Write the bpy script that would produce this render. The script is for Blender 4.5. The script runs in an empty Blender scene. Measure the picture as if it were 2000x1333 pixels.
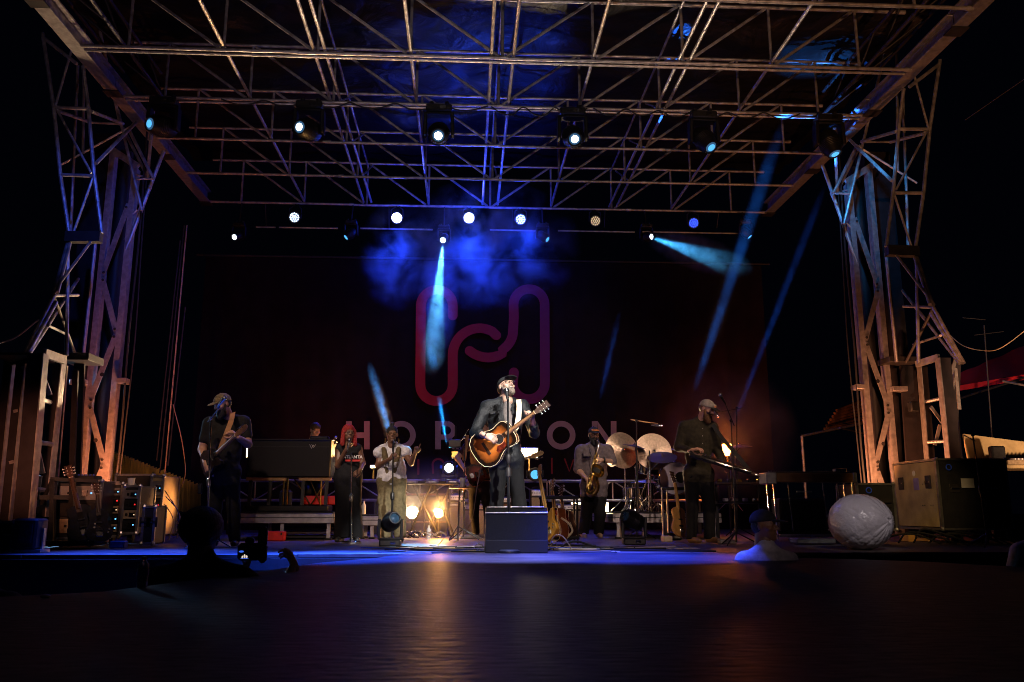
import bpy, math, random
import numpy as np
from mathutils import Vector, Matrix, Quaternion
random.seed(7); rng = np.random.default_rng(7)
SC = bpy.context.scene
COL = SC.collection
R = math.radians

# ------------------------------------------------------------------ camera
F_PX, EYE, PITCH, YAW = 1640.0, 0.42, R(11.4), R(3.15)
cam_d = bpy.data.cameras.new('camera'); cam = bpy.data.objects.new('camera', cam_d); COL.objects.link(cam)
cam.location = (0, 0, EYE); cam.rotation_euler = (R(90) + PITCH, 0, -YAW)
cam_d.sensor_width = 36; cam_d.lens = F_PX / 2000 * 36
cam_d.clip_start = .05; cam_d.clip_end = 2000
cam_d.dof.use_dof = True; cam_d.dof.focus_distance = 9.3; cam_d.dof.aperture_fstop = 4.0
SC.camera = cam
FW = Vector((math.sin(YAW)*math.cos(PITCH), math.cos(YAW)*math.cos(PITCH), math.sin(PITCH)))
RT = Vector((math.cos(YAW), -math.sin(YAW), 0)); UP = RT.cross(FW)
CAMP = Vector((0, 0, EYE))
def ray(x, y): return FW + RT*((x-1000)/F_PX) + UP*((666.5-y)/F_PX)
def at(x, y, D):
    """the point of the place at depth D that the photograph shows at (x, y)"""
    r = ray(x, y); return CAMP + r*(D/r.y)
def atz(x, y, z):
    r = ray(x, y); return CAMP + r*((z-EYE)/r.z)

# ------------------------------------------------------------------ night sky and exposure
w = bpy.data.worlds.new('World'); SC.world = w; w.use_nodes = True
bg = w.node_tree.nodes['Background']; bg.inputs[0].default_value = (.25, .35, 1, 1); bg.inputs[1].default_value = .0012
SC.view_settings.view_transform = 'Standard'; SC.view_settings.look = 'None'
SC.view_settings.exposure = 0; SC.view_settings.gamma = 1; SC.view_settings.use_curve_mapping = False
cy = SC.cycles
cy.use_denoising = True
try: cy.denoiser = 'OPENIMAGEDENOISE'
except Exception: pass
cy.max_bounces = 5; cy.diffuse_bounces = 2; cy.glossy_bounces = 3; cy.transmission_bounces = 4; cy.volume_bounces = 0
cy.transparent_max_bounces = 8; cy.sample_clamp_indirect = 3; cy.sample_clamp_direct = 0
cy.volume_step_rate = 3.0; cy.volume_max_steps = 160; cy.caustics_reflective = False; cy.caustics_refractive = False
cy.use_light_tree = True; cy.filter_width = .95

# ------------------------------------------------------------------ the lamps of the show and some added fills
def lamp(kind, loc, aim=None, power=100, color=(1, 1, 1), angle=30, blend=.3, size=.05, name='scene_light'):
    d = bpy.data.lights.new(name, kind); d.energy = power; d.color = color[:3]
    d.shadow_soft_size = size
    if kind == 'SPOT': d.spot_size = R(angle); d.spot_blend = blend
    o = bpy.data.objects.new(name, d); COL.objects.link(o); o.location = loc
    if aim is not None: o.rotation_euler = (Vector(aim)-Vector(loc)).to_track_quat('-Z', 'Y').to_euler()
    return o
AMBER = (1, .42, .12); WARM = (1, .66, .36); BLUE = (.02, .10, 1); CYAN = (.05, .42, 1); COOL = (.8, .88, 1)
# dim warm wash on the band from a tower in the audience
lamp('SPOT', (1.0, -14, 6.0), (.6, 14, 1.9), 4300, (1, .68, .58), 19, .5, .3)
# up-lighting of the roof steel by unseen spots low behind the camera
lamp('SPOT', (-2.0, -1.5, .9), (-4.0, 12.5, 8.4), 360, (.80, .56, .78), 40, .8, .1)
lamp('SPOT', (.8, -2.0, .9), (.6, 12.5, 8.6), 1150, (1, .84, .80), 38, .8, .1)
lamp('SPOT', (3.4, -1.5, .9), (6.0, 12.0, 8.6), 1900, (1, .46, .20), 38, .8, .1)
# amber lamps low beside the towers, behind the side gear
lamp('SPOT', (-4.7, 12.3, .6), (-5.7, 12.9, 1.8), 650, (1, .27, .10), 140, .9, .06)
lamp('SPOT', (5.6, 12.4, .6), (6.8, 12.9, 1.8), 420, (1, .34, .13), 140, .9, .06)
lamp('SPOT', (-3.3, 11.6, .5), (-4.4, 11.3, .5), 50, (1, .42, .14), 70, .9, .06)  # small added spot for the tall rack's side
lamp('SPOT', (-3.6, 6.6, .9), (-5.8, 12.8, 1.1), 520, (1, .34, .17), 28, 1, .1)
lamp('SPOT', (4.4, 6.6, 2.6), (6.9, 12.8, 2.2), 900, (1, .40, .18), 26, 1, .1)
lamp('SPOT', (3.2, 2.5, 4.5), at(1685, 1015, 9.15), 700, (1, .86, .84), 8, .5, .1)  # added spot that brightens the wrapped ball alone
lamp('SPOT', (3.0, 6.0, 2.4), (6.0, 11.2, .5), 420, (1, .62, .25), 16, .8, .1)  # added warm fill for the end of the road case
lamp('SPOT', (-3.2, 8.0, 6.2), (-5.4, 12.9, 4.2), 420, (.05, .12, 1), 40, .9, .08)
lamp('SPOT', (5.6, 11.2, 6.0), (7.0, 12.9, 5.2), 160, (.04, .38, 1), 60, .8, .06)
lamp('POINT', at(220, 757, 13.0), None, 6, (.2, .5, 1), size=.05)
lamp('SPOT', (-6.9, 13.4, 2.4), at(135, 830, 11.4), 300, (.30, .62, 1), 60, .9, .06)
# white key on the front man
lamp('SPOT', (2.6, 3.2, 5.0), at(992, 840, 9.05), 5200, (1, .95, .90), 14, .35, .06)
lamp('SPOT', (-.2, 7.4, 6.6), at(988, 830, 9.05), 1200, (1, .97, .95), 18, .5, .06)
# warm-white special on the saxophone and drums
lamp('SPOT', (2.4, 6.5, 6.2), at(1215, 885, 13.4), 1700, (1, .78, .64), 14, .6, .08)
lamp('SPOT', (-3.0, 6.0, 5.6), at(735, 890, 11.7), 1500, (1, .74, .58), 12, .7, .08)
lamp('SPOT', (-4.4, 6.0, 5.6), at(435, 860, 10.3), 650, (1, .66, .42), 14, .7, .08)
lamp('SPOT', (5.0, 6.5, 6.0), at(1380, 900, 11.0), 700, (1, .66, .42), 14, .7, .08)
# blue wash on the front edge of the deck
lamp('SPOT', (-3.4, 8.9, 6.5), (-3.2, 8.7, 0), 16000, (.02, .08, 1), 24, 1, .1)
lamp('SPOT', (-1.1, 7.7, 6.5), (-1.2, 8.1, 0), 60000, (.02, .09, 1), 24, 1, .1)
lamp('SPOT', (1.6, 7.6, 6.5), (1.5, 7.95, 0), 40000, (.04, .08, 1), 23, 1, .1)
lamp('SPOT', (.3, 7.4, 6.5), (.4, 7.8, 0), 36000, (.26, .32, 1), 17, 1, .1)
# rear lamps of the set
for (x, y, D, p, c) in ((805, 1001, 13.75, 380, WARM), (857, 1003, 13.25, 1800, (1, .50, .16)), (1034, 885, 15.4, 2200, (1, .75, .48)), (485, 884, 14.8, 3000, WARM), (729, 912, 15.2, 1800, (1, .5, .16)),
                        (1182, 991, 13.75, 1200, WARM), (1126, 985, 14.15, 60, WARM)):
    q = at(x, y, D); lamp('SPOT', q+Vector((0, -.03, 0)), q+Vector((0, -1, .577)), p*.5, c, 60 if D < 14.5 else 63, .08, .04)
q = at(1420, 868, 14.7); lamp('POINT', q, None, 30, (1, .20, .03), size=.06); lamp('SPOT', q+Vector((0, .1, 0)), q+Vector((.25, 1, .0)), 300, (1, .16, .02), 80, 1, .05)
q = at(857, 1003, 13.25); lamp('POINT', q, None, 95, (1, .40, .09), size=.05)
q = at(650, 815, 15.4); lamp('POINT', q, None, 7, (1, .10, .05), size=.05)  # unseen red light placed close behind the organist
# LED cans, blue
for (x, p) in ((575, 30), (775, 900), (916, 1500), (1017, 800), (1355, 40)):
    q = at(x, 427, 16.75); lamp('SPOT', q, q+Vector((.1, -1.6, -4.8)), p, (.008, .045, 1), 75, 1, .09)
    if p > 100: lamp('POINT', q+Vector((0, -.12, -.05)), None, p*.05, (.008, .045, 1), size=.09)
# narrow beams of the moving heads
BEAMS = {}
def beam_lamp(n, src, tgt, p, c, ang, bl=.25, size=.03):
    BEAMS[n] = (Vector(src), Vector(tgt)); lamp('SPOT', src, tgt, p, c, ang, bl, size)
beam_lamp('down', at(865, 473, 16.7), at(836, 800, 12.6), 15000, (.10, .50, 1), 5.6)
beam_lamp('side', at(1274, 465, 16.7), at(1500, 540, 11.4), 4200, (.06, .46, 1), 6, .5)
beam_lamp('long', at(1279, 998, 10.35), atz(1565, 128, 8.0), 120000, (.02, .20, 1), 2.3)
lamp('SPOT', at(600, 1000, 16.4), at(640, 810, 18.8), 130, (1, .14, .05), 62, 1, .06)  # red wash added low on the banner, its lamp unseen
lamp('SPOT', at(1300, 960, 17.4), at(1390, 830, 18.8), 280, (1, .18, .04), 66, 1, .06)  # second added wash, reddening the banner further right
beam_lamp('thin', at(1366, 1000, 12.5), at(1650, 262, 12.8), 80000, (.015, .14, 1), 1.5)
beam_lamp('faint', at(1140, 925, 15.5), at(1212, 600, 14.2), 20000, (.02, .16, 1), 2.2)
beam_lamp('blue_a', at(795, 960, 15.6), at(722, 712, 13.5), 34000, (.02, .34, 1), 3.2)
beam_lamp('blue_b', at(879, 895, 15.3), at(853, 740, 13.9), 34000, (.02, .34, 1), 4.0)
lamp('SPOT', at(877, 895, 15.4), (.4, 13.2, 8.0), 2200, (.02, .08, 1), 26, 1, .05)
lamp('SPOT', at(1600, 960, 13.9), atz(1600, 100, 8.1), 6000, (.03, .26, 1), 13, .7, .04)  # added spot for the roof's blue patch; no head stands here
lamp('SPOT', (7.2, 8.6, .6), at(1950, 720, 13.5), 1500, (1, .55, .3), 45, 1, .06)  # added warm spot that brightens the red canopy
lamp('SPOT', (-2.2, 7.2, 3.2), (-4.4, 10.6, .6), 200, (1, .6, .45), 26, 1, .08)  # added fill for the fronts of the left racks
lamp('SPOT', (-1.4, 13.0, 5.4), at(437, 840, 10.3), 420, (.22, .20, 1), 16, .6, .08)  # added blue spot for the left guitarist's rim


# ------------------------------------------------------------------ materials
MATS = {}
def mat(name, col=(.5, .5, .5), rough=.5, metal=0, var=.25, scale=12, bump=.0, bscale=60, emit=None, estr=0, coat=0, spec=.5):
    if name in MATS: return MATS[name]
    m = bpy.data.materials.new(name); m.use_nodes = True; MATS[name] = m
    nt = m.node_tree; N = nt.nodes; L = nt.links; b = N['Principled BSDF']
    b.inputs['Roughness'].default_value = rough; b.inputs['Metallic'].default_value = metal
    b.inputs['Specular IOR Level'].default_value = spec
    if coat: b.inputs['Coat Weight'].default_value = coat
    tc = N.new('ShaderNodeTexCoord')
    nz = N.new('ShaderNodeTexNoise'); nz.inputs['Scale'].default_value = scale; nz.inputs['Detail'].default_value = 5
    L.new(tc.outputs['Object'], nz.inputs['Vector'])
    rp = N.new('ShaderNodeValToRGB'); c = Vector(col[:3])
    rp.color_ramp.elements[0].position = .3; rp.color_ramp.elements[1].position = .7
    rp.color_ramp.elements[0].color = (*(c*(1-var)), 1); rp.color_ramp.elements[1].color = (*(c*(1+var*.6)), 1)
    L.new(nz.outputs['Fac'], rp.inputs[0]); L.new(rp.outputs[0], b.inputs['Base Color'])
    mr = N.new('ShaderNodeMapRange'); mr.inputs[3].default_value = max(.03, rough*.8); mr.inputs[4].default_value = min(1, rough*1.25)
    L.new(nz.outputs['Fac'], mr.inputs[0]); L.new(mr.outputs[0], b.inputs['Roughness'])
    if bump:
        n2 = N.new('ShaderNodeTexNoise'); n2.inputs['Scale'].default_value = bscale; n2.inputs['Detail'].default_value = 6
        L.new(tc.outputs['Object'], n2.inputs['Vector'])
        bp = N.new('ShaderNodeBump'); bp.inputs['Strength'].default_value = bump; bp.inputs['Distance'].default_value = .02
        L.new(n2.outputs['Fac'], bp.inputs['Height']); L.new(bp.outputs[0], b.inputs['Normal'])
    if emit:
        b.inputs['Emission Color'].default_value = (*emit[:3], 1); b.inputs['Emission Strength'].default_value = estr
    return m
def M_(n): return MATS[n]
mat('tube_steel', (.42, .39, .385), .36, .55, .5, 9, .2, 90)
mat('tower_steel', (.36, .33, .33), .42, .6, .32, 14, .2, 80)
mat('dark_steel', (.030, .026, .028), .55, .3, .3, 8, .1)
mat('dark_paint', (.020, .016, .019), .6, 0, .3, 8, .1, spec=.2)
mat('black_metal', (.018, .018, .019), .38, .3, .3, 20)
mat('black_plastic', (.008, .008, .009), .45, 0, .3, 30, .1, 200, spec=.3)
mat('black_cloth', (.012, .012, .014), .9, 0, .4, 9, .3, 120)
mat('chrome', (.75, .73, .70), .18, 1, .1, 30)
mat('alu', (.42, .41, .40), .34, .85, .25, 14, .1)
mat('rubber', (.012, .012, .012), .75, 0, .3)
mat('red_plastic', (.5, .01, .01), .4, 0, .3)
mat('white_plastic', (.7, .7, .68), .4, 0, .1)
mat('brass', (.62, .40, .10), .22, 1, .3, 14)
mat('cream', (.75, .62, .40), .4, 0, .15)
mat('wood_dark', (.05, .022, .012), .35, 0, .4, 8, coat=.5)
mat('wood_neck', (.32, .16, .07), .4, 0, .3, 12, coat=.3)
mat('maple', (.55, .33, .12), .35, 0, .3, 14, coat=.5)
mat('butterscotch', (.62, .34, .09), .3, 0, .25, 6, coat=.6)
mat('amber_wood', (.55, .27, .03), .3, 0, .3, 6, coat=.6)
mat('tan_leather', (.36, .17, .07), .6, 0, .3)
mat('skin_light', (.56, .34, .25), .48, 0, .12, 30)
mat('skin_tan', (.42, .24, .16), .48, 0, .12, 30)
mat('skin_brown', (.16, .078, .045), .42, 0, .15, 30)
mat('skin_pink', (.5, .27, .2), .5, 0, .12, 30)
mat('lens_off', (.02, .05, .09), .08, 0, .5, 30, coat=1)
mat('screen_glass', (.01, .01, .012), .1, 0, .2, coat=1)
def glow(name, col, s):
    return mat(name, col, .4, 0, .05, 20, emit=col, estr=s)
glow('lamp_white', (1, .97, .9), 14); glow('lamp_blue_white', (.6, .75, 1), 4); glow('lamp_blue', (.03, .08, 1), 3.2)
glow('lamp_cyan', (.12, .48, 1), 2.2); glow('lamp_cool', (.75, .9, 1), 7); glow('lamp_warm', (1, .72, .38), 30)
glow('lamp_amber', (1, .38, .08), 14); glow('lamp_dim', (1, .7, .4), .8); glow('led_red', (1, .02, .02), 2)

# ------------------------------------------------------------------ mesh builder
def frame(d, up=Vector((0, 0, 1))):
    d = d.normalized()
    a = d.cross(up)
    if a.length < 1e-4: a = d.cross(Vector((0, 1, 0)))
    a.normalize(); return a, a.cross(d).normalized(), d
class MB:
    def __init__(s, M=None): s.v = []; s.f = []; s.M = M
    def add(s, vs, fs):
        n = len(s.v)
        for p in vs:
            p = Vector(p); s.v.append(s.M @ p if s.M is not None else p)
        s.f += [tuple(i+n for i in f) for f in fs]; return s
    def box(s, c, d, bev=0, rot=None):
        hx, hy, hz = d[0]/2, d[1]/2, d[2]/2; c = Vector(c)
        if bev:
            b = min(bev, hx*.9, hy*.9, hz*.9); vs = []
            for (x, y, z) in [(sx, sy, sz) for sx in (-1, 1) for sy in (-1, 1) for sz in (-1, 1)]:
                vs += [(x*hx, y*(hy-b), z*(hz-b)), (x*(hx-b), y*hy, z*(hz-b)), (x*(hx-b), y*(hy-b), z*hz)]
            def I(x, y, z, a): return (((x > 0)*4+(y > 0)*2+(z > 0))*3)+a
            fs = []
            for q in (-1, 1):
                fs += [(I(q, -1, -1, 0), I(q, 1, -1, 0), I(q, 1, 1, 0), I(q, -1, 1, 0))[::q],
                       (I(-1, q, -1, 1), I(-1, q, 1, 1), I(1, q, 1, 1), I(1, q, -1, 1))[::q],
                       (I(-1, -1, q, 2), I(1, -1, q, 2), I(1, 1, q, 2), I(-1, 1, q, 2))[::q]]
            for p in (-1, 1):
                for q in (-1, 1):
                    fs += [(I(p, q, -1, 0), I(p, q, 1, 0), I(p, q, 1, 1), I(p, q, -1, 1)),
                           (I(p, -1, q, 0), I(p, 1, q, 0), I(p, 1, q, 2), I(p, -1, q, 2)),
                           (I(-1, p, q, 1), I(1, p, q, 1), I(1, p, q, 2), I(-1, p, q, 2))]
                    for r_ in (-1, 1): fs.append((I(p, q, r_, 0), I(p, q, r_, 1), I(p, q, r_, 2)))
        else:
            vs = [(x*hx, y*hy, z*hz) for x in (-1, 1) for y in (-1, 1) for z in (-1, 1)]
            fs = [(0, 1, 3, 2), (4, 6, 7, 5), (0, 4, 5, 1), (2, 3, 7, 6), (0, 2, 6, 4), (1, 5, 7, 3)]
        vs = [Vector(p) for p in vs]
        if rot is not None: vs = [rot @ p for p in vs]
        return s.add([p+c for p in vs], fs)
    def bar(s, p, q, w, h=None, up=Vector((0, 0, 1)), bev=0):
        p, q = Vector(p), Vector(q); h = h or w
        a, b, d = frame(q-p, up)
        rot = Matrix((a, d, b)).transposed()
        return s.box((p+q)/2, (w, (q-p).length, h), bev, rot)
    def tube(s, pts, r, n=8, caps=True, closed=False):
        pts = [Vector(p) for p in pts]; m = len(pts)
        rs = r if isinstance(r, (list, tuple)) else [r]*m
        vs = []; a = None
        for i, p in enumerate(pts):
            if closed: d = pts[(i+1) % m]-pts[i-1]
            else: d = pts[min(i+1, m-1)]-pts[max(i-1, 0)]
            d = d.normalized() if d.length > 1e-9 else Vector((0, 0, 1))
            if a is None: a, b, _ = frame(d)
            else:
                a = a - d*a.dot(d)
                a = a.normalized() if a.length > 1e-6 else frame(d)[0]
                b = a.cross(d) * -1
                b = d.cross(a)
            for k in range(n):
                t = 2*math.pi*k/n; vs.append(p+(a*math.cos(t)+d.cross(a)*math.sin(t))*rs[i])
        fs = []
        for i in range(m if closed else m-1):
            j = (i+1) % m
            for k in range(n): fs.append((i*n+k, i*n+(k+1) % n, j*n+(k+1) % n, j*n+k))
        if caps and not closed: fs += [tuple(range(n))[::-1], tuple(range((m-1)*n, m*n))]
        return s.add(vs, fs)
    def lathe(s, c, ax, prof, n=20, caps=True):
        """prof: (distance along axis, radius)"""
        c = Vector(c); a, b, d = frame(Vector(ax)); vs = []; fs = []; m = len(prof)
        for (t, r) in prof:
            for k in range(n):
                u = 2*math.pi*k/n; vs.append(c+d*t+(a*math.cos(u)+b*math.sin(u))*r)
        for i in range(m-1):
            for k in range(n): fs.append((i*n+k, i*n+(k+1) % n, (i+1)*n+(k+1) % n, (i+1)*n+k))
        if caps: fs += [tuple(range(n))[::-1], tuple(range((m-1)*n, m*n))]
        return s.add(vs, fs)
    def ball(s, c, r, n=10, sc=(1, 1, 1)):
        vs = []; fs = []; m = n//2+1
        for i in range(m):
            ph = math.pi*(i+.0001*(i == 0)-.0001*(i == m-1))/(m-1)
            for k in range(n):
                t = 2*math.pi*k/n
                vs.append(Vector(c)+Vector((math.sin(ph)*math.cos(t)*sc[0], math.sin(ph)*math.sin(t)*sc[1], math.cos(ph)*sc[2]))*r)
        for i in range(m-1):
            for k in range(n): fs.append((i*n+k, i*n+(k+1) % n, (i+1)*n+(k+1) % n, (i+1)*n+k))
        return s.add(vs, fs)
    def prism(s, poly, z0, z1, inset=0):
        """poly in local xy, extruded along local z, optional rounded edge by inset"""
        n = len(poly); vs = []; lay = [(z0, inset), (z0+inset, 0), (z1-inset, 0), (z1, inset)] if inset else [(z0, 0), (z1, 0)]
        cx = sum(p[0] for p in poly)/n; cy_ = sum(p[1] for p in poly)/n
        for z, i in lay:
            for p in poly:
                dx, dy = p[0]-cx, p[1]-cy_; l = math.hypot(dx, dy) or 1
                vs.append((p[0]-dx/l*i, p[1]-dy/l*i, z))
        fs = []
        for a in range(len(lay)-1):
            for k in range(n): fs.append((a*n+k, a*n+(k+1) % n, (a+1)*n+(k+1) % n, (a+1)*n+k))
        m = len(lay)-1
        # fan caps from the centre keep concave outlines clean enough
        vs.append((cx, cy_, z0)); vs.append((cx, cy_, z1)); b = len(vs)-2
        for k in range(n): fs.append((b, (k+1) % n, k)); fs.append((b+1, m*n+k, m*n+(k+1) % n))
        return s.add(vs, fs)
    def disc(s, c, ax, r, n=20): 
        c = Vector(c); a, b, d = frame(Vector(ax))
        return s.add([c+(a*math.cos(2*math.pi*k/n)+b*math.sin(2*math.pi*k/n))*r for k in range(n)], [tuple(range(n))])
def mesh_obj(name, vs, fs, m, parent=None, smooth=True, angle=40):
    me = bpy.data.meshes.new(name)
    off = parent.matrix_world_cached if False else Vector((0, 0, 0))
    if parent is not None: off = Vector(parent['_w'])
    me.from_pydata([tuple(Vector(p)-off) for p in vs], [], fs); me.update()
    if smooth:
        me.polygons.foreach_set('use_smooth', [True]*len(me.polygons))
        try: me.set_sharp_from_angle(angle=R(angle))
        except Exception: pass
    me.materials.append(m if not isinstance(m, str) else MATS[m])
    o = bpy.data.objects.new(name, me); COL.objects.link(o)
    if parent is not None: o.parent = parent; o['_w'] = tuple(off)
    return o
def part(parent, name, mb, m, label=None, **k):
    o = mesh_obj(name, mb.v, mb.f, m, parent, **k)
    if label: o['label'] = label
    if name in ('tuners', 'frets', 'strings', 'keywork', 'led', 'fringe', 'cooling_ring'): o['kind'] = 'stuff'
    return o
ROOTS = []
def thing(name, label, cat, base, group=None):
    o = bpy.data.objects.new(name, None); COL.objects.link(o); o.location = base; o['_w'] = tuple(base)
    o.empty_display_size = .1
    o['label'] = label; o['category'] = cat
    if group: o['group'] = group
    ROOTS.append(o); return o
def single(name, label, cat, mb, m, base=None, group=None, **k):
    """a thing that is one mesh"""
    b = Vector(base) if base is not None else Vector(mb.v[0])
    me_o = mesh_obj(name, [Vector(p)-b for p in mb.v], mb.f, m, None, **k); me_o.location = b; me_o['_w'] = tuple(b)
    me_o['label'] = label; me_o['category'] = cat
    if group: me_o['group'] = group
    return me_o
def struct(name, mb, m, parent=None, kind='structure', **k):
    o = mesh_obj(name, mb.v, mb.f, m, parent, **k)
    if parent is None: o['kind'] = kind
    return o
def copy_tree(o, delta, parent=None):
    c = o.copy(); COL.objects.link(c)
    if parent is not None: c.parent = parent
    else: c.location = Vector(o.location)+Vector(delta)
    c['_w'] = tuple(Vector(o['_w'])+Vector(delta)) if '_w' in o else (0, 0, 0)
    for ch in list(o.children): copy_tree(ch, delta, c)
    return c
def spline(pts, n=8):
    """Catmull-Rom through the points"""
    P = [Vector(p) for p in pts]; P = [P[0]*2-P[1]]+P+[P[-1]*2-P[-2]]; out = []
    for i in range(1, len(P)-2):
        for k in range(n):
            t = k/n; a, b, c, d = P[i-1], P[i], P[i+1], P[i+2]
            out.append(.5*((2*b)+(c-a)*t+(2*a-5*b+4*c-d)*t*t+(3*b-a-3*c+d)*t**3))
    out.append(P[-2]); return out
def text_mb(s, M, size=.1, depth=.002, bold=.0, align='CENTER', spacing=1.0):
    cu = bpy.data.curves.new('t', 'FONT'); cu.body = s; cu.size = size; cu.extrude = depth; cu.offset = bold
    cu.align_x = align; cu.align_y = 'CENTER'; cu.space_character = spacing; cu.resolution_u = 4
    o = bpy.data.objects.new('t', cu); COL.objects.link(o)
    dg = bpy.context.evaluated_depsgraph_get(); me = bpy.data.meshes.new_from_object(o.evaluated_get(dg))
    mb = MB(M); mb.add([v.co for v in me.vertices], [tuple(p.vertices) for p in me.polygons])
    bpy.data.objects.remove(o); bpy.data.curves.remove(cu); bpy.data.meshes.remove(me)
    return mb
def facing(loc, nrm=Vector((0, -1, 0)), up=Vector((0, 0, 1))):
    """frame whose local z is nrm and local y is near up"""
    z = Vector(nrm).normalized(); x = Vector(up).cross(z).normalized(); y = z.cross(x)
    M = Matrix((x, y, z)).transposed().to_4x4(); M.translation = loc; return M

# ------------------------------------------------------------------ figures: one smooth skin over a posed skeleton
class Field:
    def __init__(s): s.p = []
    def cap(s, a, b, ra, rb=None, k=.03): s.p.append(('c', np.array(a, float), np.array(b, float), ra, rb if rb is not None else ra, k)); return s
    def ell(s, c, r, k=.03, rot=None): s.p.append(('e', np.array(c, float), np.array(r, float), None if rot is None else np.array(rot, float), 0, k)); return s
    def cut(s, c, r, k=.01, rot=None): s.p.append(('x', np.array(c, float), np.array(r, float), None if rot is None else np.array(rot, float), 0, k)); return s
    def plane(s, n, d, k=.004): s.p.append(('p', np.array(n, float), d, None, 0, k)); return s
    def mesh(s, res=.011, inflate=0, wr=0, wf=28, seed=0, zcut=None):
        lo = np.full(3, 1e9); hi = -lo
        for q in s.p:
            if q[0] == 'c': m = max(q[3], q[4]); lo = np.minimum(lo, np.minimum(q[1], q[2])-m); hi = np.maximum(hi, np.maximum(q[1], q[2])+m)
            elif q[0] == 'e': m = q[2].max() if q[3] is not None else q[2]; lo = np.minimum(lo, q[1]-m); hi = np.maximum(hi, q[1]+m)
        mg = inflate+wr+3*res+.01; lo = lo-mg; hi = hi+mg
        n = np.ceil((hi-lo)/res).astype(int)+1
        ax = [lo[i]+np.arange(n[i])*res for i in range(3)]
        Fd = np.full(n, .5)
        for q in s.p:
            if q[0] == 'p':
                X = ax[0][:, None, None]*q[1][0]+ax[1][None, :, None]*q[1][1]+ax[2][None, None, :]*q[1][2]-q[2]
                Fd = np.maximum(Fd, X); continue
            if q[0] == 'c': m = max(q[3], q[4]); a = np.minimum(q[1], q[2])-m; b = np.maximum(q[1], q[2])+m
            else: m = q[2].max() if q[3] is not None else q[2]; a = q[1]-m; b = q[1]+m
            e = .09 if q[0] != 'x' else .03
            e = min(e, .03+q[5]*1.5+inflate+wr+res)
            i0 = np.maximum(((a-e-lo)/res).astype(int), 0); i1 = np.minimum(((b+e-lo)/res).astype(int)+2, n)
            if (i1 <= i0).any(): continue
            sl = tuple(slice(i0[i], i1[i]) for i in range(3))
            G = np.stack(np.meshgrid(*[ax[i][sl[i]] for i in range(3)], indexing='ij'), -1)
            if q[0] == 'c':
                d = q[2]-q[1]; L = max(d@d, 1e-12); t = np.clip(((G-q[1])@d)/L, 0, 1)
                D = np.linalg.norm(G-q[1]-t[..., None]*d, axis=-1)-(q[3]+(q[4]-q[3])*t)
            else:
                P = G-q[1]
                if q[3] is not None: P = P@q[3]
                k0 = np.linalg.norm(P/q[2], axis=-1); k1 = np.linalg.norm(P/q[2]**2, axis=-1)+1e-9; D = k0*(k0-1)/k1
            C = Fd[sl]; k = q[5]
            if q[0] == 'x':
                h = np.clip(.5-.5*(C+D)/k, 0, 1); Fd[sl] = C*(1-h)-D*h+k*h*(1-h)
            else:
                h = np.clip(.5+.5*(D-C)/k, 0, 1); Fd[sl] = D*(1-h)+C*h-k*h*(1-h)
        if wr:
            rr = np.random.default_rng(abs(seed)+11); acc = 0
            for i in range(7):
                kv = rr.normal(size=3); kv = kv/np.linalg.norm(kv)*wf*(.5+rr.random()*1.3); kv[2] *= 1.3
                ph = rr.random()*6.28
                w0 = ax[0][:, None, None]*kv[0]+ax[1][None, :, None]*kv[1]+ax[2][None, None, :]*kv[2]+ph
                acc = acc+np.abs(np.sin(w0))
            Fd = Fd+wr*(acc/7-.6)*1.8
        Fd = Fd-inflate
        if zcut is not None: Fd = np.maximum(Fd, zcut-ax[2][None, None, :])
        return nets(Fd, lo, res)
def nets(Fd, lo, res):
    s = Fd < 0; nx, ny, nz = Fd.shape
    cnt = np.zeros((nx-1, ny-1, nz-1)); acc = np.zeros((nx-1, ny-1, nz-1, 3))
    base = np.stack(np.meshgrid(np.arange(nx), np.arange(ny), np.arange(nz), indexing='ij'), -1).astype(float)
    quads = []
    for a in range(3):
        sa = [slice(None)]*3; sb = [slice(None)]*3; sa[a] = slice(0, -1); sb[a] = slice(1, None)
        A = Fd[tuple(sa)]; B = Fd[tuple(sb)]; ch = s[tuple(sa)] != s[tuple(sb)]
        idx = np.argwhere(ch); t = A[ch]/(A[ch]-B[ch]); pos = idx.astype(float); pos[:, a] += t
        o1, o2 = [i for i in range(3) if i != a]
        for d1 in (0, -1):
            for d2 in (0, -1):
                c = idx.copy(); c[:, o1] += d1; c[:, o2] += d2
                ok = ((c >= 0) & (c < np.array([nx-1, ny-1, nz-1]))).all(1); cc = c[ok]
                np.add.at(cnt, tuple(cc.T), 1); np.add.at(acc, tuple(cc.T), pos[ok])
        quads.append((a, o1, o2, idx, s[tuple(sa)][ch]))
    m = cnt > 0; ids = np.full(cnt.shape, -1); ids[m] = np.arange(m.sum())
    V = acc[m]/cnt[m][:, None]*res+lo; Fs = []
    for a, o1, o2, idx, ins in quads:
        ok = (idx[:, o1] > 0) & (idx[:, o2] > 0) & (idx[:, o1] < Fd.shape[o1]-1) & (idx[:, o2] < Fd.shape[o2]-1)
        c = idx[ok]; ii = ins[ok]
        def g(d1, d2):
            e = c.copy(); e[:, o1] += d1; e[:, o2] += d2; return ids[tuple(e.T)]
        q = np.stack([g(-1, -1), g(0, -1), g(0, 0), g(-1, 0)], 1)
        fl = ii if a != 1 else ~ii
        q[~fl] = q[~fl][:, ::-1]; Fs.append(q)
    Q = np.concatenate(Fs); Q = Q[(Q >= 0).all(1)]
    return V, Q
def join(parts):
    V = []; Fc = []; n = 0
    for v, f in parts: V.append(v); Fc.append(f+n); n += len(v)
    return np.concatenate(V), np.concatenate(Fc)
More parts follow.
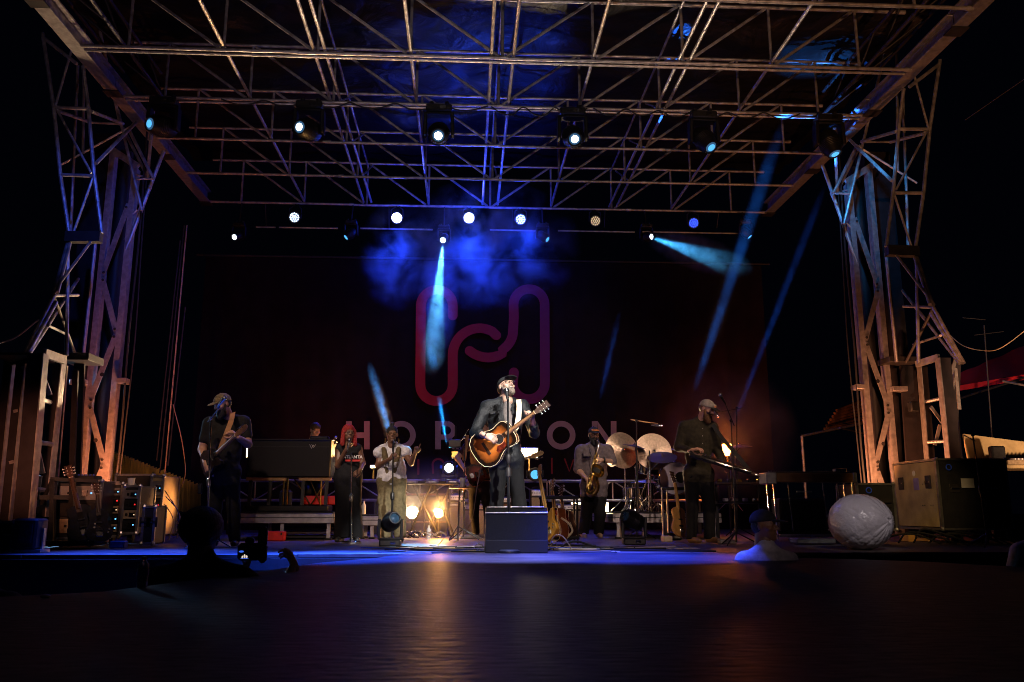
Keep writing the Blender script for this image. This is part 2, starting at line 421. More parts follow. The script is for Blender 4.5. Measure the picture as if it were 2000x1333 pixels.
def np_obj(name, V, Q, m, parent, label=None, smooth=True):
    off = np.array(parent['_w']) if parent is not None else np.zeros(3)
    me = bpy.data.meshes.new(name); V = V-off
    me.vertices.add(len(V)); me.vertices.foreach_set('co', V.astype(np.float32).ravel())
    me.loops.add(Q.size); me.loops.foreach_set('vertex_index', Q.astype(np.int32).ravel())
    me.polygons.add(len(Q)); me.polygons.foreach_set('loop_start', np.arange(0, Q.size, 4, dtype=np.int32))
    me.polygons.foreach_set('loop_total', np.full(len(Q), 4, dtype=np.int32))
    me.polygons.foreach_set('use_smooth', np.full(len(Q), smooth))
    me.update(calc_edges=True); me.validate()
    me.materials.append(MATS[m] if isinstance(m, str) else m)
    o = bpy.data.objects.new(name, me); COL.objects.link(o)
    if parent is not None: o.parent = parent; o['_w'] = tuple(parent['_w'])
    if label: o['label'] = label
    return o
def xf(V, M):
    A = np.array(M); return V@A[:3, :3].T+A[:3, 3]

def hand_field(wrist, d, nrm, curl=(.5, .5, .5, .5), thumb=1, s=1.0, tcurl=.4, spread=.1):
    """wrist point, finger direction, back-of-hand normal; thumb=+1/-1 picks the side"""
    d = Vector(d).normalized(); n = Vector(nrm); n = (n-d*n.dot(d)).normalized(); y = n.cross(d)*thumb
    W = Vector(wrist); f = Field()
    P = lambda a, b, c: tuple(W+(d*a+y*b+n*c)*s)
    f.cap(P(-.03, 0, 0), P(.02, 0, 0), .024*s, .026*s, .01)
    for i, yy in enumerate((.028, .009, -.010, -.028)):
        f.cap(P(.01, yy*.6, 0), P(.082-.004*abs(i-1), yy, 0), .0150*s, .0125*s, .012)
    L = ((.042, .026, .022), (.046, .029, .023), (.043, .027, .022), (.033, .021, .019))
    for i, yy in enumerate((.028, .009, -.010, -.028)):
        b = Vector((.080-.004*abs(i-1), yy, 0)); a = 0; c = curl[i]; r0 = .0102-.0008*(i == 3)
        for j, l in enumerate(L[i]):
            a -= c*(1.0 if j == 0 else 1.15)
            e = b+Vector((math.cos(a)*l, spread*(1.5-i)*.25*l, math.sin(a)*l))
            f.cap(P(*b), P(*e), r0*s*(1-.07*j), r0*s*(.93-.08*j), .004); b = e
    b = Vector((.022, .026, -.006)); a = .75
    for j, l in enumerate((.040, .032, .026)):
        e = b+Vector((math.cos(a)*l, math.sin(a)*l, -.35*l-tcurl*.3*l*j)); f.cap(P(*b), P(*e), (.0145-.002*j)*s, (.0125-.002*j)*s, .006); b = e; a -= tcurl
    return f
def head_frame(c, yaw=0, pitch=0, roll=0):
    """yaw > 0 turns the face to picture right, pitch > 0 lifts it"""
    M = Matrix.Rotation(R(yaw), 4, 'Z') @ Matrix.Rotation(R(-pitch), 4, 'X') @ Matrix.Rotation(R(roll), 4, 'Y')
    M.translation = Vector(c); return M
def head_mesh(M, s=1.0, mouth=0, wide=1.0):
    f = Field()
    f.ell((0, .012, .030), (.074*wide, .092, .084), .03)
    f.ell((0, -.030, -.045), (.056*wide, .058, .070), .03)
    f.ell((0, -.068, -.098), (.024*wide, .022, .018), .02)
    f.cap((0, .03, -.05), (0, .04, -.16), .054*wide, .056, .03)
    f.cap((-.034, -.075, .030), (.034, -.075, .030), .012, .012, .014)
    f.cap((0, -.084, .018), (0, -.106, -.020), .007, .0125, .010)
    f.cap((-.013, -.092, -.024), (.013, -.092, -.024), .009, .009, .008)
    for q in (-1, 1):
        f.ell((q*.047*wide, -.056, -.020), (.020, .020, .016), .02)
        f.cut((q*.031, -.094, .008), (.019, .014, .011), .01)
        f.ell((q*.078*wide, .012, -.002), (.009, .020, .031), .008)
        f.ell((q*.031, -.071, .007), (.014, .014, .013), .003)
    if mouth:
        f.cap((-.018, -.083, -.044), (.018, -.083, -.044), .008, .008, .006)
        f.cap((-.014, -.078, -.092), (.014, -.078, -.092), .009, .009, .006)
        f.cut((0, -.093, -.067), (.019, .034, .019), .006)
    else:
        f.cap((-.020, -.084, -.052), (.020, -.084, -.052), .006, .006, .006)
        f.cap((-.016, -.082, -.062), (.016, -.082, -.062), .0065, .0065, .006)
    V, Q = f.mesh(.0055)
    return xf(V*s, M), Q
def shell(M, s, f, res=.006, wr=.0, wf=90, seed=0):
    V, Q = f.mesh(res, wr=wr, wf=wf, seed=seed); return xf(V*s, M), Q
def cap_parts(root, M, s=1.0, m='cap_black', brim=None, back=False, logo=None):
    f = Field(); f.ell((0, .014, .040), (.086, .106, .088), .02); f.plane((0, -.12, -1), -.034)
    V, Q = shell(M, s, f); c = np_obj('cap', V, Q, m, root)
    f = Field(); f.ell((0, -.118, .040), (.072, .062, .009), .01, Matrix.Rotation(R(8), 3, 'X'))
    f.cut((0, -.10, .012), (.075, .10, .022), .01)
    V, Q = shell(M, s, f, .0045); np_obj('brim', V, Q, brim or m, c)
    f = Field(); f.ell((0, .014, .129), (.009, .009, .006), .01)
    V, Q = shell(M, s, f, .003); np_obj('button', V, Q, m, c)
    return c
def beard(root, M, s=1.0, m='hair_brown', long=0, open_=0):
    f = Field()
    f.ell((0, -.040, -.078-long*.3), (.060, .058, .048+long), .02)
    f.ell((0, -.078, -.105-long), (.030, .028, .026+long*.6), .03)
    for q in (-1, 1): f.cap((q*.066, -.005, -.005), (q*.056, -.032, -.06), .014, .02, .02)
    f.cap((-.024, -.094, -.038), (.024, -.094, -.038), .008, .008, .008)
    f.cut((0, -.105, -.058 if not open_ else -.066), (.017, .03, .009 if not open_ else .02), .006)
    f.cut((0, -.060, .010), (.040, .06, .042), .01)
    V, Q = shell(M, s, f, .0055, .004, 160); return np_obj('beard', V, Q, m, root)
def hair(root, M, s=1.0, m='hair_brown', kind='short'):
    f = Field()
    if kind == 'short':
        f.ell((0, .020, .046), (.083, .100, .086), .02); f.cut((0, -.115, -.03), (.066, .075, .085), .02); f.cut((0, 0, -.10), (.2, .2, .075), .02)
        wr = .006
    elif kind == 'back':            # hair showing below a cap
        f.ell((0, .045, .0), (.080, .070, .070), .02); f.cut((0, -.07, 0), (.12, .085, .12), .02); wr = .007
    elif kind == 'long':
        f.ell((0, .020, .046), (.088, .104, .090), .02); f.ell((0, .06, -.08), (.098, .05, .12), .04)
        for q in (-1, 1): f.cap((q*.078, -.01, .03), (q*.088, -.02, -.15), .026, .034, .03)
        f.cut((0, -.115, -.025), (.060, .075, .082), .02); wr = .008
    elif kind == 'bun':
        f.ell((0, .020, .044), (.080, .098, .084), .01); f.ell((0, .03, .150), (.035, .035, .030), .012)
        f.cut((0, -.115, -.03), (.066, .078, .078), .02); f.cut((0, 0, -.10), (.2, .2, .085), .02); wr = .004
    elif kind == 'full':
        f.ell((0, .020, .020), (.115, .135, .120), .02); f.cut((0, -.16, -.03), (.085, .090, .085), .02); wr = .008
    V, Q = shell(M, s, f, .006, wr, 130); return np_obj('hair', V, Q, m, root)
def glasses(root, M, s=1.0, m='black_plastic'):
    mb = MB(M @ Matrix.Scale(s, 4))
    for q in (-1, 1):
        mb.tube([(q*.033+.021*math.cos(t), -.100, .006+.018*math.sin(t)) for t in np.linspace(0, 6.28, 13)[:-1]], .0028, 5, closed=True)
        mb.tube([(q*.054, -.098, .010), (q*.078, -.02, .010)], .0025, 5)
    mb.tube([(-.012, -.100, .010), (.012, -.100, .010)], .0025, 5)
    return part(root, 'glasses', mb, m)
def lerp(a, b, t): return Vector(a)*(1-t)+Vector(b)*t
def body(root, J, skin, top, bottom, girth=1, belly=1, sleeve='long', hands=None, head=None, top_col='jacket', bottom_col='trousers',
         wide_leg=0, shoes='shoe_black', legs=True, hem=None, seed=0, wrk=.006, thick=1.0, topname='shirt', hs=1.0, mouth=0, skirt=0):
    """J: joints as world points; picture-left side is a, picture-right side is b"""
    g = girth; nk, sa, sb, pl = J['neck'], J['sa'], J['sb'], J['pel']
    xdir = (sb-sa); xdir.normalize(); zdir = (nk-pl).normalized(); ydir = zdir.cross(xdir).normalized()
    Rm = Matrix((xdir, ydir, zdir)).transposed()
    def torso(f, e=0, flare=0):
        mid = (sa+sb)/2
        f.cap(lerp(mid, sa, .85), lerp(mid, sb, .85), .062*g+e, .062*g+e, .06)
        f.cap(lerp(nk, mid, -.2), mid, .05+e*.6, .065+e, .04)
        W = (sb-sa).length/2
        for q_ in (sa, sb): f.cap(nk+zdir*.01, lerp(mid, q_, .75)+zdir*.01, .042+e*.6, .050*g+e*.6, .05)
        f.ell(lerp(mid, pl, .30), ((W*.88)*(.6+.4*g)+e, .112*g+e, .19), .07, Rm)
        f.ell(lerp(mid, pl, .68), (.142*belly+e, .115*belly+e, .18), .08, Rm)
        f.ell(lerp(mid, pl, 1.02), (.158*belly**.7+e+flare, .118*belly**.7+e+flare, .12), .07, Rm)
    def arm(f, s, e_, w_, upto, e=0):
        a, b, c = J[s], J[e_], J[w_]
        f.cap(a, lerp(a, b, min(upto, 1)), .052*g*thick+e, (.052-.010*min(upto, 1))*g*thick+e, .04)
        if upto > 1: f.cap(b, lerp(b, c, upto-1), .043*g*thick+e, (.043-.016*(upto-1))*thick+e, .02)
    def leg(f, h, k, a, e=0, low=0):
        f.cap(J[h], J[k], .088*belly**.5+e, .058+e+low*.5, .05); f.cap(J[k], J[a], .058+e+low*.5, .040+e+low, .03)
    f = Field(); torso(f); arm(f, 'sa', 'ea', 'wa', 2); arm(f, 'sb', 'eb', 'wb', 2)
    if legs: leg(f, 'ha', 'ka', 'aa'); leg(f, 'hb', 'kb', 'ab')
    f.cap(nk, J['head']-zdir*.04, .056, .052, .03)
    pr = [f.mesh(.014)]
    pr.append(head_mesh(head, hs, mouth))
    for h in (hands or []): pr.append(hand_field(*h[0], **h[1]).mesh(.0052))
    V, Q = join(pr); np_obj('body', V, Q, skin, root)
    up = {'long': 1.88, 'rolled': 1.35, 'short': .62, 'elbow': .95, 'none': .0}[sleeve]
    f = Field(); torso(f, .014, .012 if hem else 0)
    if up: arm(f, 'sa', 'ea', 'wa', up, .014 if sleeve != 'elbow' else .028); arm(f, 'sb', 'eb', 'wb', up, .014 if sleeve != 'elbow' else .028)
    if hem: f.cap(J['ha'], lerp(J['ha'], J['ka'], hem), .10*belly**.5, .10*belly**.5, .05); f.cap(J['hb'], lerp(J['hb'], J['kb'], hem), .10*belly**.5, .10*belly**.5, .05)
    V, Q = f.mesh(.0115, wr=wrk, wf=24, seed=seed); np_obj(topname, V, Q, top, root)
    if legs:
        f = Field(); f.ell(pl, (.160*belly**.7+.012, .122*belly**.7+.012, .13), .07, Rm)
        leg(f, 'ha', 'ka', 'aa', .014, wide_leg); leg(f, 'hb', 'kb', 'ab', .014, wide_leg)
        if skirt: f.cap(lerp(J['ha'], J['hb'], .5), lerp(J['aa'], J['ab'], .5), .12, skirt, .1)
        f.plane((0, 0, -1), -min(J['aa'].z, J['ab'].z)+.03)
        V, Q = f.mesh(.0125, wr=wrk*1.1, wf=20, seed=seed+5); np_obj('trousers', V, Q, bottom, root)
        for q in 'ab':
            a = J['a'+q]; t = J.get('t'+q, a+Vector((.03*(1 if q == 'b' else -1), -.15, -.05)))
            f = Field(); f.cap(a+Vector((0, .03, -.035)), (t.x, t.y, a.z-.05), .042, .034, .03); f.cap(a, a-Vector((0, 0, .04)), .045, .045, .03)
            f.plane((0, 0, -1), -(a.z-.078))
            V, Q = f.mesh(.009); np_obj('shoe', V, Q, shoes, root)
for n_, c_ in dict(cap_black=(.02, .02, .022), cap_grey=(.30, .27, .25), denim_black=(.011, .012, .015), jacket_navy=(.030, .036, .050), tee_grey=(.20, .17, .16),
                   tee_black=(.016, .016, .018), shirt_mauve=(.115, .09, .095), shirt_olive=(.035, .030, .020), trouser_black=(.008, .008, .009), olive_cargo=(.17, .14, .075),
                   white_cotton=(.62, .62, .64), shirt_white=(.5, .5, .55), vest_print=(.13, .10, .05), hoodie_dark=(.03, .035, .06)).items():
    mat(n_, c_, .88, 0, .35, 25, .3, 150, spec=.2)
mat('jacket_black', (.006, .007, .009), .55, 0, .3, 25, .4, 90, spec=.32)
mat('camo', (.16, .12, .07), .9, 0, .85, 38, .2, 100)
for n_, c_ in dict(hair_brown=(.07, .035, .016), hair_black=(.008, .007, .007), hair_red=(.30, .012, .010), hair_grey=(.22, .17, .13), hair_ginger=(.16, .07, .025)).items():
    mat(n_, c_, .55, 0, .5, 60, .6, 260)
mat('shoe_black', (.02, .02, .02), .5); mat('shoe_tan', (.42, .30, .18), .7, 0, .3); mat('boot_brown', (.16, .08, .035), .6, 0, .3)
mat('gold', (.85, .55, .2), .25, 1, .1); mat('vinyl_red', (.55, .02, .015), .5)

# ------------------------------------------------------------------ ground, stage deck, thrust
mat('asphalt', (.03, .03, .032), .85, 0, .3, 4, .3, 40)
def deck_material(name, c0, c1, rough, sc=(3, 3, 3), bump=.15):
    m = bpy.data.materials.new(name); m.use_nodes = True; MATS[name] = m; nt = m.node_tree; N = nt.nodes; L = nt.links; b = N['Principled BSDF']
    tc = N.new('ShaderNodeTexCoord'); mp = N.new('ShaderNodeMapping'); mp.inputs['Scale'].default_value = sc; L.new(tc.outputs['Object'], mp.inputs[0])
    a = N.new('ShaderNodeTexNoise'); a.inputs['Scale'].default_value = 1.3; a.inputs['Detail'].default_value = 8; a.inputs['Roughness'].default_value = .65; L.new(mp.outputs[0], a.inputs['Vector'])
    v = N.new('ShaderNodeTexNoise'); v.inputs['Scale'].default_value = 9; v.inputs['Detail'].default_value = 6; L.new(mp.outputs[0], v.inputs['Vector'])
    r = N.new('ShaderNodeValToRGB'); r.color_ramp.elements[0].position = .35; r.color_ramp.elements[1].position = .68
    r.color_ramp.elements[0].color = (*c0, 1); r.color_ramp.elements[1].color = (*c1, 1); L.new(a.outputs['Fac'], r.inputs[0]); L.new(r.outputs[0], b.inputs['Base Color'])
    mr = N.new('ShaderNodeMapRange'); mr.inputs[3].default_value = rough*.75; mr.inputs[4].default_value = min(1, rough*1.35); L.new(v.outputs['Fac'], mr.inputs[0]); L.new(mr.outputs[0], b.inputs['Roughness'])
    bp = N.new('ShaderNodeBump'); bp.inputs['Strength'].default_value = bump; bp.inputs['Distance'].default_value = .01; L.new(v.outputs['Fac'], bp.inputs['Height']); L.new(bp.outputs[0], b.inputs['Normal'])
    return m
deck_material('deck_ply', (.045, .038, .040), (.12, .085, .075), .5)
deck_material('thrust_black', (.010, .008, .012), (.034, .028, .036), .46, (1.0, 3.0, 1), .9)
MATS['thrust_black'].node_tree.nodes['Principled BSDF'].inputs['Specular IOR Level'].default_value = .07
PITZ = -1.25
mb = MB(); mb.add([(-300, -200, PITZ), (300, -200, PITZ), (300, 400, PITZ), (-300, 400, PITZ)], [(0, 1, 2, 3)])
struct('ground', mb, 'asphalt', smooth=False)
STX0, STX1, STY0, STY1 = -5.6, 7.6, 8.62, 19.6
mb = MB(); mb.box(((STX0+STX1)/2, (STY0+STY1)/2, -.19), (STX1-STX0, STY1-STY0, .30)); floor = struct('stage_floor', mb, 'black_cloth', smooth=False); floor['_w'] = (0, 0, 0)
px_, py_ = (STX1-STX0)/10, (STY1-STY0)/5
pm = None
for i in range(10):
    for j in range(5):
        if pm is None:
            mb = MB(); mb.box((0, 0, 0), (px_-.006, py_-.006, .036), .003); o = mesh_obj('deck_panel', mb.v, mb.f, 'deck_ply', None, smooth=False); pm = o.data
        else: o = bpy.data.objects.new('deck_panel', pm); COL.objects.link(o)
        o.parent = floor; o.location = (STX0+px_*(i+.5), STY0+py_*(j+.5), -.0185-.0012*((i*7+j*3) % 3))
# fascia of the main stage
mb = MB(); mb.box(((STX0+STX1)/2, STY0-.012, -.10), (STX1-STX0, .02, .11)); struct('edge_rail', mb, 'dark_steel', floor, smooth=False)
mb = MB(); mb.box(((STX0+STX1)/2, STY0+.3, -.8), (STX1-STX0, .02, .9)); struct('skirt', mb, 'black_cloth', floor, smooth=False)
# thrust, wide near the camera and narrowing to the main stage
Lft = [atz(735, 1090, 0), atz(620, 1100, 0), atz(540, 1112, 0), atz(400, 1130, 0), atz(200, 1156, 0), atz(0, 1166, 0)]
Rgt = [atz(1440, 1087, 0), atz(1500, 1089, 0), atz(1650, 1092, 0), atz(1800, 1097, 0), atz(2000, 1108, 0)]
edge = [Vector((-7, 3.9, 0))]+[Vector(p) for p in reversed(Lft)]+[Vector((-.6, STY0-.03, 0)), Vector((2.75, STY0-.03, 0))]+[Vector(p) for p in Rgt]+[Vector((9, 5.8, 0)), Vector((9, -3, 0)), Vector((-7, -3, 0))]
n = len(edge); mb = MB()
mb.add([(p.x, p.y, 0.0) for p in edge]+[(p.x, p.y, -.16) for p in edge], [tuple(range(n))]+[(k, (k+1) % n, n+(k+1) % n, n+k) for k in range(n)])
thr = struct('thrust_floor', mb, 'thrust_black', smooth=False); thr['_w'] = (0, 0, 0)
mb = MB()
for k in range(n-3): mb.tube([edge[k]+Vector((0, 0, -.012)), edge[k+1]+Vector((0, 0, -.012))], .012, 6)
struct('edge_trim', mb, 'dark_steel', thr)

# ------------------------------------------------------------------ roof
CX, ZB, HT, XB = .52, 6.8, .94, 6.06
YS = [9.48, 11.03, 12.5, 14.0, 15.55, 17.1]
PW = 1.315
roof_names = ['nearest roof truss, running off the top edge of the photo', 'second roof truss, double pipe chord across the photo above the moving heads', 'third roof truss, carrying the six big moving heads',
              'fourth roof truss, behind the row of big moving heads', 'fifth roof truss, two bays behind the big moving heads', 'hindmost roof truss, with the blue light cans below it']
def steel(p, q, r, n=8): return MB().tube([p, q], r, n)
for i, Y in enumerate(YS):
    t = thing('roof_truss', 'steel tube '+roof_names[i], 'truss', (CX, Y, ZB), 'lattice trusses across the stage roof')
    r = .026
    L_, R_ = CX-XB+.1, CX+XB-.1
    for z, dy in ((ZB, 0), (ZB+HT, 0)):
        nseg = 4
        for k in range(nseg):
            a = L_+(R_-L_)*k/nseg; b = L_+(R_-L_)*(k+1)/nseg
            part(t, 'chord', MB().tube([(a, Y+dy, z-.012*math.sin(k)), (b-.01, Y+dy, z)], r, 10).tube([(b-.07, Y+dy, z), (b+.03, Y+dy, z)], r*1.25, 10), 'tube_steel')
    if i in (1, 2):
        part(t, 'chord', steel((L_, Y+.13, ZB+.004), (R_, Y+.13, ZB+.004), .02), 'tube_steel')
    for k in range(-4, 5):
        x = CX-.05+PW*k
        part(t, 'post', steel((x, Y, ZB+r), (x, Y, ZB+HT-r), .022), 'tube_steel')
    for k in range(1, 5):
        for s in (-1, 1):
            x0, x1 = CX-.05+s*PW*(k-1), CX-.05+s*PW*k
            part(t, 'brace', steel((x0+s*.06, Y-.004, ZB+r), (x1-s*.05, Y-.004, ZB+HT-r), .024), 'tube_steel')
lng_lab = {-3: 'outermost on the left', -2: 'second left of the centre', -1: 'just left of the centre', 0: 'doubled in the very middle',
           1: 'just right of the centre', 2: 'second right of the centre', 3: 'outermost on the right'}
for k in range(-3, 4):
    x = CX-.05+PW*k
    t = thing('roof_purlin', 'steel tube girder running front to back in the roof, '+lng_lab[k], 'girder', (x, YS[0], ZB), 'girders running front to back in the roof')
    xs = (x-.16, x+.16) if k == 0 else ((x,) if k % 2 else (x-.06, x+.10))
    for xx in xs:
        for i in range(len(YS)-1):
            part(t, 'chord', steel((xx, YS[i]-.05, ZB+.05), (xx, YS[i+1]-.03, ZB+.05), .026), 'tube_steel')
    if k % 2 == 0:
        part(t, 'top_chord', steel((x, YS[0], ZB+HT-.06), (x, YS[-1], ZB+HT-.06), .022), 'tube_steel')
        if k in (-2, 0, 2):
            for i in range(1, len(YS)-1):
                part(t, 'brace', steel((x+.1, YS[i]+.06, ZB+.05), (x+.1, YS[i+1]-.06, ZB+HT-.08), .018), 'tube_steel')
# the two side beams the roof hangs from
for sgn, nm in ((-1, 'left'), (1, 'right')):
    xb = CX+sgn*XB
    t = thing('roof_beam', 'heavy steel edge beam of the stage roof running back on the '+nm+' side', 'beam', (xb, 8.8, ZB), 'edge beams of the roof')
    for k in range(4):
        y0, y1 = 7.6+k*2.4, 7.6+(k+1)*2.4-.02
        part(t, 'bottom_flange', MB().box((xb, (y0+y1)/2, ZB+.01), (.20, y1-y0, .03), .004), 'tower_steel')
        part(t, 'web', MB().box((xb, (y0+y1)/2, ZB+.13), (.03, y1-y0, .208)), 'tower_steel')
        part(t, 'top_flange', MB().box((xb, (y0+y1)/2, ZB+.25), (.18, y1-y0, .03), .004), 'tower_steel')
        part(t, 'splice_plate', MB().box((xb, y1, ZB-.018), (.24, .22, .02)), 'dark_steel')
    t2 = thing('side_lattice', 'lattice girder of thin tubes above the '+nm+' edge beam of the roof', 'girder', (xb, 9, ZB+.4), 'lattices over the roof edge beams')
    for dx in (-.32, .30):
        part(t2, 'chord', steel((xb+dx, 7.6, ZB+.9), (xb+dx, 13.4, ZB+.9), .03), 'dark_steel')
    part(t2, 'chord', steel((xb-sgn*.45, 7.6, ZB+.35), (xb-sgn*.45, 13.4, ZB+.35), .03), 'dark_steel')
    for k in range(6):
        y = 7.9+k*.9
        part(t2, 'brace', steel((xb-.32, y, ZB+.9), (xb-sgn*.45, y+.4, ZB+.35), .016), 'dark_steel')
        part(t2, 'brace', steel((xb+.30, y+.4, ZB+.9), (xb-sgn*.45, y+.8, ZB+.35), .016), 'dark_steel')
# crumpled black roof skin
m = bpy.data.materials.new('roof_tarp'); m.use_nodes = True; MATS['roof_tarp'] = m; nt = m.node_tree; N = nt.nodes; L = nt.links; b = N['Principled BSDF']
b.inputs['Base Color'].default_value = (.007, .0066, .0066, 1); b.inputs['Roughness'].default_value = .42; b.inputs['Specular IOR Level'].default_value = .35
tc = N.new('ShaderNodeTexCoord'); nz = N.new('ShaderNodeTexNoise'); nz.inputs['Scale'].default_value = 1.4; nz.inputs['Detail'].default_value = 7; nz.inputs['Distortion'].default_value = 1.2
L.new(tc.outputs['Object'], nz.inputs['Vector']); bp = N.new('ShaderNodeBump'); bp.inputs['Strength'].default_value = .6; bp.inputs['Distance'].default_value = .12
L.new(nz.outputs['Fac'], bp.inputs['Height']); L.new(bp.outputs[0], b.inputs['Normal'])
nx, ny = 60, 60; mb = MB(); vs = []; fs = []
for i in range(nx+1):
    for j in range(ny+1):
        x = CX-XB-.5+(2*XB+1)*i/nx; y = 7.2+(17.7-7.2)*j/ny
        sag = .05*math.sin(i*math.pi*4.6/nx*2)+.04*math.sin(j*.9+i*.2)+.03*rng.normal()*.6
        vs.append((x, y, ZB+HT+.32+sag+.03*abs(math.sin((x+y*.6)*3.1))-.10*abs(x-CX)/XB))
for i in range(nx):
    for j in range(ny): a = i*(ny+1)+j; fs.append((a, a+1, a+ny+2, a+ny+1))
mb.add(vs, fs); o = struct('roof_skin', mb, 'roof_tarp', kind='structure'); 

# ------------------------------------------------------------------ towers, left one traced, right one its mirror
def tower(mir, nm):
    def X(p): p = Vector(p); return Vector((2*CX-p.x, p.y, p.z)) if mir else p
    A = lambda x, y, D: X(at(x, y, D))
    z0 = PITZ
    base = X((-5.55, 13.2, z0))
    t = thing('roof_tower', 'tall steel mast with zigzag ladder front carrying the roof on the '+nm, 'tower', base, 'masts carrying the stage roof')
    # mast: dark square column behind a flat-bar ladder
    part(t, 'mast', MB().bar(X((-6.06, 13.5, z0)), X((-6.06, 13.5, 6.55)), .46, .34), 'dark_paint')
    part(t, 'inner_tube', MB().tube([X((-5.72, 13.5, z0)), X((-5.72, 13.5, 6.3))], .105, 16), 'dark_steel')
    for j, (xx, top) in enumerate(((-5.73, 6.10), (-5.36, 5.83))):
        part(t, 'ladder_bar', MB().bar((X((xx, 13.0, z0))), X((xx, 13.0, top)), .075, .05), 'tower_steel')
        part(t, 'edge_strip', MB().bar(X((xx+.042, 13.05, z0)), X((xx+.042, 13.05, top-.02)), .010, .14), 'tower_steel')
    part(t, 'head_plate', MB().bar(X((-5.78, 13.0, 6.14)), X((-5.31, 13.0, 5.84)), .08, .10), 'tower_steel')
    zz = [.05, 1.1, 2.0, 3.1, 4.0, 5.2]
    for k in range(len(zz)-1):
        a, b = (-5.70, -5.39) if k % 2 == 0 else (-5.39, -5.70)
        part(t, 'zigzag_plate', MB().bar(X((a, 12.98, zz[k])), X((b, 12.98, zz[k+1])), .085, .012, up=Vector((0, 1, 0))), 'tower_steel')
        for e_, z_ in ((a, zz[k]+.06), (b, zz[k+1]-.06)):
            part(t, 'bolt', MB().lathe(X((e_+(.03 if e_ < -5.5 else -.03), 12.972, z_)), (0, -1, 0), [(0, .022), (.012, .022), (.014, .015)], 6), 'dark_steel')
        if k in (1, 2): part(t, 'hole', MB().disc(X(((a+b)/2, 12.9725, (zz[k]+zz[k+1])/2-.1)), (0, -1, 0), .032, 14), 'dark_paint')
    for z in (2.32, 2.35):
        part(t, 'sleeve', MB().box(X((-5.86 if z < 2.34 else -5.22, 12.99, z)), (.24 if z < 2.34 else .14, .22, .08), .006), 'tower_steel')
    # front stabiliser lattice (vertical pair + braces)
    D = 11.6; T = .030
    def tb(n, p, q, r=.028, m='tube_steel'): part(t, n, MB().tube([p, q], r, 8), m)
    o_, i_ = [(83, 65), (105, 210), (118, 342), (135, 455)], [(162, 130), (172, 205), (184, 342), (199, 456)]
    for q in range(3): tb('lattice_upright', A(*o_[q], D), A(*o_[q+1], D))
    for q in range(3): tb('lattice_upright', A(*i_[q], D), A(*i_[q+1], D))
    tb('lattice_brace', A(*o_[1], D), A(176, 213, D)); tb('lattice_brace', A(120, 342, D), A(181, 344, D)); tb('lattice_brace', A(110, 212, D), A(178, 338, D), .018)
    tb('lattice_brace', A(140, 98, D), A(108, 208, D), .018); tb('lattice_brace', A(86, 75, D), A(150, 125, D)); tb('lattice_brace', A(182, 346, D), A(143, 456, D), .018)
    # second, deeper frame of the same lattice
    D2 = 12.7
    tb('lattice_upright', A(152, 128, D2), A(138, 456, D2), .024); tb('lattice_upright', A(230, 215, D2), A(277, 412, D2), .024); tb('lattice_upright', A(165, 58, D2), A(162, 300, D2), .024)
    tb('lattice_brace', A(178, 218, D), A(240, 242, D2)); tb('lattice_brace', A(115, 218, D), A(178, 240, D2)); tb('lattice_brace', A(255, 248, D2), A(120, 322, D2), .018); tb('lattice_brace', A(250, 250, D2), A(300, 350, D2), .026)
    tb('lattice_brace', A(187, 320, D), A(265, 240, D2), .026); tb('lattice_brace', A(180, 240, D2), A(240, 243, D2), .02); tb('lattice_brace', A(265, 350, D2), A(302, 350, D2), .018)
    # knee brace from the mast up to the roof beam
    tb('knee_brace', A(246, 490, 13.0), A(320, 295, 13.0), .030); tb('knee_brace', A(244, 470, 13.3), A(300, 350, 13.2), .02)
    tb('knee_brace', A(264, 340, 13.0), A(298, 352, 13.0), .016); tb('knee_brace', A(258, 420, 13.0), A(268, 410, 13.0), .016); tb('knee_brace', A(240, 250, 13), A(290, 350, 13), .024)
    tb('knee_brace', A(300, 205, 12.6), A(288, 350, 13.0), .026); tb('knee_brace', A(195, 60, 12.4), A(235, 245, 12.9), .024)
    # splayed outrigger legs and box frames at their feet
    part(t, 'bracket', MB().bar(A(130, 464, D), A(198, 464, D), .12, .15), 'dark_steel')
    F0 = 10.3
    for q in ((132, 476, 105, 575), (137, 474, 112, 572), (105, 578, 48, 692), (110, 590, 53, 692), (133, 476, 130, 695)):
        Da = D; Db = (D+F0)/2 if q[3] < 600 else F0
        if q[0] == 133: Db = 11.4
        if q[0] in (105, 110): Da = (D+F0)/2
        tb('outrigger_tube', A(q[0], q[1], Da), A(q[2], q[3], Db), .026)
    tb('outrigger_tube', A(182, 466, D), A(103, 572, 10.95), .020); tb('outrigger_tube', A(153, 545, 12.4), A(57, 692, F0), .024)
    tb('outrigger_tube', A(105, 578, 10.95), A(153, 577, 12.2), .022); tb('outrigger_tube', A(105, 580, 10.95), A(147, 692, 12.2), .022, 'dark_steel'); tb('outrigger_tube', A(94, 636, 10.6), A(133, 655, 12), .018)
    tb('outrigger_tube', A(187, 468, 12.6), A(163, 692, 12.6), .028, 'tower_steel')
    return t
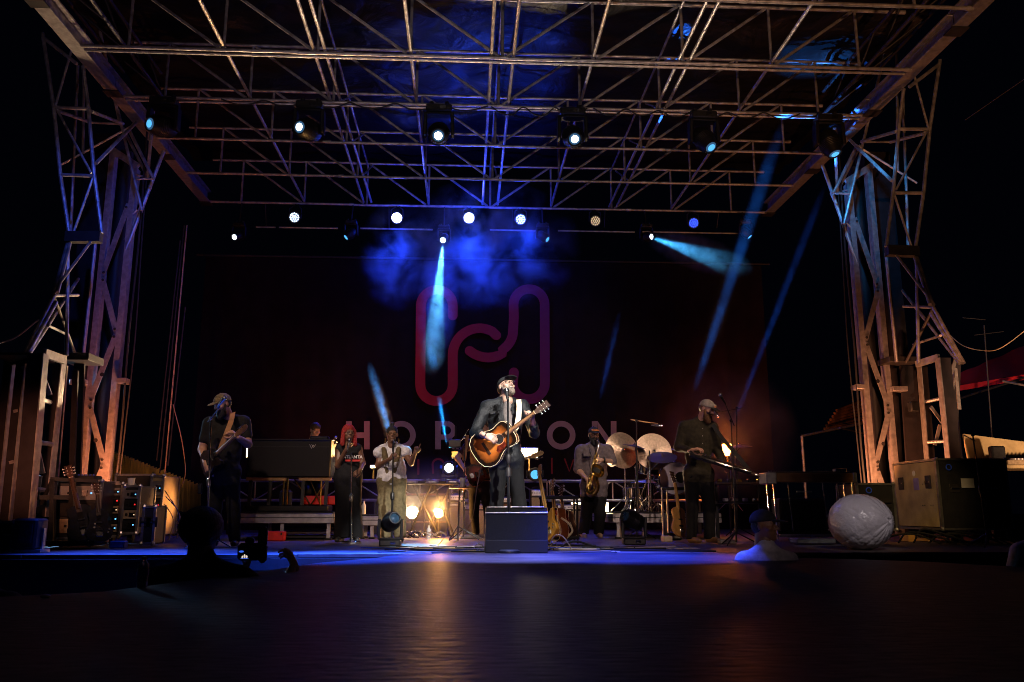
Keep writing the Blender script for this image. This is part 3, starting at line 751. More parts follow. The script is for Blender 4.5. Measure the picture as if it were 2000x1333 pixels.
def footframe(mir, nm):
    X = Vector
    A = lambda x, y, D: at(x, y, D)
    t = thing('base_frame', 'steel box frame like a short ladder at the foot of the '+nm+' outrigger', 'frame', X((7.2, 12.5, -.2)) if mir else X((-4.6, 10.0, -.2)), 'box frames at the outrigger feet')
    # near pair of plates with rungs, then the rear pair
    for (xt, yt, xb_, yb, D, w_, dp) in ((1832, 700, 1857, 940, 12.3, .06, .24), (1796, 716, 1815, 945, 12.8, .05, .22), (1862, 712, 1850, 940, 12.9, .05, .2)) if mir else ((88, 692, 56, 1070, 9.75, .06, .26), (52, 712, 16, 1070, 10.25, .06, .22), (124, 700, 92, 1010, 10.6, .05, .2), (28, 706, -8, 1070, 10.6, .05, .2)):
        p, q = A(xt, yt, D), A(xb_, yb, D)
        sd = -1 if mir else 1; wd = .17 if xt in (88, 1832) else .10
        part(t, 'upright', MB().bar(p+Vector((-sd*wd/2, 0, 0)), q+Vector((-sd*wd/2, 0, 0)), wd, .10, up=Vector((0, 1, 0))), 'dark_paint')
        part(t, 'lit_edge', MB().bar(p+Vector((sd*.008, 0, 0)), q+Vector((sd*.008, 0, 0)), .014, .13, up=Vector((0, 1, 0))), 'tower_steel')  # lighter steel paints the lit side onto each dark plate
    if mir:
        p, q = A(1832, 700, 12.3), A(1857, 940, 12.3); q.z = q.z
        for x in (1832, 1796): pass
        part(t, 'top_rail', MB().bar(A(1790, 712, 12.7), A(1834, 698, 12.3), .05, .10), 'tower_steel'); part(t, 'cap_plate', MB().box(A(1755, 706, 12.9), (.5, .4, .09), .006), 'dark_steel')
        for (x0, y0, x1, y1) in ((1808, 785, 1842, 778), (1812, 864, 1848, 862)): part(t, 'rung', MB().tube([A(x0, y0, 12.6), A(x1, y1, 12.4)], .026, 8), 'tower_steel')
        for (x0, y0, x1, y1) in ((1818, 795, 1840, 825), (1836, 830, 1826, 870), (1858, 730, 1870, 690), (1874, 800, 1866, 720)): part(t, 'diagonal', MB().bar(A(x0, y0, 12.5), A(x1, y1, 12.6), .05, .02, up=Vector((0, 1, 0))), 'tower_steel')
        part(t, 'blade', MB().bar(A(1775, 715, 13.0), A(1790, 940, 13.0), .30, .04, up=Vector((0, 1, 0))), 'dark_paint')
        part(t, 'flood_box', MB().box(A(1784, 795, 12.6), (.14, .12, .16), .02), 'black_metal')
        return t
    part(t, 'top_rail', MB().bar(A(86, 690, 9.75), A(126, 704, 10.5), .05, .10), 'tower_steel')
    part(t, 'top_rail', MB().bar(A(24, 706, 10.5), A(80, 700, 9.9), .05, .10), 'dark_steel')
    for (x0, y0, x1, y1) in ((78, 780, 98, 786), (70, 864, 100, 868), (62, 956, 90, 958)):
        part(t, 'rung', MB().tube([A(x0, y0, 9.9), A(x1, y1, 10.5)], .028, 8), 'tower_steel')
    for (x0, y0, x1, y1) in ((46, 715, 60, 775), (84, 735, 98, 772), (78, 930, 70, 990), (74, 880, 84, 925), (30, 800, 48, 860), (22, 900, 40, 960)):
        part(t, 'diagonal', MB().bar(A(x0, y0, 10.2), A(x1, y1, 10.3), .05, .02, up=Vector((0, 1, 0))), 'tower_steel')
    # blade plates between frame and mast
    for (x0, y0, x1, y1, D) in ((148, 725, 138, 930, 11.4), (127, 715, 104, 935, 11.6), (156, 705, 146, 930, 11.9)):
        part(t, 'blade', MB().bar(A(x0, y0, D), A(x1, y1+60, D), .14 if x0 == 156 else .07, .04, up=Vector((0, 1, 0))), 'tower_steel' if x0 == 127 else 'dark_paint')
    part(t, 'cap_plate', MB().box(A(158, 702, 11.8), (.42, .5, .10), .006), 'dark_steel')
    part(t, 'cap_plate', MB().box(A(42, 700, 10.2), (.5, .6, .03), .004), 'dark_steel')
for mir, nm in ((False, 'left'), (True, 'right')):
    tower(mir, nm); footframe(mir, nm)

# ------------------------------------------------------------------ banner with folds, logo and lettering
BD = 18.9
mat('banner_cloth', (.012, .008, .009), .9, 0, .35, 3, .2, 30, spec=.1)
nx, nz = 260, 12; vs = []; fs = []
x0, x1 = at(385, 700, BD).x, at(1500, 700, BD).x; zt, zbn = at(900, 508, BD).z, .0
for i in range(nx+1):
    x = x0+(x1-x0)*i/nx
    for j in range(nz+1):
        z = zt+(zbn-zt)*j/nz; f = .25+.75*j/nz
        vs.append((x, BD+.09+f*(.03*math.sin(x*5.1+.6*math.sin(z))+.018*math.sin(x*11.7+z*.8)+.005*math.sin(x*23+z)), z))
for i in range(nx):
    for j in range(nz): a = i*(nz+1)+j; fs.append((a, a+nz+1, a+nz+2, a+1))
ban = thing('backdrop_banner', 'huge black stage backdrop with red looped logo and HORIZON lettering', 'banner', (CX, BD, 0))
part(ban, 'cloth', MB().add(vs, fs), 'banner_cloth')
part(ban, 'hanging_pipe', steel((x0-.2, BD+.05, zt+.03), (x1+.2, BD+.05, zt+.03), .025), 'dark_steel')
m = mat('logo_red', (.6, .01, .02), .75, 0, .12, 5)
nt = m.node_tree; tcn = [n for n in nt.nodes if n.type == 'TEX_COORD'][0]; sx = nt.nodes.new('ShaderNodeSeparateXYZ'); nt.links.new(tcn.outputs['Generated'], sx.inputs[0])
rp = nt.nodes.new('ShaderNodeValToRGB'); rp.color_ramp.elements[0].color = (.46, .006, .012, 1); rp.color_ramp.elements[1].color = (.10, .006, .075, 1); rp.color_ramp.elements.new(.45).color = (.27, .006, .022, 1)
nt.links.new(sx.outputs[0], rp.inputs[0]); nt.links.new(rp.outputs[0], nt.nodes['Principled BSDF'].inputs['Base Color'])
mat('letter_grey', (.34, .23, .215), .8, 0, .12, 5); mat('letter_red', (.22, .014, .010), .8, 0, .15, 5)
BY = BD-.012
def bp2(x, y): p = at(660+x/2.898, 400+y/2.898, BY); return Vector((p.x, p.z))
def ribbon(path, w, closed=False):
    """flat stroke with round ends in the plane of the banner"""
    P = [Vector(p) for p in path]; n = len(P); mb = MB(); vs = []
    for i, p in enumerate(P):
        d = (P[(i+1) % n]-P[i-1]) if closed else P[min(i+1, n-1)]-P[max(i-1, 0)]
        d.normalize(); q = Vector((-d.y, d.x))*w/2; vs += [(p.x+q.x, BY, p.y+q.y), (p.x-q.x, BY, p.y-q.y)]
    k = n if closed else n-1
    mb.add(vs, [(2*i, 2*((i+1) % n), 2*((i+1) % n)+1, 2*i+1) for i in range(k)])
    if not closed:
        for e, o in ((P[0], P[1]), (P[-1], P[-2])):
            d = (e-o).normalized(); a0 = math.atan2(d.y, d.x)
            mb.add([(e.x, BY, e.y)]+[(e.x+math.cos(a0+t)*w/2, BY, e.y+math.sin(a0+t)*w/2) for t in np.linspace(-1.571, 1.571, 12)], [(0, i+1, i+2) for i in range(11)])
    return mb
def arc(cx, cy_, r, a0, a1, n=16): return [(cx+r*math.cos(R(t)), cy_-r*math.sin(R(t))) for t in np.linspace(a0, a1, n)]
wst = (bp2(496, 900)-bp2(440, 900)).length
pl_ = [(650, 628)]+arc(560, 572, 90, 0, 180)+arc(558, 1020, 92, 180, 360)+[(650, 900)]+arc(802, 852, 152, 180, 62, 20)+[(896, 740)]
logo1 = ribbon([bp2(*p) for p in pl_], wst)
pr_ = arc(850, 704, 162, 230, 300, 8)+arc(862, 712, 130, 302, 350, 8)+[(996, 640)]+arc(1082, 566, 88, 180, 0)+arc(1080, 1010, 92, 0, -172)+[(996, 950)]
logo2 = ribbon([bp2(*p) for p in pr_], wst)
lg = MB(); lg.v = logo1.v+logo2.v; lg.f = logo1.f+[tuple(i+len(logo1.v) for i in f) for f in logo2.f]
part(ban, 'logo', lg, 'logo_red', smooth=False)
def px2(x, y): p = at(x, y, BY); return Vector((p.x, p.z))
def bars(quads):
    mb = MB()
    for q in quads: mb.add([(px2(*p).x, BY, px2(*p).y) for p in q], [tuple(range(len(q)))])
    return mb
YT, YB_ = 823, 878; SW = 11
def vbar(x): return [(x, YT), (x+SW, YT), (x+SW, YB_), (x, YB_)]
def letter(n, mb, m='letter_grey'): part(ban, 'letter', mb, m, 'letter '+n, smooth=False)
letter('H', bars([vbar(676), vbar(711), [(687, 845), (711, 845), (711, 856), (687, 856)]]))
def ring(cx): 
    P = [px2(cx+22.5*math.cos(t), 850.5-22.5*math.sin(t)) for t in np.linspace(0, 2*math.pi, 41)[:-1]]; return ribbon(P, (px2(cx+11, 850)-px2(cx, 850)).length, True)
letter('O', ring(784))
rb = bars([vbar(850), [(861, 823), (874, 823), (874, 833), (861, 833)], [(861, 849), (874, 849), (874, 859), (861, 859)], [(871, 858), (882, 856), (897, 878), (884, 878)]])
rr_ = ribbon([px2(873+13*math.cos(t), 841-13*math.sin(t)) for t in np.linspace(-1.5, 1.5, 14)], (px2(884, 850)-px2(874, 850)).length)
rb.add(rr_.v[:28], [f for f in rr_.f if max(f) < 28]); letter('R', rb)
letter('I', bars([vbar(925)]))
letter('Z', bars([[(976, 823), (1018, 823), (1018, 833), (976, 833)], [(1004, 833), (1018, 833), (990, 868), (976, 868)], [(976, 868), (1018, 868), (1018, 878), (976, 878)]]))
letter('O', ring(1096))
letter('N', bars([vbar(1156), vbar(1193), [(1167, 823), (1168, 840), (1193, 878), (1193, 860)]]))
def thin(P, w=4.0): return ribbon([px2(*p) for p in P], (px2(900+w, 850)-px2(900, 850)).length)
letter('I', thin([(817, 899), (817, 926)]), 'letter_red')
letter('C', thin([(846, 924)]+[(856+11*math.cos(R(t)), 908-11*math.sin(R(t))) for t in np.linspace(180, 20, 14)]), 'letter_red')
letter('I', thin([(1078, 896), (1078, 925)], 3), 'letter_red')
letter('V', thin([(1103, 897), (1112, 921), (1120, 899)], 3), 'letter_red')

# ------------------------------------------------------------------ show lights
def moving_head(label, hang, aim, s=1.0, lens='lens_off', group=None, up=False, yaw0=0):
    """hang: clamp point on the truss, or the floor point when up=True"""
    hang = Vector(hang); aim = Vector(aim)
    t = thing('moving_head', label, 'stage light', hang, group); zz = 1 if up else -1
    def P(x, y, z): return hang+Vector((x*s, y*s, zz*z*s))
    if not up:
        for q in (-1, 1): part(t, 'clamp', MB().tube([P(q*.12, 0, -.03), P(q*.12, 0, .06)], .035*s, 8), 'black_metal')
    z0 = .02 if up else .05
    part(t, 'base', MB().box(P(0, 0, z0+.06), (.40*s, .26*s, .12*s), .02*s), 'black_metal')
    part(t, 'display', MB().box(P(.06, -.132, z0+.06), (.09*s, .004, .05*s)), 'screen_glass')
    c = P(0, 0, z0+.44); 
    for q in (-1, 1):
        part(t, 'yoke_arm', MB().bar(P(q*.205, 0, z0+.12), P(q*.215, 0, z0+.50), .055*s, .17*s, bev=.012*s, up=Vector((0, 1, 0))), 'black_plastic')
    part(t, 'yoke_bridge', MB().box(P(0, 0, z0+.135), (.42*s, .17*s, .035*s), .01*s), 'black_plastic')
    d = (aim-c).normalized()
    h = part(t, 'head', MB().lathe(c-d*.20*s, d, [(0, .05*s), (.01*s, .12*s), (.06*s, .155*s), (.22*s, .165*s), (.34*s, .15*s), (.42*s, .115*s), (.44*s, .112*s), (.44*s, .098*s), (.425*s, .09*s)], 24), 'black_plastic')
    mb = MB()
    for k in range(5): mb.lathe(c+d*(.0+.03*k)*s, d, [(0, .168*s), (.006*s, .172*s), (.012*s, .168*s)], 24, False)
    part(h, 'cooling_ring', mb, 'black_metal')
    part(h, 'lens', MB().lathe(c+d*.228*s, d, [(0, .088*s), (.010*s, .07*s), (.018*s, .03*s), (.02*s, .002)], 20), lens if s < .9 or lens == 'lens_off' else 'lens_ring')
    if s >= .9: part(h, 'lens_core', MB().lathe(c+d*.244*s, d, [(0, .060*s), (.006*s, .045*s), (.008*s, .002)], 20), lens)
    return t, c+d*.26*s
mat('lens_ring', (.02, .05, .09), .06, 0, .4, 40, emit=(.10, .30, .6), estr=.35, coat=1)
mat('lens_cyan_glass', (.02, .10, .2), .05, 0, .6, 60, emit=(.10, .50, 1), estr=1.3, coat=1)
BIG = [((295, 275), 'lens_cyan_glass', (-.55, -.85, -.22), 'hanging furthest left beside the tower, glowing cyan'),
       ((587, 268), 'lamp_cool', (-.5, -1, -.25), 'hanging second from the left, tilted and glowing pale blue'),
       ((856, 300), 'lamp_white', (.0, -.8, -.55), 'hanging left of the roof centre, lens glowing white'),
       ((1121, 300), 'lamp_blue_white', (.04, -.8, -.55), 'hanging right of the roof centre, lens glowing bluish white'),
       ((1388, 300), 'lens_cyan_glass', (.35, -.6, -.9), 'hanging second from the right, pointing steeply down'),
       ((1633, 320), 'lens_cyan_glass', (.25, -.35, -1.2), 'hanging furthest right, pointing down past the tower')]
big_src = []
for (p, l, d, lab) in BIG:
    D = 12.35; tgt = at(p[0], p[1], D); d = Vector(d).normalized()
    top = Vector((tgt.x-d.x*.25, 12.42, ZB-.03))
    t, src = moving_head('big black moving head '+lab, top, Vector((top.x, 12.42, ZB-.53))+d*5, 1.02, l, 'big moving heads under the third roof truss')
    big_src.append((src, d))
def par(label, c, aim, lens, s=1.0, full=False, hang=None, group=None, dots='lamp_blue_white'):
    c = Vector(c); d = (Vector(aim)-c).normalized(); t = thing('par_can', label, 'stage light', c, group)
    part(t, 'housing', MB().lathe(c-d*.20*s, d, [(0, .06*s), (.02*s, .10*s), (.19*s, .115*s), (.21*s, .118*s), (.21*s, .108*s), (.19*s, .105*s)], 24), 'black_metal')
    if full: part(t, 'lens', MB().lathe(c-d*.005, d, [(0, .104*s), (.01, .08*s), (.014, .002)], 24), lens)
    else:
        part(t, 'face', MB().disc(c-d*.006, d, .104*s, 24), 'black_plastic')
        a, b, _ = frame(d); mb = MB()
        for r_, n_ in ((0, 1), (.042, 6), (.083, 12)):
            for k in range(n_):
                u = 2*math.pi*k/n_; mb.lathe(c+(a*math.cos(u)+b*math.sin(u))*r_*s-d*.004, d, [(0, .0165*s), (.006, .012*s), (.008, .001)], 8)
        part(t, 'led', mb, lens)
    hg = hang if hang is not None else c+Vector((0, .05, .35))
    for q in (-1, 1): part(t, 'bracket', MB().tube([c+Vector((q*.125*s, .06, 0)), c+Vector((q*.12*s, .05, .2*s)), Vector(hg)+Vector((q*.02, 0, 0))], .012, 6), 'dark_steel')
    return t
PY = 16.9
for (x, y, l, f, lab) in [(575, 425, 'lamp_blue_white', False, 'leftmost round LED can glowing bluish white in dots'), (775, 426, 'lamp_white', True, 'LED can glowing solid white above the left smoke'),
                          (916, 426, 'lamp_white', True, 'brightest LED can, solid white in the blue haze over the logo'), (1017, 429, 'lamp_blue_white', False, 'LED can with white dots, first right of the logo'),
                          (1163, 432, 'lamp_dim', False, 'unlit LED can with faint warm dots'), (1355, 436, 'lamp_blue', False, 'rightmost LED can glowing deep blue')]:
    c = at(x, y, PY); par(lab, c, c+Vector((.15 if x < 900 else -.1, -4, -1.6)), l, 1.0, f, Vector((c.x, 17.1, ZB-.02)), 'LED cans under the sixth truss')
# lighting pipe under the rear truss in four lengths
t = thing('lighting_pipe', 'thin horizontal pipe below the LED cans at the back', 'pipe', at(900, 447, 17.3))
for (a, b) in ((500, 538), (545, 660), (704, 845), (957, 1046), (1090, 1240), (1255, 1440)):
    pa = at(a, 444+(a-500)*.012, 17.3); pb = at(b, 444+(b-500)*.012, 17.3); part(t, 'length', steel(pa, Vector((pb.x, pb.y, pa.z)), .018), 'tube_steel')
for x in (520, 760, 1000, 1180, 1400):
    p = at(x, 446, 17.3); part(t, 'drop', steel(p, Vector((p.x, 17.1, ZB)), .010), 'dark_steel')
small_src = {}
for (x, y, l, d, lab) in [(457, 465, 'lamp_cool', (-.5, -1, -.55), 'small moving head at the far left of the rear row, glowing white'), (675, 466, 'lens_cyan_glass', (-.8, -.4, -.8), 'small moving head left of the smoke, dark and turned aside'),
                          (865, 471, 'lamp_cool', (-.14, -1, -.62), 'small moving head throwing the wide blue beam past the logo'), (1070, 470, 'lens_cyan_glass', (.8, -.5, -.7), 'small moving head right of the logo haze, dark'),
                          (1273, 464, 'lamp_cool', (.75, -1.0, -.26), 'small moving head throwing its beam to the right'), (1465, 465, 'lens_cyan_glass', (.8, -.4, -1.2), 'small moving head at the far right of the rear row')]:
    d = Vector(d).normalized(); l_ = at(x, y, 16.9); c = l_-d*.15; hang = Vector((c.x, c.y, c.z+.32))
    t, src = moving_head(lab, hang, c+d*5, .62, l, 'small moving heads behind the LED cans'); small_src[x] = (src, d)
    part(t, 'drop_pipe', steel(hang, Vector((hang.x, 17.1, ZB)), .014), 'dark_steel')
# fixtures standing on the deck and on the low rear truss
floor_src = {}
for (x, y, D, aim, lab, s) in [(762, 1052, 10.1, (.4, -.9, .35), 'black moving head standing on the deck in front of the singer in olive trousers', .62),
                               (1238, 1050, 10.3, (-.75, -.6, .35), 'black moving head standing on the deck below the drum riser', .66)]:
    b = at(x, 1069, D); b.z = 0
    t, src = moving_head(lab, b, b+Vector((0, 0, .3))+Vector(aim)*4, s, 'lens_off', 'moving heads standing on the deck', up=True); floor_src[x] = src
RT_Y = 15.7
for (x, y, lab) in [(877, 915, 'small moving head on the rear rail, lens bright blue, beside the bassist'), (1045, 928, 'small moving head on the rear rail behind the guitars, lens cyan')]:
    c = at(x, y, RT_Y-.1); b = Vector((c.x, RT_Y, 1.0)); s = .62
    d = (CAMP+Vector((0, 0, .8))-c).normalized()
    t = thing('moving_head', lab, 'stage light', b, 'moving heads on the rear rail')
    part(t, 'base', MB().box(b+Vector((0, 0, .04)), (.3, .22, .08), .015), 'black_metal')
    for q in (-1, 1): part(t, 'yoke_arm', MB().bar(b+Vector((q*.14, 0, .07)), c+Vector((q*.145, 0, .03)), .04, .11), 'black_plastic')
    h = part(t, 'head', MB().lathe(c-d*.16, d, [(0, .05), (.02, .11), (.1, .14), (.2, .135), (.27, .115), (.27, .10)], 24), 'black_plastic')
    part(h, 'lens', MB().lathe(c+d*.105, d, [(0, .096), (.012, .06), (.016, .001)], 20), 'lamp_cool' if x == 877 else 'lens_cyan_glass')

# low rear truss standing on the deck, in three lengths
for k, (a, b, lab) in enumerate(((-4.35, -1.45, 'left length of the low black truss rail behind the organ'), (-1.40, 1.50, 'middle length of the low truss rail behind the front man'), (1.55, 4.45, 'right length of the low truss rail behind the saxophonist'))):
    t = thing('ground_truss', lab, 'truss', ((a+b)/2, RT_Y, .6), 'low truss rails across the back')
    for z in (.60, .95):
        for y in (RT_Y-.15, RT_Y+.15): part(t, 'chord', steel((a, y, z), (b, y, z), .024), 'alu')
    m_ = 5; st = (b-a)/m_
    for i in range(m_+1): part(t, 'post', steel((a+st*i, RT_Y-.15, .60), (a+st*i, RT_Y-.15, .95), .014), 'alu')
    for i in range(m_):
        p, q = ((a+st*i, RT_Y-.15, .60), (a+st*(i+1), RT_Y-.15, .95)) if (i % 2) else ((a+st*i, RT_Y-.15, .95), (a+st*(i+1), RT_Y-.15, .60))
        part(t, 'brace', steel(p, q, .012), 'alu')
    for xx in (a+.15, b-.15): part(t, 'foot', MB().box((xx, RT_Y, .29), (.06, .34, .58)), 'black_metal')

# visible lamps of the set
def bulb(label, c, r, m, shade=False, stand=None, cat='lamp', name='stage_lamp'):
    c = Vector(c); t = thing(name, label, cat, c)
    d = (CAMP-c).normalized()
    part(t, 'reflector', MB().lathe(c-d*.10, d, [(0, r*.3), (.04, r*.9), (.10, r*1.14), (.105, r*1.14), (.10, r*1.04)], 24), 'black_metal')
    part(t, 'lens', MB().lathe(c, d, [(0, r), (.008, r*.7), (.010, .001)], 24), m)
    if stand is not None: part(t, 'stand', steel(c-d*.06, (c.x, c.y+.05, stand), .014), 'black_metal')
    return t
bulb('round lamp glowing warm white on the deck behind the singer in olive trousers', at(805, 1001, 13.9), .098, 'lamp_warm', stand=.0)
bulb('blazing bare amber lamp between the keyboard stand legs', at(857, 1003, 13.4), .065, 'lamp_warm', stand=.0)
t = bulb('second smaller blazing reflector beside the amber lamp', at(851, 998, 13.6), .03, 'lamp_warm', stand=0.0)
def blinder(x, y, D, w, h, m, lab):
    c = at(x, y, D); t = thing('blinder', lab, 'lamp', c)
    part(t, 'housing', MB().box(c+Vector((0, .07, 0)), (w+.04, .12, h+.04), .01), 'black_metal')
    part(t, 'lens', MB().box(c, (w, .012, h)), m)
    part(t, 'yoke', MB().bar(c+Vector((0, .08, -h/2)), Vector((c.x, c.y+.08, .97 if D > 14.5 else .45)), .03), 'brass')
    return t
blinder(1034, 885, 15.6, .30, .17, 'lamp_warm', 'rectangular white flood lamp blazing beside the front man on the rear rail')
blinder(485, 884, 15.0, .06, .16, 'lamp_warm', 'small upright lamp glowing by the left end of the organ')
blinder(729, 912, 15.4, .10, .04, 'lamp_warm', 'tiny lamp glinting between the two backing singers')
blinder(1182, 991, 13.9, .10, .14, 'lamp_warm', 'bright lamp at the left corner of the drum riser')
blinder(1126, 985, 14.3, .16, .05, 'lamp_warm', 'low lamp glowing half hidden behind the saxophonist')
# glass lamp glowing orange at the right
c = at(1420, 880, 14.9); t = thing('glass_lamp', 'glass lamp glowing orange behind the lap steel player', 'lamp', c)
part(t, 'globe', MB().lathe(c+Vector((0, 0, -.10)), (0, 0, 1), [(0, .035), (.05, .05), (.10, .075), (.20, .085), (.21, .08)], 20), 'lamp_amber')
part(t, 'foot', MB().lathe(c+Vector((0, 0, -.22)), (0, 0, 1), [(0, .07), (.02, .07), (.04, .03), (.12, .03)], 16), 'brass')
part(t, 'stand', steel(c+Vector((0, 0, -.22)), (c.x, c.y, 0), .02), 'black_metal')

# ------------------------------------------------------------------ risers
def riser(label, x0, x1, y0, y1, ztop, nm='riser', h=.14):
    t = thing(nm, label, 'riser', ((x0+x1)/2, (y0+y1)/2, 0))
    part(t, 'top', MB().box(((x0+x1)/2, (y0+y1)/2, ztop-.012), (x1-x0, y1-y0, .02)), 'black_plastic')
    for (a, b) in (((x0, y0, 0), (x1, y0, 0)), ((x0, y1, 0), (x1, y1, 0)), ((x0, y0, 0), (x0, y1, 0)), ((x1, y0, 0), (x1, y1, 0))):
        a, b = Vector(a), Vector(b); z = ztop-.025-h/2
        part(t, 'rail', MB().bar(a+Vector((0, 0, z)), b+Vector((0, 0, z)), .05, h, bev=.006), 'alu')
        part(t, 'rail_groove', MB().bar(a+Vector((0, 0, z+.01)), b+Vector((0, 0, z+.01)), .054, .012), 'black_metal')
    for (x, y) in ((x0+.06, y0+.06), (x1-.06, y0+.06), (x0+.06, y1-.06), (x1-.06, y1-.06), ((x0+x1)/2, y0+.06)):
        l = part(t, 'leg', MB().bar((x, y, 0.02), (x, y, ztop-.16), .05), 'alu'); part(l, 'foot', MB().box((x, y, .012), (.09, .09, .024), .004), 'rubber')
    return t
p0, p1 = at(452, 1003, 12.6), at(650, 1003, 12.6)
riser('long low riser under the organ on the left', p0.x, p1.x, 12.6, 14.9, .40)
p0, p1 = at(1200, 1004, 12.9), at(1330, 1004, 12.9)
riser('riser under the drum kit', p0.x, p1.x+.6, 12.9, 15.0, .40)
RZ = .40
# lit low step beside the backing singers
p0 = at(699, 1012, 13.0); riser('small aluminium step unit between the two backing singers', p0.x, p0.x+.42, 13.0, 13.6, .36)

# ------------------------------------------------------------------ organ console on its stand
x0, x1 = at(482, 900, 13.3).x, at(646, 900, 13.3).x
t = thing('organ', 'wide black keyboard console with a small silver W emblem on its back', 'keyboard', ((x0+x1)/2, 13.5, RZ))
zt_, zb_ = at(560, 860, 13.3).z, at(560, 932, 13.3).z
part(t, 'case', MB().box(((x0+x1)/2, 13.55, (zt_+zb_)/2), (x1-x0, .5, zt_-zb_), .015), 'black_plastic')
part(t, 'lid', MB().box(((x0+x1)/2, 13.58, zt_+.012), (x1-x0+.03, .5, .024), .006), 'black_metal')
part(t, 'trim', MB().box(((x0+x1)/2, 13.292, zt_-.10), (x1-x0-.02, .006, .012)), 'black_metal')
c = at(611, 872, 13.285)
w1 = MB()
for (a, b) in (((-.05, .03), (-.02, -.035)), ((-.02, -.035), (.005, .022)), ((.005, .022), (.02, -.01)), ((-.02, .03), (.008, -.02)), ((.012, -.02), (.045, .03))):
    w1.bar(c+Vector((a[0], 0, a[1])), c+Vector((b[0], 0, b[1])), .007, .004, up=Vector((0, 1, 0)))
part(t, 'emblem', w1, 'white_plastic')
part(t, 'lower_rail', MB().box(((x0+x1)/2-.35, 13.4, zb_-.03), (.62, .06, .05), .004), 'maple'); part(t, 'lower_rail', MB().box(((x0+x1)/2+.40, 13.4, zb_-.03), (.5, .06, .05), .004), 'maple')
for xx in (x0+.06, x0+.36, x1-.42, x1-.06): part(t, 'leg', MB().bar((xx, 13.35, RZ), (xx, 13.4, zb_), .05), 'black_metal')
for xx in (x0+.50, x0+.56, x1-.2): part(t, 'leg', steel((xx, 13.7, RZ), (xx, 13.7, zb_), .016), 'brass')
for (a, b) in ((x1-.62, x1-.35), (x1-.1, x1-.35), (x0+.9, x0+1.1)): part(t, 'strut', steel((a, 13.7, zb_-.02), (b, 13.7, RZ+.1), .012), 'brass')
part(t, 'base', MB().box(((x0+x1)/2, 13.45, RZ+.05), (x1-x0, .45, .09), .01), 'black_plastic')
part(t, 'pedal_bench', MB().box(((x0+x1)/2+.45, 14.0, RZ+.18), (.6, .3, .14), .01), 'vinyl_red')
c = at(556, 965, 13.8); single('bag', 'grey-blue bag standing under the organ', 'bag', MB().box((c.x, 13.9, RZ+.20), (.20, .12, .30), .04), 'hoodie_dark')
# gadgets on top of the organ
single('keyboard_module', 'small grey module with a blue light on top of the organ', 'module', MB().box((at(625, 856, 13.5).x, 13.5, zt_+.05), (.28, .2, .05), .01), 'black_metal')
for x, lab in ((655, 'small upright microphone at the right end of the organ'),): 
    c = at(x, 855, 13.4); mt = thing('microphone', lab, 'microphone', c); part(mt, 'body', steel(c+Vector((0, 0, -.1)), c, .014), 'black_metal'); part(mt, 'grille', MB().ball(c, .03, 12), 'chrome')
# red crate under the riser
c = at(537, 1053, 12.3); cr = thing('crate', 'red plastic crate on the deck below the organ riser', 'crate', Vector((c.x, 12.3, 0)))
w_, h_ = .27, .13
part(cr, 'box', MB().box((c.x, 12.3, h_/2+.002), (w_, .2, h_), .01), 'red_plastic'); part(cr, 'handle_recess', MB().box((c.x+w_/2-.03, 12.198, h_*.75), (.02, .004, .03)), 'rubber')
# flat cases stored under the riser
for k in range(4):
    single('flat_case', ['lowest of the dark flat boards stored under the organ riser', 'second dark flat board under the organ riser', 'third dark flat board under the organ riser', 'topmost dark flat board under the organ riser'][k], 'board',
           MB().box((at(610, 1030, 13.2).x, 13.3, .03+.06*k), (.85-.05*k, .5, .035), .004), 'wood_dark' if k % 2 else 'dark_steel', group='flat boards under the riser')

# ------------------------------------------------------------------ wedge monitor at the front man's feet
p0, p1 = at(948, 1080, 8.62), at(1071, 1080, 8.62); y0 = 8.66; h1 = .40
t = thing('floor_monitor', 'large dark grey wedge monitor at the front man\'s feet', 'monitor speaker', ((p0.x+p1.x)/2, y0, 0))
xa, xb2 = p0.x, p1.x; sect = [(y0, 0), (y0+.42, 0), (y0+.46, .09), (y0+.20, h1+.045), (y0+.06, h1+.045), (y0+.055, h1+.0), (y0, h1-.005)]
mat('monitor_paint', (.010, .010, .009), .6, .0, .4, 60, .6, 200, spec=.3)
mb = MB(); n_ = len(sect)
mb.add([(xa, y, z+.004) for y, z in sect]+[(xb2, y, z+.004) for y, z in sect], [tuple(range(n_)), tuple(range(n_, 2*n_))[::-1]]+[(k, n_+k, n_+(k+1) % n_, (k+1) % n_) for k in range(n_)])
part(t, 'cabinet', mb, 'monitor_paint', smooth=False)
part(t, 'top_lip', MB().box(((xa+xb2)/2, y0+.008, h1-.004), (xb2-xa+.006, .022, .014), .003), 'alu')
part(t, 'base_band', MB().box(((xa+xb2)/2, y0-.004, .065), (xb2-xa-.004, .006, .122), .002), 'rubber')
part(t, 'rear_lip', MB().box(((xa+xb2)/2-.005, y0+.13, h1+.052), (xb2-xa-.05, .15, .010), .002), 'alu')
for q in (xa+.01, xb2-.01): part(t, 'corner', MB().box((q, y0+.01, h1/2), (.012, .014, h1*.96), .003), 'rubber')

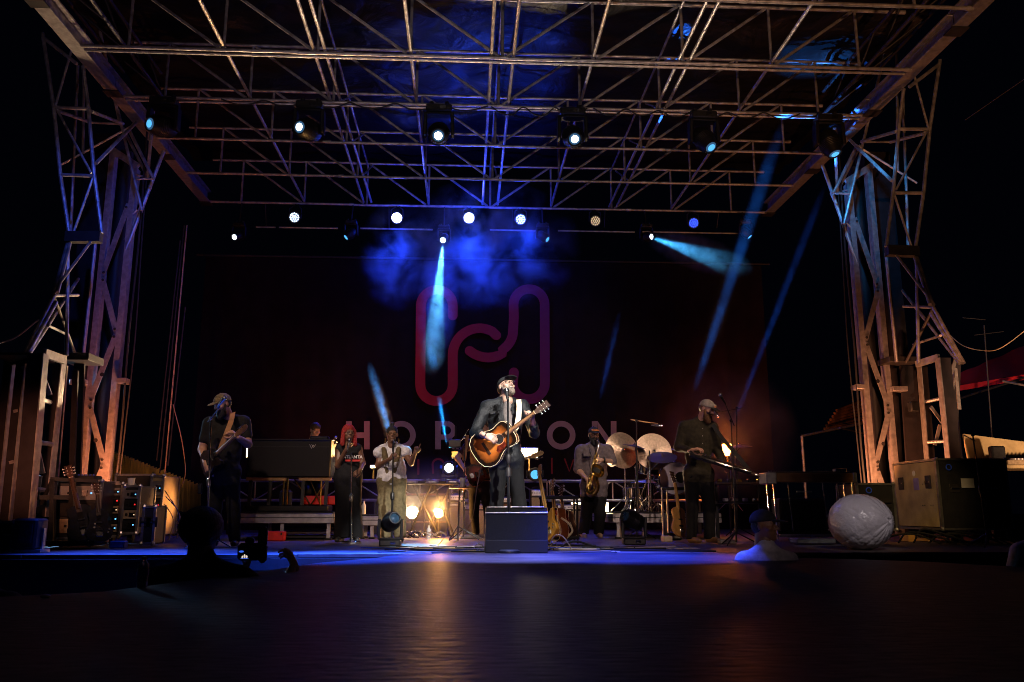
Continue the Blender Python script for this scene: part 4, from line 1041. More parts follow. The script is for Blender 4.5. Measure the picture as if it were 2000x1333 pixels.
# ------------------------------------------------------------------ guitars
def outline(kind):
    if kind == 'acoustic': pts = [(-.25, 0), (-.246, .075), (-.222, .142), (-.17, .184), (-.11, .197), (-.05, .185), (.0, .155), (.045, .134), (.09, .129), (.14, .138), (.185, .143), (.225, .127), (.246, .075), (.25, 0)]
    elif kind == 'small': pts = [(-.22, 0), (-.215, .07), (-.18, .13), (-.11, .16), (-.04, .14), (.02, .11), (.07, .105), (.13, .118), (.18, .11), (.21, .06), (.215, 0)]
    elif kind == 'single': pts = [(-.21, 0), (-.205, .07), (-.17, .13), (-.10, .162), (-.04, .15), (.01, .118), (.06, .105), (.12, .118), (.17, .115), (.20, .07), (.21, .025)]
    else: pts = None
    if pts: return pts+[(x, -y) for x, y in reversed(pts[1:-1 if kind != 'single' else None])]
    return [(-.20, 0), (-.195, .09), (-.16, .15), (-.08, .165), (-.01, .13), (.04, .115), (.09, .13), (.15, .165), (.215, .165), (.21, .13), (.16, .085), (.135, .035), (.135, -.035), (.15, -.075), (.175, -.115), (.165, -.145), (.10, -.14), (.05, -.115), (0, -.12), (-.07, -.16), (-.15, -.155), (-.19, -.10)]
def sunburst(name, c0, c1, c2, rough=.18):
    m = bpy.data.materials.new(name); m.use_nodes = True; MATS[name] = m; nt = m.node_tree; N = nt.nodes; L = nt.links; b = N['Principled BSDF']
    b.inputs['Roughness'].default_value = rough; b.inputs['Coat Weight'].default_value = .7
    tc = N.new('ShaderNodeTexCoord'); at_ = N.new('ShaderNodeAttribute'); at_.attribute_name = 'burst'
    wv = N.new('ShaderNodeTexNoise'); wv.inputs['Scale'].default_value = 30; L.new(tc.outputs['Object'], wv.inputs['Vector'])
    r = N.new('ShaderNodeValToRGB'); e = r.color_ramp.elements; e[0].position = .05; e[0].color = (*c0, 1); e[1].position = .92; e[1].color = (*c2, 1); k = e.new(.55); k.color = (*c1, 1)
    ad = N.new('ShaderNodeMath'); ad.operation = 'MULTIPLY_ADD'; ad.inputs[1].default_value = .12; L.new(wv.outputs['Fac'], ad.inputs[0]); L.new(at_.outputs['Fac'], ad.inputs[2]); L.new(ad.outputs[0], r.inputs[0])
    L.new(r.outputs[0], b.inputs['Base Color']); return m
sunburst('burst_top', (.80, .30, .055), (.50, .13, .020), (.012, .006, .004)); sunburst('burst_red', (.4, .05, .02), (.25, .03, .015), (.03, .008, .006))
mat('side_mahogany', (.22, .06, .02), .25, 0, .3, 8, coat=.7); mat('pick_tort', (.14, .02, .01), .2, 0, .8, 30, coat=.6); mat('bass_orange', (.60, .26, .02), .3, 0, .2, 8, coat=.5)
def guitar(label, M, kind='acoustic', s=1.0, top='burst_top', side='side_mahogany', neck='wood_neck', depth=None, binding='cream', head=None, group=None, frets=True, nm='guitar', board='wood_dark', scale=None, pick=True, face_only=False):
    """local x runs towards the head, y across, z out of the front; the origin is the middle of the body"""
    M = M @ Matrix.Scale(s, 4)
    loc = M.translation.copy(); t = thing(nm, label, 'guitar' if nm != 'bass_guitar' else 'bass', loc, group)
    ol = outline(kind); dp = depth or (.11 if kind in ('acoustic', 'small') else .042); zf = dp/2; n = len(ol)
    b = part(t, 'body', MB(M).prism(ol, -zf, zf-.001, .004 if dp < .06 else .002), side)
    # face as rings so that the sunburst follows the outline
    cx = sum(p[0] for p in ol)/n-.02; rings = [1.0, .93, .84, .72, .55, .3]; vs = []; fs = []
    for r_ in rings:
        for p in ol: vs.append((cx+(p[0]-cx)*r_*.992, p[1]*r_*.992, zf+.001))
    vs.append((cx, 0, zf+.001))
    for a in range(len(rings)-1):
        for k in range(n): fs.append((a*n+k, a*n+(k+1) % n, (a+1)*n+(k+1) % n, (a+1)*n+k))
    for k in range(n): fs.append(((len(rings)-1)*n+k, (len(rings)-1)*n+(k+1) % n, len(vs)-1))
    f = part(t, 'soundboard' if dp > .06 else 'front', MB(M).add(vs, fs), top, smooth=False)
    ca = f.data.attributes.new('burst', 'FLOAT', 'POINT'); ca.data.foreach_set('value', [r_ for r_ in rings for _ in range(n)]+[0.0])
    if binding: part(b, 'binding', MB(M).tube([(p[0], p[1], zf) for p in ol], .0038, 5, closed=True).tube([(p[0], p[1], -zf) for p in ol], .003, 5, closed=True) if dp > .06 else MB(M).tube([(p[0], p[1], zf) for p in ol], .003, 5, closed=True), binding)
    L_ = scale or (.65 if nm != 'bass_guitar' else .86); xn = -.095+L_
    if kind in ('acoustic', 'small'):
        part(t, 'sound_hole', MB(M).disc((.075, 0, zf+.0022), (0, 0, 1), .050, 24), 'rubber', smooth=False)
        part(t, 'rosette', MB(M).tube([(.075+.056*math.cos(u), .056*math.sin(u), zf+.002) for u in np.linspace(0, 2*math.pi, 25)[:-1]], .003, 5, closed=True), 'cream')
        part(t, 'bridge', MB(M).box((-.095, 0, zf+.006), (.03, .15, .010), .003), 'wood_dark')
        if pick: part(t, 'pickguard', MB(M).prism([(.11, -.045), (.06, -.060), (.02, -.052), (-.02, -.085), (.0, -.125), (.07, -.115), (.115, -.09)], zf+.001, zf+.003), 'pick_tort')
        x0 = .13
    else:
        part(t, 'bridge', MB(M).box((-.12, 0, zf+.006), (.06, .07, .010), .002), 'chrome')
        for xx in (-.06, .03, .10)[:2 if kind == 'single' else 3]: part(t, 'pickup', MB(M).box((xx, 0, zf+.006), (.022, .075, .012), .003), 'black_plastic')
        if pick: part(t, 'pickguard', MB(M).prism([(.13, .03), (.14, -.06), (.06, -.10), (-.04, -.12), (-.09, -.10), (-.07, -.04), (-.02, .05), (.07, .06)], zf+.0015, zf+.0035), 'pick_tort' if pick is True else pick)
        for xx, yy in ((-.10, -.10), (-.06, -.115)): part(t, 'knob', MB(M).lathe((xx, yy, zf), (0, 0, 1), [(0, .012), (.014, .011)], 10), 'chrome')
        x0 = .12
    zn = zf-.004
    nk = part(t, 'neck', MB(M).tube([(x0+.04, 0, zn-.004), (xn-.05, 0, zn-.004), (xn, 0, zn-.004)], [.026, .021, .020], 10), neck)
    part(t, 'fretboard', MB(M).add([(x0, -.028, zn+.010), (xn, -.0215, zn+.010), (xn, .0215, zn+.010), (x0, .028, zn+.010), (x0, -.028, zn+.002), (xn, -.0215, zn+.002), (xn, .0215, zn+.002), (x0, .028, zn+.002)],
                                 [(0, 1, 2, 3), (4, 7, 6, 5), (0, 4, 5, 1), (1, 5, 6, 2), (2, 6, 7, 3), (3, 7, 4, 0)]), board, smooth=False)
    if frets:
        mb = MB(M)
        for k in range(1, 19):
            xf = xn-L_*(1-2**(-k/12));
            if xf > x0: mb.box((xf, 0, zn+.0112), (.0022, .046+.008*(xn-xf)/L_, .002))
        part(t, 'frets', mb, 'chrome')
    hd = head or ([(0, -.021), (.02, -.024), (.05, -.034), (.18, -.038), (.175, 0), (.18, .038), (.05, .034), (.02, .024), (0, .021)] if kind != 'solid' else [(0, -.021), (.03, -.022), (.05, -.03), (.17, -.022), (.20, .005), (.19, .035), (.16, .045), (.02, .035), (0, .021)])
    part(t, 'headstock', MB(M @ Matrix.Translation((xn, 0, zn-.004)) @ Matrix.Rotation(R(10), 4, 'Y')).prism(hd, -.007, .007, .001), neck if kind == 'solid' else 'wood_dark')
    mb = MB(M); H_ = M @ Matrix.Translation((xn, 0, zn-.004)) @ Matrix.Rotation(R(10), 4, 'Y'); mb = MB(H_)
    for k in range(3):
        for q in (-1, 1):
            if kind == 'solid' and nm != 'bass_guitar' and q < 0: continue
            xx = .055+.042*k; mb.tube([(xx, q*.02, .007), (xx, q*.02, .016)], .004, 6); mb.tube([(xx, q*.034, 0), (xx, q*.05, 0)], .003, 5); mb.ball((xx, q*.056, 0), .0085, 8, (1, .7, 1.2))
            if kind == 'solid': mb.tube([(xx+.02, q*.034, 0), (xx+.02, q*.05, 0)], .003, 5); mb.ball((xx+.02, q*.056, 0), .008, 8)
    part(t, 'tuners', mb, 'chrome' if kind == 'solid' else 'white_plastic')
    part(t, 'nut', MB(M).box((xn, 0, zn+.012), (.005, .043, .007)), 'cream')
    mb = MB(M)
    for k in range(6 if nm != 'bass_guitar' else 4):
        y = (k-2.5)/2.5*.024 if nm != 'bass_guitar' else (k-1.5)/1.5*.022
        mb.tube([(-.095, y, zf+.013), (xn, y*.72, zn+.015)], .0009 if nm != 'bass_guitar' else .0016, 4)
    part(t, 'strings', mb, 'brass')
    return t
def gframe(c, head, nrm):
    """frame with local x from body centre towards the head point and local z near nrm"""
    c, head = Vector(c), Vector(head); x = (head-c).normalized(); z = Vector(nrm); z = (z-x*z.dot(x)).normalized(); y = z.cross(x)
    M = Matrix((x, y, z)).transposed().to_4x4(); M.translation = c; return M

# ------------------------------------------------------------------ microphones and stands
def mic(label, tip, back, s=1.0, m='black_metal', grille='chrome'):
    tip, back = Vector(tip), Vector(back); d = (back-tip).normalized(); t = thing('microphone', label, 'microphone', tip)
    part(t, 'grille', MB().lathe(tip-d*.004, d, [(0, .006), (.006, .018), (.02, .026*s), (.04, .026*s), (.05, .022*s)], 14), grille)
    part(t, 'body', MB().lathe(tip+d*.046, d, [(0, .022*s), (.012, .019), (.12, .012), (.125, .010)], 12), m)
    return t
def stand(label, foot, top, boom=None, legs=3, r=.009, base='tripod', spread=.28, group=None, m='black_metal', clutch=None):
    foot, top = Vector(foot), Vector(top); t = thing('mic_stand', label, 'microphone stand', foot, group)
    part(t, 'pole', MB().tube([foot+Vector((0, 0, .04)), foot*.5+top*.5], r*1.35, 8).tube([foot*.5+top*.5, top], r, 8), m)
    part(t, 'clutch', MB().lathe(foot*.5+top*.5-Vector((0, 0, .05)), (0, 0, 1), [(0, r*1.6), (.01, r*2.6), (.08, r*2.6), (.1, r*1.5)], 10), clutch or m)
    if base == 'tripod':
        for k in range(3):
            a = R(90+120*k+20); l = part(t, 'leg', steel(foot+Vector((0, 0, .16)), foot+Vector((math.cos(a)*spread, math.sin(a)*spread, .015)), .009, 6), m)
    else: part(t, 'base', MB().lathe(foot, (0, 0, 1), [(0, .13), (.02, .13), (.035, .11), (.04, .03), (.07, .015)], 24), m)
    if boom:
        a, b = Vector(boom[0]), Vector(boom[1]); part(t, 'boom', steel(a, b, .0075, 8), boom[2] if len(boom) > 2 else m); part(t, 'knuckle', MB().ball(top, .022, 10), m)
    return t
def fl(x, D, y=0): p = at(x, 1060, D); return Vector((p.x, D, 0))

# ------------------------------------------------------------------ cables
def cable(label, pts, r=.006, m='rubber', nm='cable', group=None):
    return single(nm, label, 'cable', MB().tube(spline(pts, 7), r, 6), m, group=group)
mat('cable_white', (.55, .5, .55), .5, 0, .1); mat('cable_blue', (.02, .05, .5), .5, 0, .1); mat('cable_tan', (.35, .25, .15), .5)
def fp(x, y, z=.008): p = atz(x, y, z); return Vector((p.x, p.y, z))
cable('thick white cable arching up beside the wedge monitor', [fp(1072, 1062), at(1085, 1046, 9.25), at(1100, 1049, 9.2), fp(1117, 1073)], .0065, 'cable_white')
cable('fat grey cable humping over the deck right of the wedge monitor', [fp(1096, 1069), at(1112, 1060, 9.6), at(1128, 1058, 9.7), at(1150, 1064, 9.8), fp(1180, 1071), fp(1230, 1073), fp(1300, 1072)], .012, 'rubber')
cable('loop of white cable by the right foot of the wedge monitor', [fp(1073, 1070), at(1083, 1058, 9.1), fp(1088, 1070), fp(1076, 1074)], .005, 'cable_white')
cable('pale cable looping out on the left of the wedge monitor', [fp(948, 1070), at(935, 1062, 9.0), fp(926, 1071), fp(938, 1076), fp(950, 1075)], .005, 'cable_white')
for k in range(9):
    y = 1067+k*1.0; x = 700+rng.random()*150; pts = [fp(x+i*(70+rng.random()*30), y+3.0*math.sin(i*1.3+k)+rng.random()*2) for i in range(7)]
    cable('dark cable snaking across the front of the deck, strand %s from the back' % ['first', 'second', 'third', 'fourth', 'fifth', 'sixth', 'seventh', 'eighth', 'ninth'][k], pts, .006+.003*(k % 3 == 0), ['rubber', 'cable_tan', 'rubber', 'cable_white', 'rubber', 'cable_blue'][k % 6], group='cables across the front of the deck')
cable('guitar lead hanging from the front man\'s guitar behind his stand', [at(948, 870, 9.3), at(932, 950, 10.2), at(920, 1020, 11), fp(890, 1058), fp(840, 1066)], .005, 'cable_tan')

# cables looped along the truss that carries the big heads
for k, (x0, x1, lab) in enumerate(((-3.9, -1.9, 'far left'), (-1.9, .3, 'left of the middle'), (.35, 1.9, 'in the middle, sagging most'), (2.0, 3.6, 'right of the middle'), (3.6, 5.4, 'far right'))):
    pts = []; m_ = 9
    for i in range(m_+1): pts.append(Vector((x0+(x1-x0)*i/m_, 12.44, ZB-.02-(.10+.05*(k == 2))*abs(math.sin(i*math.pi/3))-.02*rng.random())))
    cable('black power cable looped under the third roof truss, '+lab, pts, .011, 'rubber', 'truss_cable', 'power cables along the third truss')
for k, (sx, lab) in enumerate(((-1, 'left'), (1, 'right'))):
    xx = CX+sx*(XB-.1)
    for q, (dy, n_) in enumerate(((0, 'thicker'), (.12, 'thinner'))):
        cable(n_+' cable strapped down the inner face of the '+lab+' mast', [(xx-sx*.26, 12.9+dy, 6.4), (xx-sx*.28, 12.92+dy, 4.6), (xx-sx*(.27+.05*q), 12.9+dy, 3.0), (xx-sx*.29, 12.9+dy, 1.5), (xx-sx*.26, 12.9+dy, .1)], .016-.005*q, 'rubber', 'mast_cable')

# ------------------------------------------------------------------ amplifiers and boxes at the back
def amp(label, x0, x1, yt, yb, D, dep=.32, grille='grille_grey', z=None, top=None, badge=True, nm='amplifier', panel=True):
    a, b = at(x0, yb, D), at(x1, yt, D); zb_, zt_ = (max(a.z, 0) if z is None else z), b.z; w_, h_ = b.x-a.x, zt_-zb_; cx = (a.x+b.x)/2
    t = thing(nm, label, 'amplifier', (cx, D, zb_)); 
    part(t, 'cabinet', MB().box((cx, D+dep/2, zb_+h_/2), (w_, dep, h_), .015), 'black_plastic')
    ph = .16*h_ if panel else 0
    part(t, 'grille', MB().box((cx, D-.004, zb_+(h_-ph)/2), (w_-.05, .012, h_-ph-.05), .004), grille)
    if panel: 
        part(t, 'control_panel', MB().box((cx, D-.004, zt_-ph/2-.01), (w_-.05, .010, ph*.7), .002), 'alu')
        for k in range(6): part(t, 'knob', MB().lathe((cx-w_*.35+k*w_*.14, D-.008, zt_-ph/2-.01), (0, -1, 0), [(0, .011), (.014, .009)], 8), 'black_plastic')
    if badge: part(t, 'badge', MB().box((cx-w_*.2, D-.013, zt_-ph-.07), (.12, .006, .025), .002), 'chrome')
    part(t, 'handle', MB().tube(spline([(cx-.1, D+dep/2, zt_), (cx-.06, D+dep/2, zt_+.03), (cx+.06, D+dep/2, zt_+.03), (cx+.1, D+dep/2, zt_)], 4), .008, 6), 'rubber')
    return t
mat('grille_grey', (.26, .27, .26), .8, 0, .35, 120, .4, 300); mat('grille_brown', (.10, .06, .04), .8, 0, .4, 120, .4, 300); mat('grille_pale', (.30, .32, .28), .8, 0, .2, 80, .3, 300)
amp('silver-grilled amplifier with a slanted badge just left of the front man', 876, 908, 965, 1043, 14.2, z=0)
amp('pale amplifier standing behind the bassist\'s legs', 905, 948, 985, 1043, 14.4, z=0, badge=False)
amp('wide pale grey cabinet behind the guitar rack', 1088, 1142, 985, 1050, 13.9, grille='grille_pale', z=0, badge=False)
amp('small amplifier right behind the front man\'s legs', 968, 1000, 970, 1040, 14.6, grille='grille_brown', z=0)
amp('grey amplifier beside the guitar rack behind the wedge monitor', 1036, 1066, 955, 1040, 14.8, z=0, badge=False)
amp('little amplifier with a pale speckled front under the drum riser', 1306, 1330, 1003, 1054, 12.2, grille='grille_pale', z=0, badge=False, panel=False)
# wide shelf unit behind the lamps
x0, x1 = at(788, 985, 14.8).x, at(872, 985, 14.8).x
t = thing('equipment_case', 'open dark case behind the two blazing lamps', 'case', ((x0+x1)/2, 14.9, 0))
part(t, 'back_panel', MB().box(((x0+x1)/2, 15.2, .36), (x1-x0, .02, .66)), 'wood_dark')
for z in (.04, .22, .69): part(t, 'shelf', MB().box(((x0+x1)/2, 15.0, z), (x1-x0, .42, .03), .004), 'wood_neck')
for x in (x0, x1, x0+.35): part(t, 'side', MB().box((x, 15.0, .36), (.02, .42, .68)), 'wood_dark')
single('pedalboard', 'silver pedalboard on the deck by the bassist\'s feet', 'pedalboard', MB().box((at(925, 1046, 13.1).x, 13.1, .03), (.6, .25, .05), .006), 'alu')
# X keyboard stand with percussion tray
c = at(845, 945, 13.6); t = thing('percussion_table', 'tray of percussion and electronics on a crossed stand above the lamps', 'percussion table', (c.x, 13.6, 0))
zt_ = at(845, 946, 13.6).z
part(t, 'tray', MB().box((c.x, 13.6, zt_), (.82, .42, .02), .003), 'black_metal')
for (a, b) in ((-.30, .12), (.02, .36), (.30, -.12), (-.02, -.36)): part(t, 'leg', steel((c.x+a, 13.45, zt_-.02), (c.x+b, 13.5, .01), .018), 'black_metal')
for k in range(5): part(t, 'pad', MB().box((c.x-.32+.16*k, 13.5, zt_+.03), (.12, .2, .03), .006), 'black_plastic' if k % 2 else 'alu')
for k, (dx, lab) in enumerate(((-.12, 'left of the two little cymbals lying on the percussion tray'), (.13, 'right of the two little cymbals lying on the percussion tray'))):
    single('small_cymbal', lab, 'cymbal', MB().lathe((c.x+dx+.05, 13.5, zt_+.06), (0, -.15, 1), [(0, .11), (.008, .06), (.014, .03), (.025, .01)], 20), 'brass', group='little cymbals')
# ------------------------------------------------------------------ drum kit
mat('drumhead', (.40, .34, .42), .5, 0, .1, 4); mat('shell_black', (.012, .011, .016), .2, 0, .3, coat=.8)
m = mat('cymbal_bronze', (.62, .44, .30), .38, .85, .2, 30, .12, 60)
nt = m.node_tree; N_ = nt.nodes; tcn = [n for n in N_ if n.type == 'TEX_COORD'][0]; ln_ = N_.new('ShaderNodeVectorMath'); ln_.operation = 'LENGTH'; nt.links.new(tcn.outputs['Object'], ln_.inputs[0])
sn = N_.new('ShaderNodeMath'); sn.operation = 'MULTIPLY'; sn.inputs[1].default_value = 420; nt.links.new(ln_.outputs['Value'], sn.inputs[0]); si = N_.new('ShaderNodeMath'); si.operation = 'SINE'; nt.links.new(sn.outputs[0], si.inputs[0])
bpn = N_.new('ShaderNodeBump'); bpn.inputs['Strength'].default_value = .35; bpn.inputs['Distance'].default_value = .003; nt.links.new(si.outputs[0], bpn.inputs['Height']); nt.links.new([n for n in N_ if n.type == 'BUMP'][0].outputs[0], bpn.inputs['Normal']); nt.links.new(bpn.outputs[0], N_['Principled BSDF'].inputs['Normal'])
KD = 14.2
kit = thing('drum_kit', 'black drum kit with chrome hardware on its riser', 'drum kit', (at(1280, 1000, KD).x, KD, RZ))
def drum(c, ax, r, h, head='drumhead', nm='tom'):
    c, ax = Vector(c), Vector(ax).normalized()
    d = part(kit, nm, MB().lathe(c, ax, [(0, r), (h, r)], 28), 'shell_black')
    for k in (0, h): part(d, 'hoop', MB().tube([c+ax*k+(frame(ax)[0]*math.cos(u)+frame(ax)[1]*math.sin(u))*(r+.008) for u in np.linspace(0, 2*math.pi, 29)[:-1]], .009, 6, closed=True), 'chrome')
    part(d, 'drumhead', MB().disc(c-ax*.002, ax, r*.985, 28), head, smooth=False)
    part(d, 'drumhead', MB().disc(c+ax*(h+.002), ax, r*.985, 28), head, smooth=False)
    a, b, _ = frame(ax)
    for k in range(6):
        u = k*math.pi/3+.3; q = (a*math.cos(u)+b*math.sin(u))*(r+.012); part(d, 'lug', MB().tube([c+q+ax*h*.1, c+q+ax*h*.9], .007, 6), 'chrome')
    return d
bd = at(1318, 935, KD); bdd = drum(bd, (0, 1, 0), .27, .40, nm='bass_drum')
a_ = bd+Vector((.1, -.006, .02)); part(bdd, 'port_ring', MB().tube([a_+Vector((.085*math.cos(u), 0, .085*math.sin(u))) for u in np.linspace(0, 6.2, 22)], .010, 6), 'rubber'); part(bdd, 'port', MB().disc(a_, (0, -1, 0), .08, 20), 'rubber', smooth=False)
drum(at(1268, 925, 13.9), (.1, -.2, 1), .17, .24, nm='rack_tom'); drum(at(1240, 972, 14.1), (0, -.05, 1), .18, .16, nm='snare_drum'); drum(at(1298, 900, 14.5), (0, -.25, 1), .15, .2, nm='rack_tom'); drum(at(1252, 985, 14.5), (0, 0, 1), .21, .36, nm='floor_tom')
def cymbal(x, y, D, r, ax, lab, foot=None, m='cymbal_bronze', st=True):
    c = at(x, y, D); ax = Vector(ax).normalized(); t = thing('cymbal', lab, 'cymbal', c, 'cymbals of the drum kit')
    part(t, 'disc', MB().lathe(c, -ax, [(-.012, .004), (-.006, .02), (.0, .032), (.006, .036), (.010, .06), (.022, r*.6), (.032, r*.97), (.034, r), (.036, r*.97), (.026, r*.6), (.014, .06), (.004, .030)], 40, False), m)
    part(t, 'wingnut', MB().ball(c+ax*.02, .018, 10), 'chrome')
    if st:
        f = Vector((at(foot or x, 1000, D).x, D+.15, RZ)); p = c-ax*.05
        part(t, 'stand', MB().tube([p, Vector((f.x, f.y, p.z-.22)), f+Vector((0, 0, .05))], .011, 8), 'chrome')
        for k in range(3): part(t, 'stand_leg', steel(f+Vector((0, 0, .25)), f+Vector((math.cos(k*2.1+.5)*.25, math.sin(k*2.1+.5)*.25, .01)), .009, 6), 'chrome')
        part(t, 'clamp', MB().lathe(Vector((f.x, f.y, p.z-.28)), (0, 0, 1), [(0, .02), (.05, .022)], 10), 'chrome')
    return t
cymbal(1217, 879, 13.6, .30, (.32, -1, .16), 'large bronze cymbal tilted to face the crowd, left of the pair', 1226)
cymbal(1277, 881, 13.5, .305, (.02, -1, .22), 'large bronze cymbal tilted to face the crowd, right of the pair', 1248)
cymbal(1293, 890, 13.15, .235, (-.1, -.40, .85), 'darker cymbal in front of the right bronze cymbal', 1272, 'cymbal_dark') if mat('cymbal_dark', (.05, .03, .035), .6, .5, .3, 30) else 0  # dark tone set in the metal colour
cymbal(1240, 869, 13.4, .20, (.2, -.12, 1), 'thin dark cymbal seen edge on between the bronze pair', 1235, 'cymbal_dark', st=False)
cymbal(1444, 869, 14.4, .22, (-.05, -.12, 1), 'gold cymbal seen nearly edge on above the glass lamp', 1436)
cymbal(1262, 938, 13.7, .17, (0, -.1, 1), 'hi-hat half hidden among the drum hardware', 1255)
for (x, D, lab) in ((1247, 13.2, 'bright vertical drum hardware pole left of the toms'), (1272, 13.25, 'thin vertical drum hardware pole right of the toms')):
    p = at(x, 1000, D); single('hardware_pole', lab, 'stand', MB().tube([(p.x, D, RZ), (p.x, D, 1.35)], .012, 8).tube([(p.x, D, RZ+.2), (p.x+.2, D, RZ)], .008, 6).tube([(p.x, D, RZ+.2), (p.x-.2, D, RZ)], .008, 6), 'chrome', group='drum hardware poles')
for k in range(12):
    p = Vector((at(1225+rng.random()*75, 1000, 13.2).x, 13.1+rng.random()*.3, RZ)); a = rng.random()*3
    cable(['hardware leg'][0]+' or cable lying on the drum riser among the stands, piece %s' % 'one two three four five six seven eight nine ten eleven twelve'.split()[k],
          [p, p+Vector((.10*math.cos(a), .05, .14*rng.random()+.05)), p+Vector((.22*math.cos(a), .1, .01))], .007, 'chrome', 'drum_hardware', 'hardware on the drum riser')
# overhead microphone on a tall boom
f = fl(1244, 12.6); tp = at(1243, 822, 12.6)
stand('tall stand with a long boom over the drum kit', f, tp, (at(1232, 820, 12.6), at(1285, 828, 12.8), 'tan_leather'), base='tripod', m='black_metal')
mic('pencil microphone hanging at the end of the drum boom', at(1293, 832, 12.8), at(1277, 831, 12.8), .6, 'chrome')
f = fl(1440, 13.6); stand('second tall boom stand at the right of the drum kit', f, at(1439, 797, 13.6), (at(1402, 806, 13.4), at(1450, 797, 13.6)))
mic('small drum microphone at the end of the right boom', at(1403, 815, 13.2), at(1397, 806, 13.2), .6, 'chrome')
c = at(1190, 1000, 13.0)
single('water_bottle', 'clear water bottle with a purple cap on the corner of the drum riser', 'bottle', MB().lathe((at(1237, 1000, 13.0).x, 13.05, RZ+.002), (0, 0, 1), [(0, .03), (.01, .034), (.13, .034), (.17, .014), (.20, .014)], 14), 'screen_glass')
# ------------------------------------------------------------------ rack of guitars right of the front man
t = thing('guitar_rack', 'black folding guitar rack with padded rails right of the wedge monitor', 'guitar rack', fl(1090, 10.6))
y_ = 10.6; xa, xb2 = at(1057, 970, y_).x, at(1130, 970, y_).x; zr = at(1090, 972, y_).z
for yy, z in ((y_, zr), (y_+.3, zr+.0), (y_-.02, .09), (y_+.3, .09)): part(t, 'rail', MB().tube([(xa, yy, z), (xb2, yy, z)], .022, 8), 'rubber')
for x in (xa+.02, xb2-.02):
    for yy in (y_, y_+.3): part(t, 'post', steel((x, yy, .02), (x, yy, zr), .014), 'black_metal')
guitar('butterscotch electric bass leaning in the rack, body hidden by the monitor', gframe(at(1073, 1026, 10.35), at(1056, 932, 10.75), (-.9, -.45, .15)), 'solid', .95, 'bass_orange', 'bass_orange', 'butterscotch', nm='bass_guitar', binding=None, pick=False, board='maple', head=[(0, -.021), (.02, -.035), (.06, -.045), (.13, -.05), (.19, -.03), (.20, .02), (.15, .03), (.05, .028), (0, .021)])
guitar('sunburst acoustic guitar standing edge on in the rack with cream binding', gframe(at(1092, 1025, 10.6), at(1083, 935, 10.8), (-.95, -.3, .1)), 'small', .95, 'burst_top', 'side_mahogany', 'maple', scale=.55)
guitar('small dark guitar with a loose cream strap, rightmost in the rack', gframe(at(1107, 1026, 10.7), at(1098, 945, 10.9), (-.75, -.6, .1)), 'small', .85, 'burst_red', 'wood_dark', 'wood_neck', scale=.55)
single('guitar_strap', 'cream guitar strap looping down behind the small guitar in the rack', 'strap', MB().tube(spline([at(1096, 1012, 10.5), at(1110, 1022, 10.5), at(1118, 1036, 10.5), at(1112, 1046, 10.5), at(1104, 1052, 10.5)], 6), .014, 6), 'cream')
# rack with the yellow electric at the right
t = thing('guitar_rack', 'short guitar stand holding the butterscotch guitar below the drums', 'guitar rack', fl(1312, 11.7))
y_ = 11.7; xa, xb2 = at(1293, 970, y_).x, at(1345, 970, y_).x; zr = at(1310, 955, y_).z
for x in (xa, xa+.07, xb2): part(t, 'post', steel((x, y_, .02), (x, y_, zr), .014), 'alu' if x < xb2 else 'black_metal')
for z in (.1, zr): part(t, 'rail', steel((xa, y_, z), (xb2, y_, z), .022), 'rubber')
part(t, 'foot', MB().box((xa+.03, y_-.05, .04), (.12, .2, .08), .01), 'cream')
guitar('butterscotch electric guitar standing edge on below the drums', gframe(at(1327, 1020, 11.55), at(1316, 940, 11.7), (.55, -.8, .1)), 'single', .98, 'butterscotch', 'butterscotch', 'butterscotch', binding=None, pick=False, board='maple')
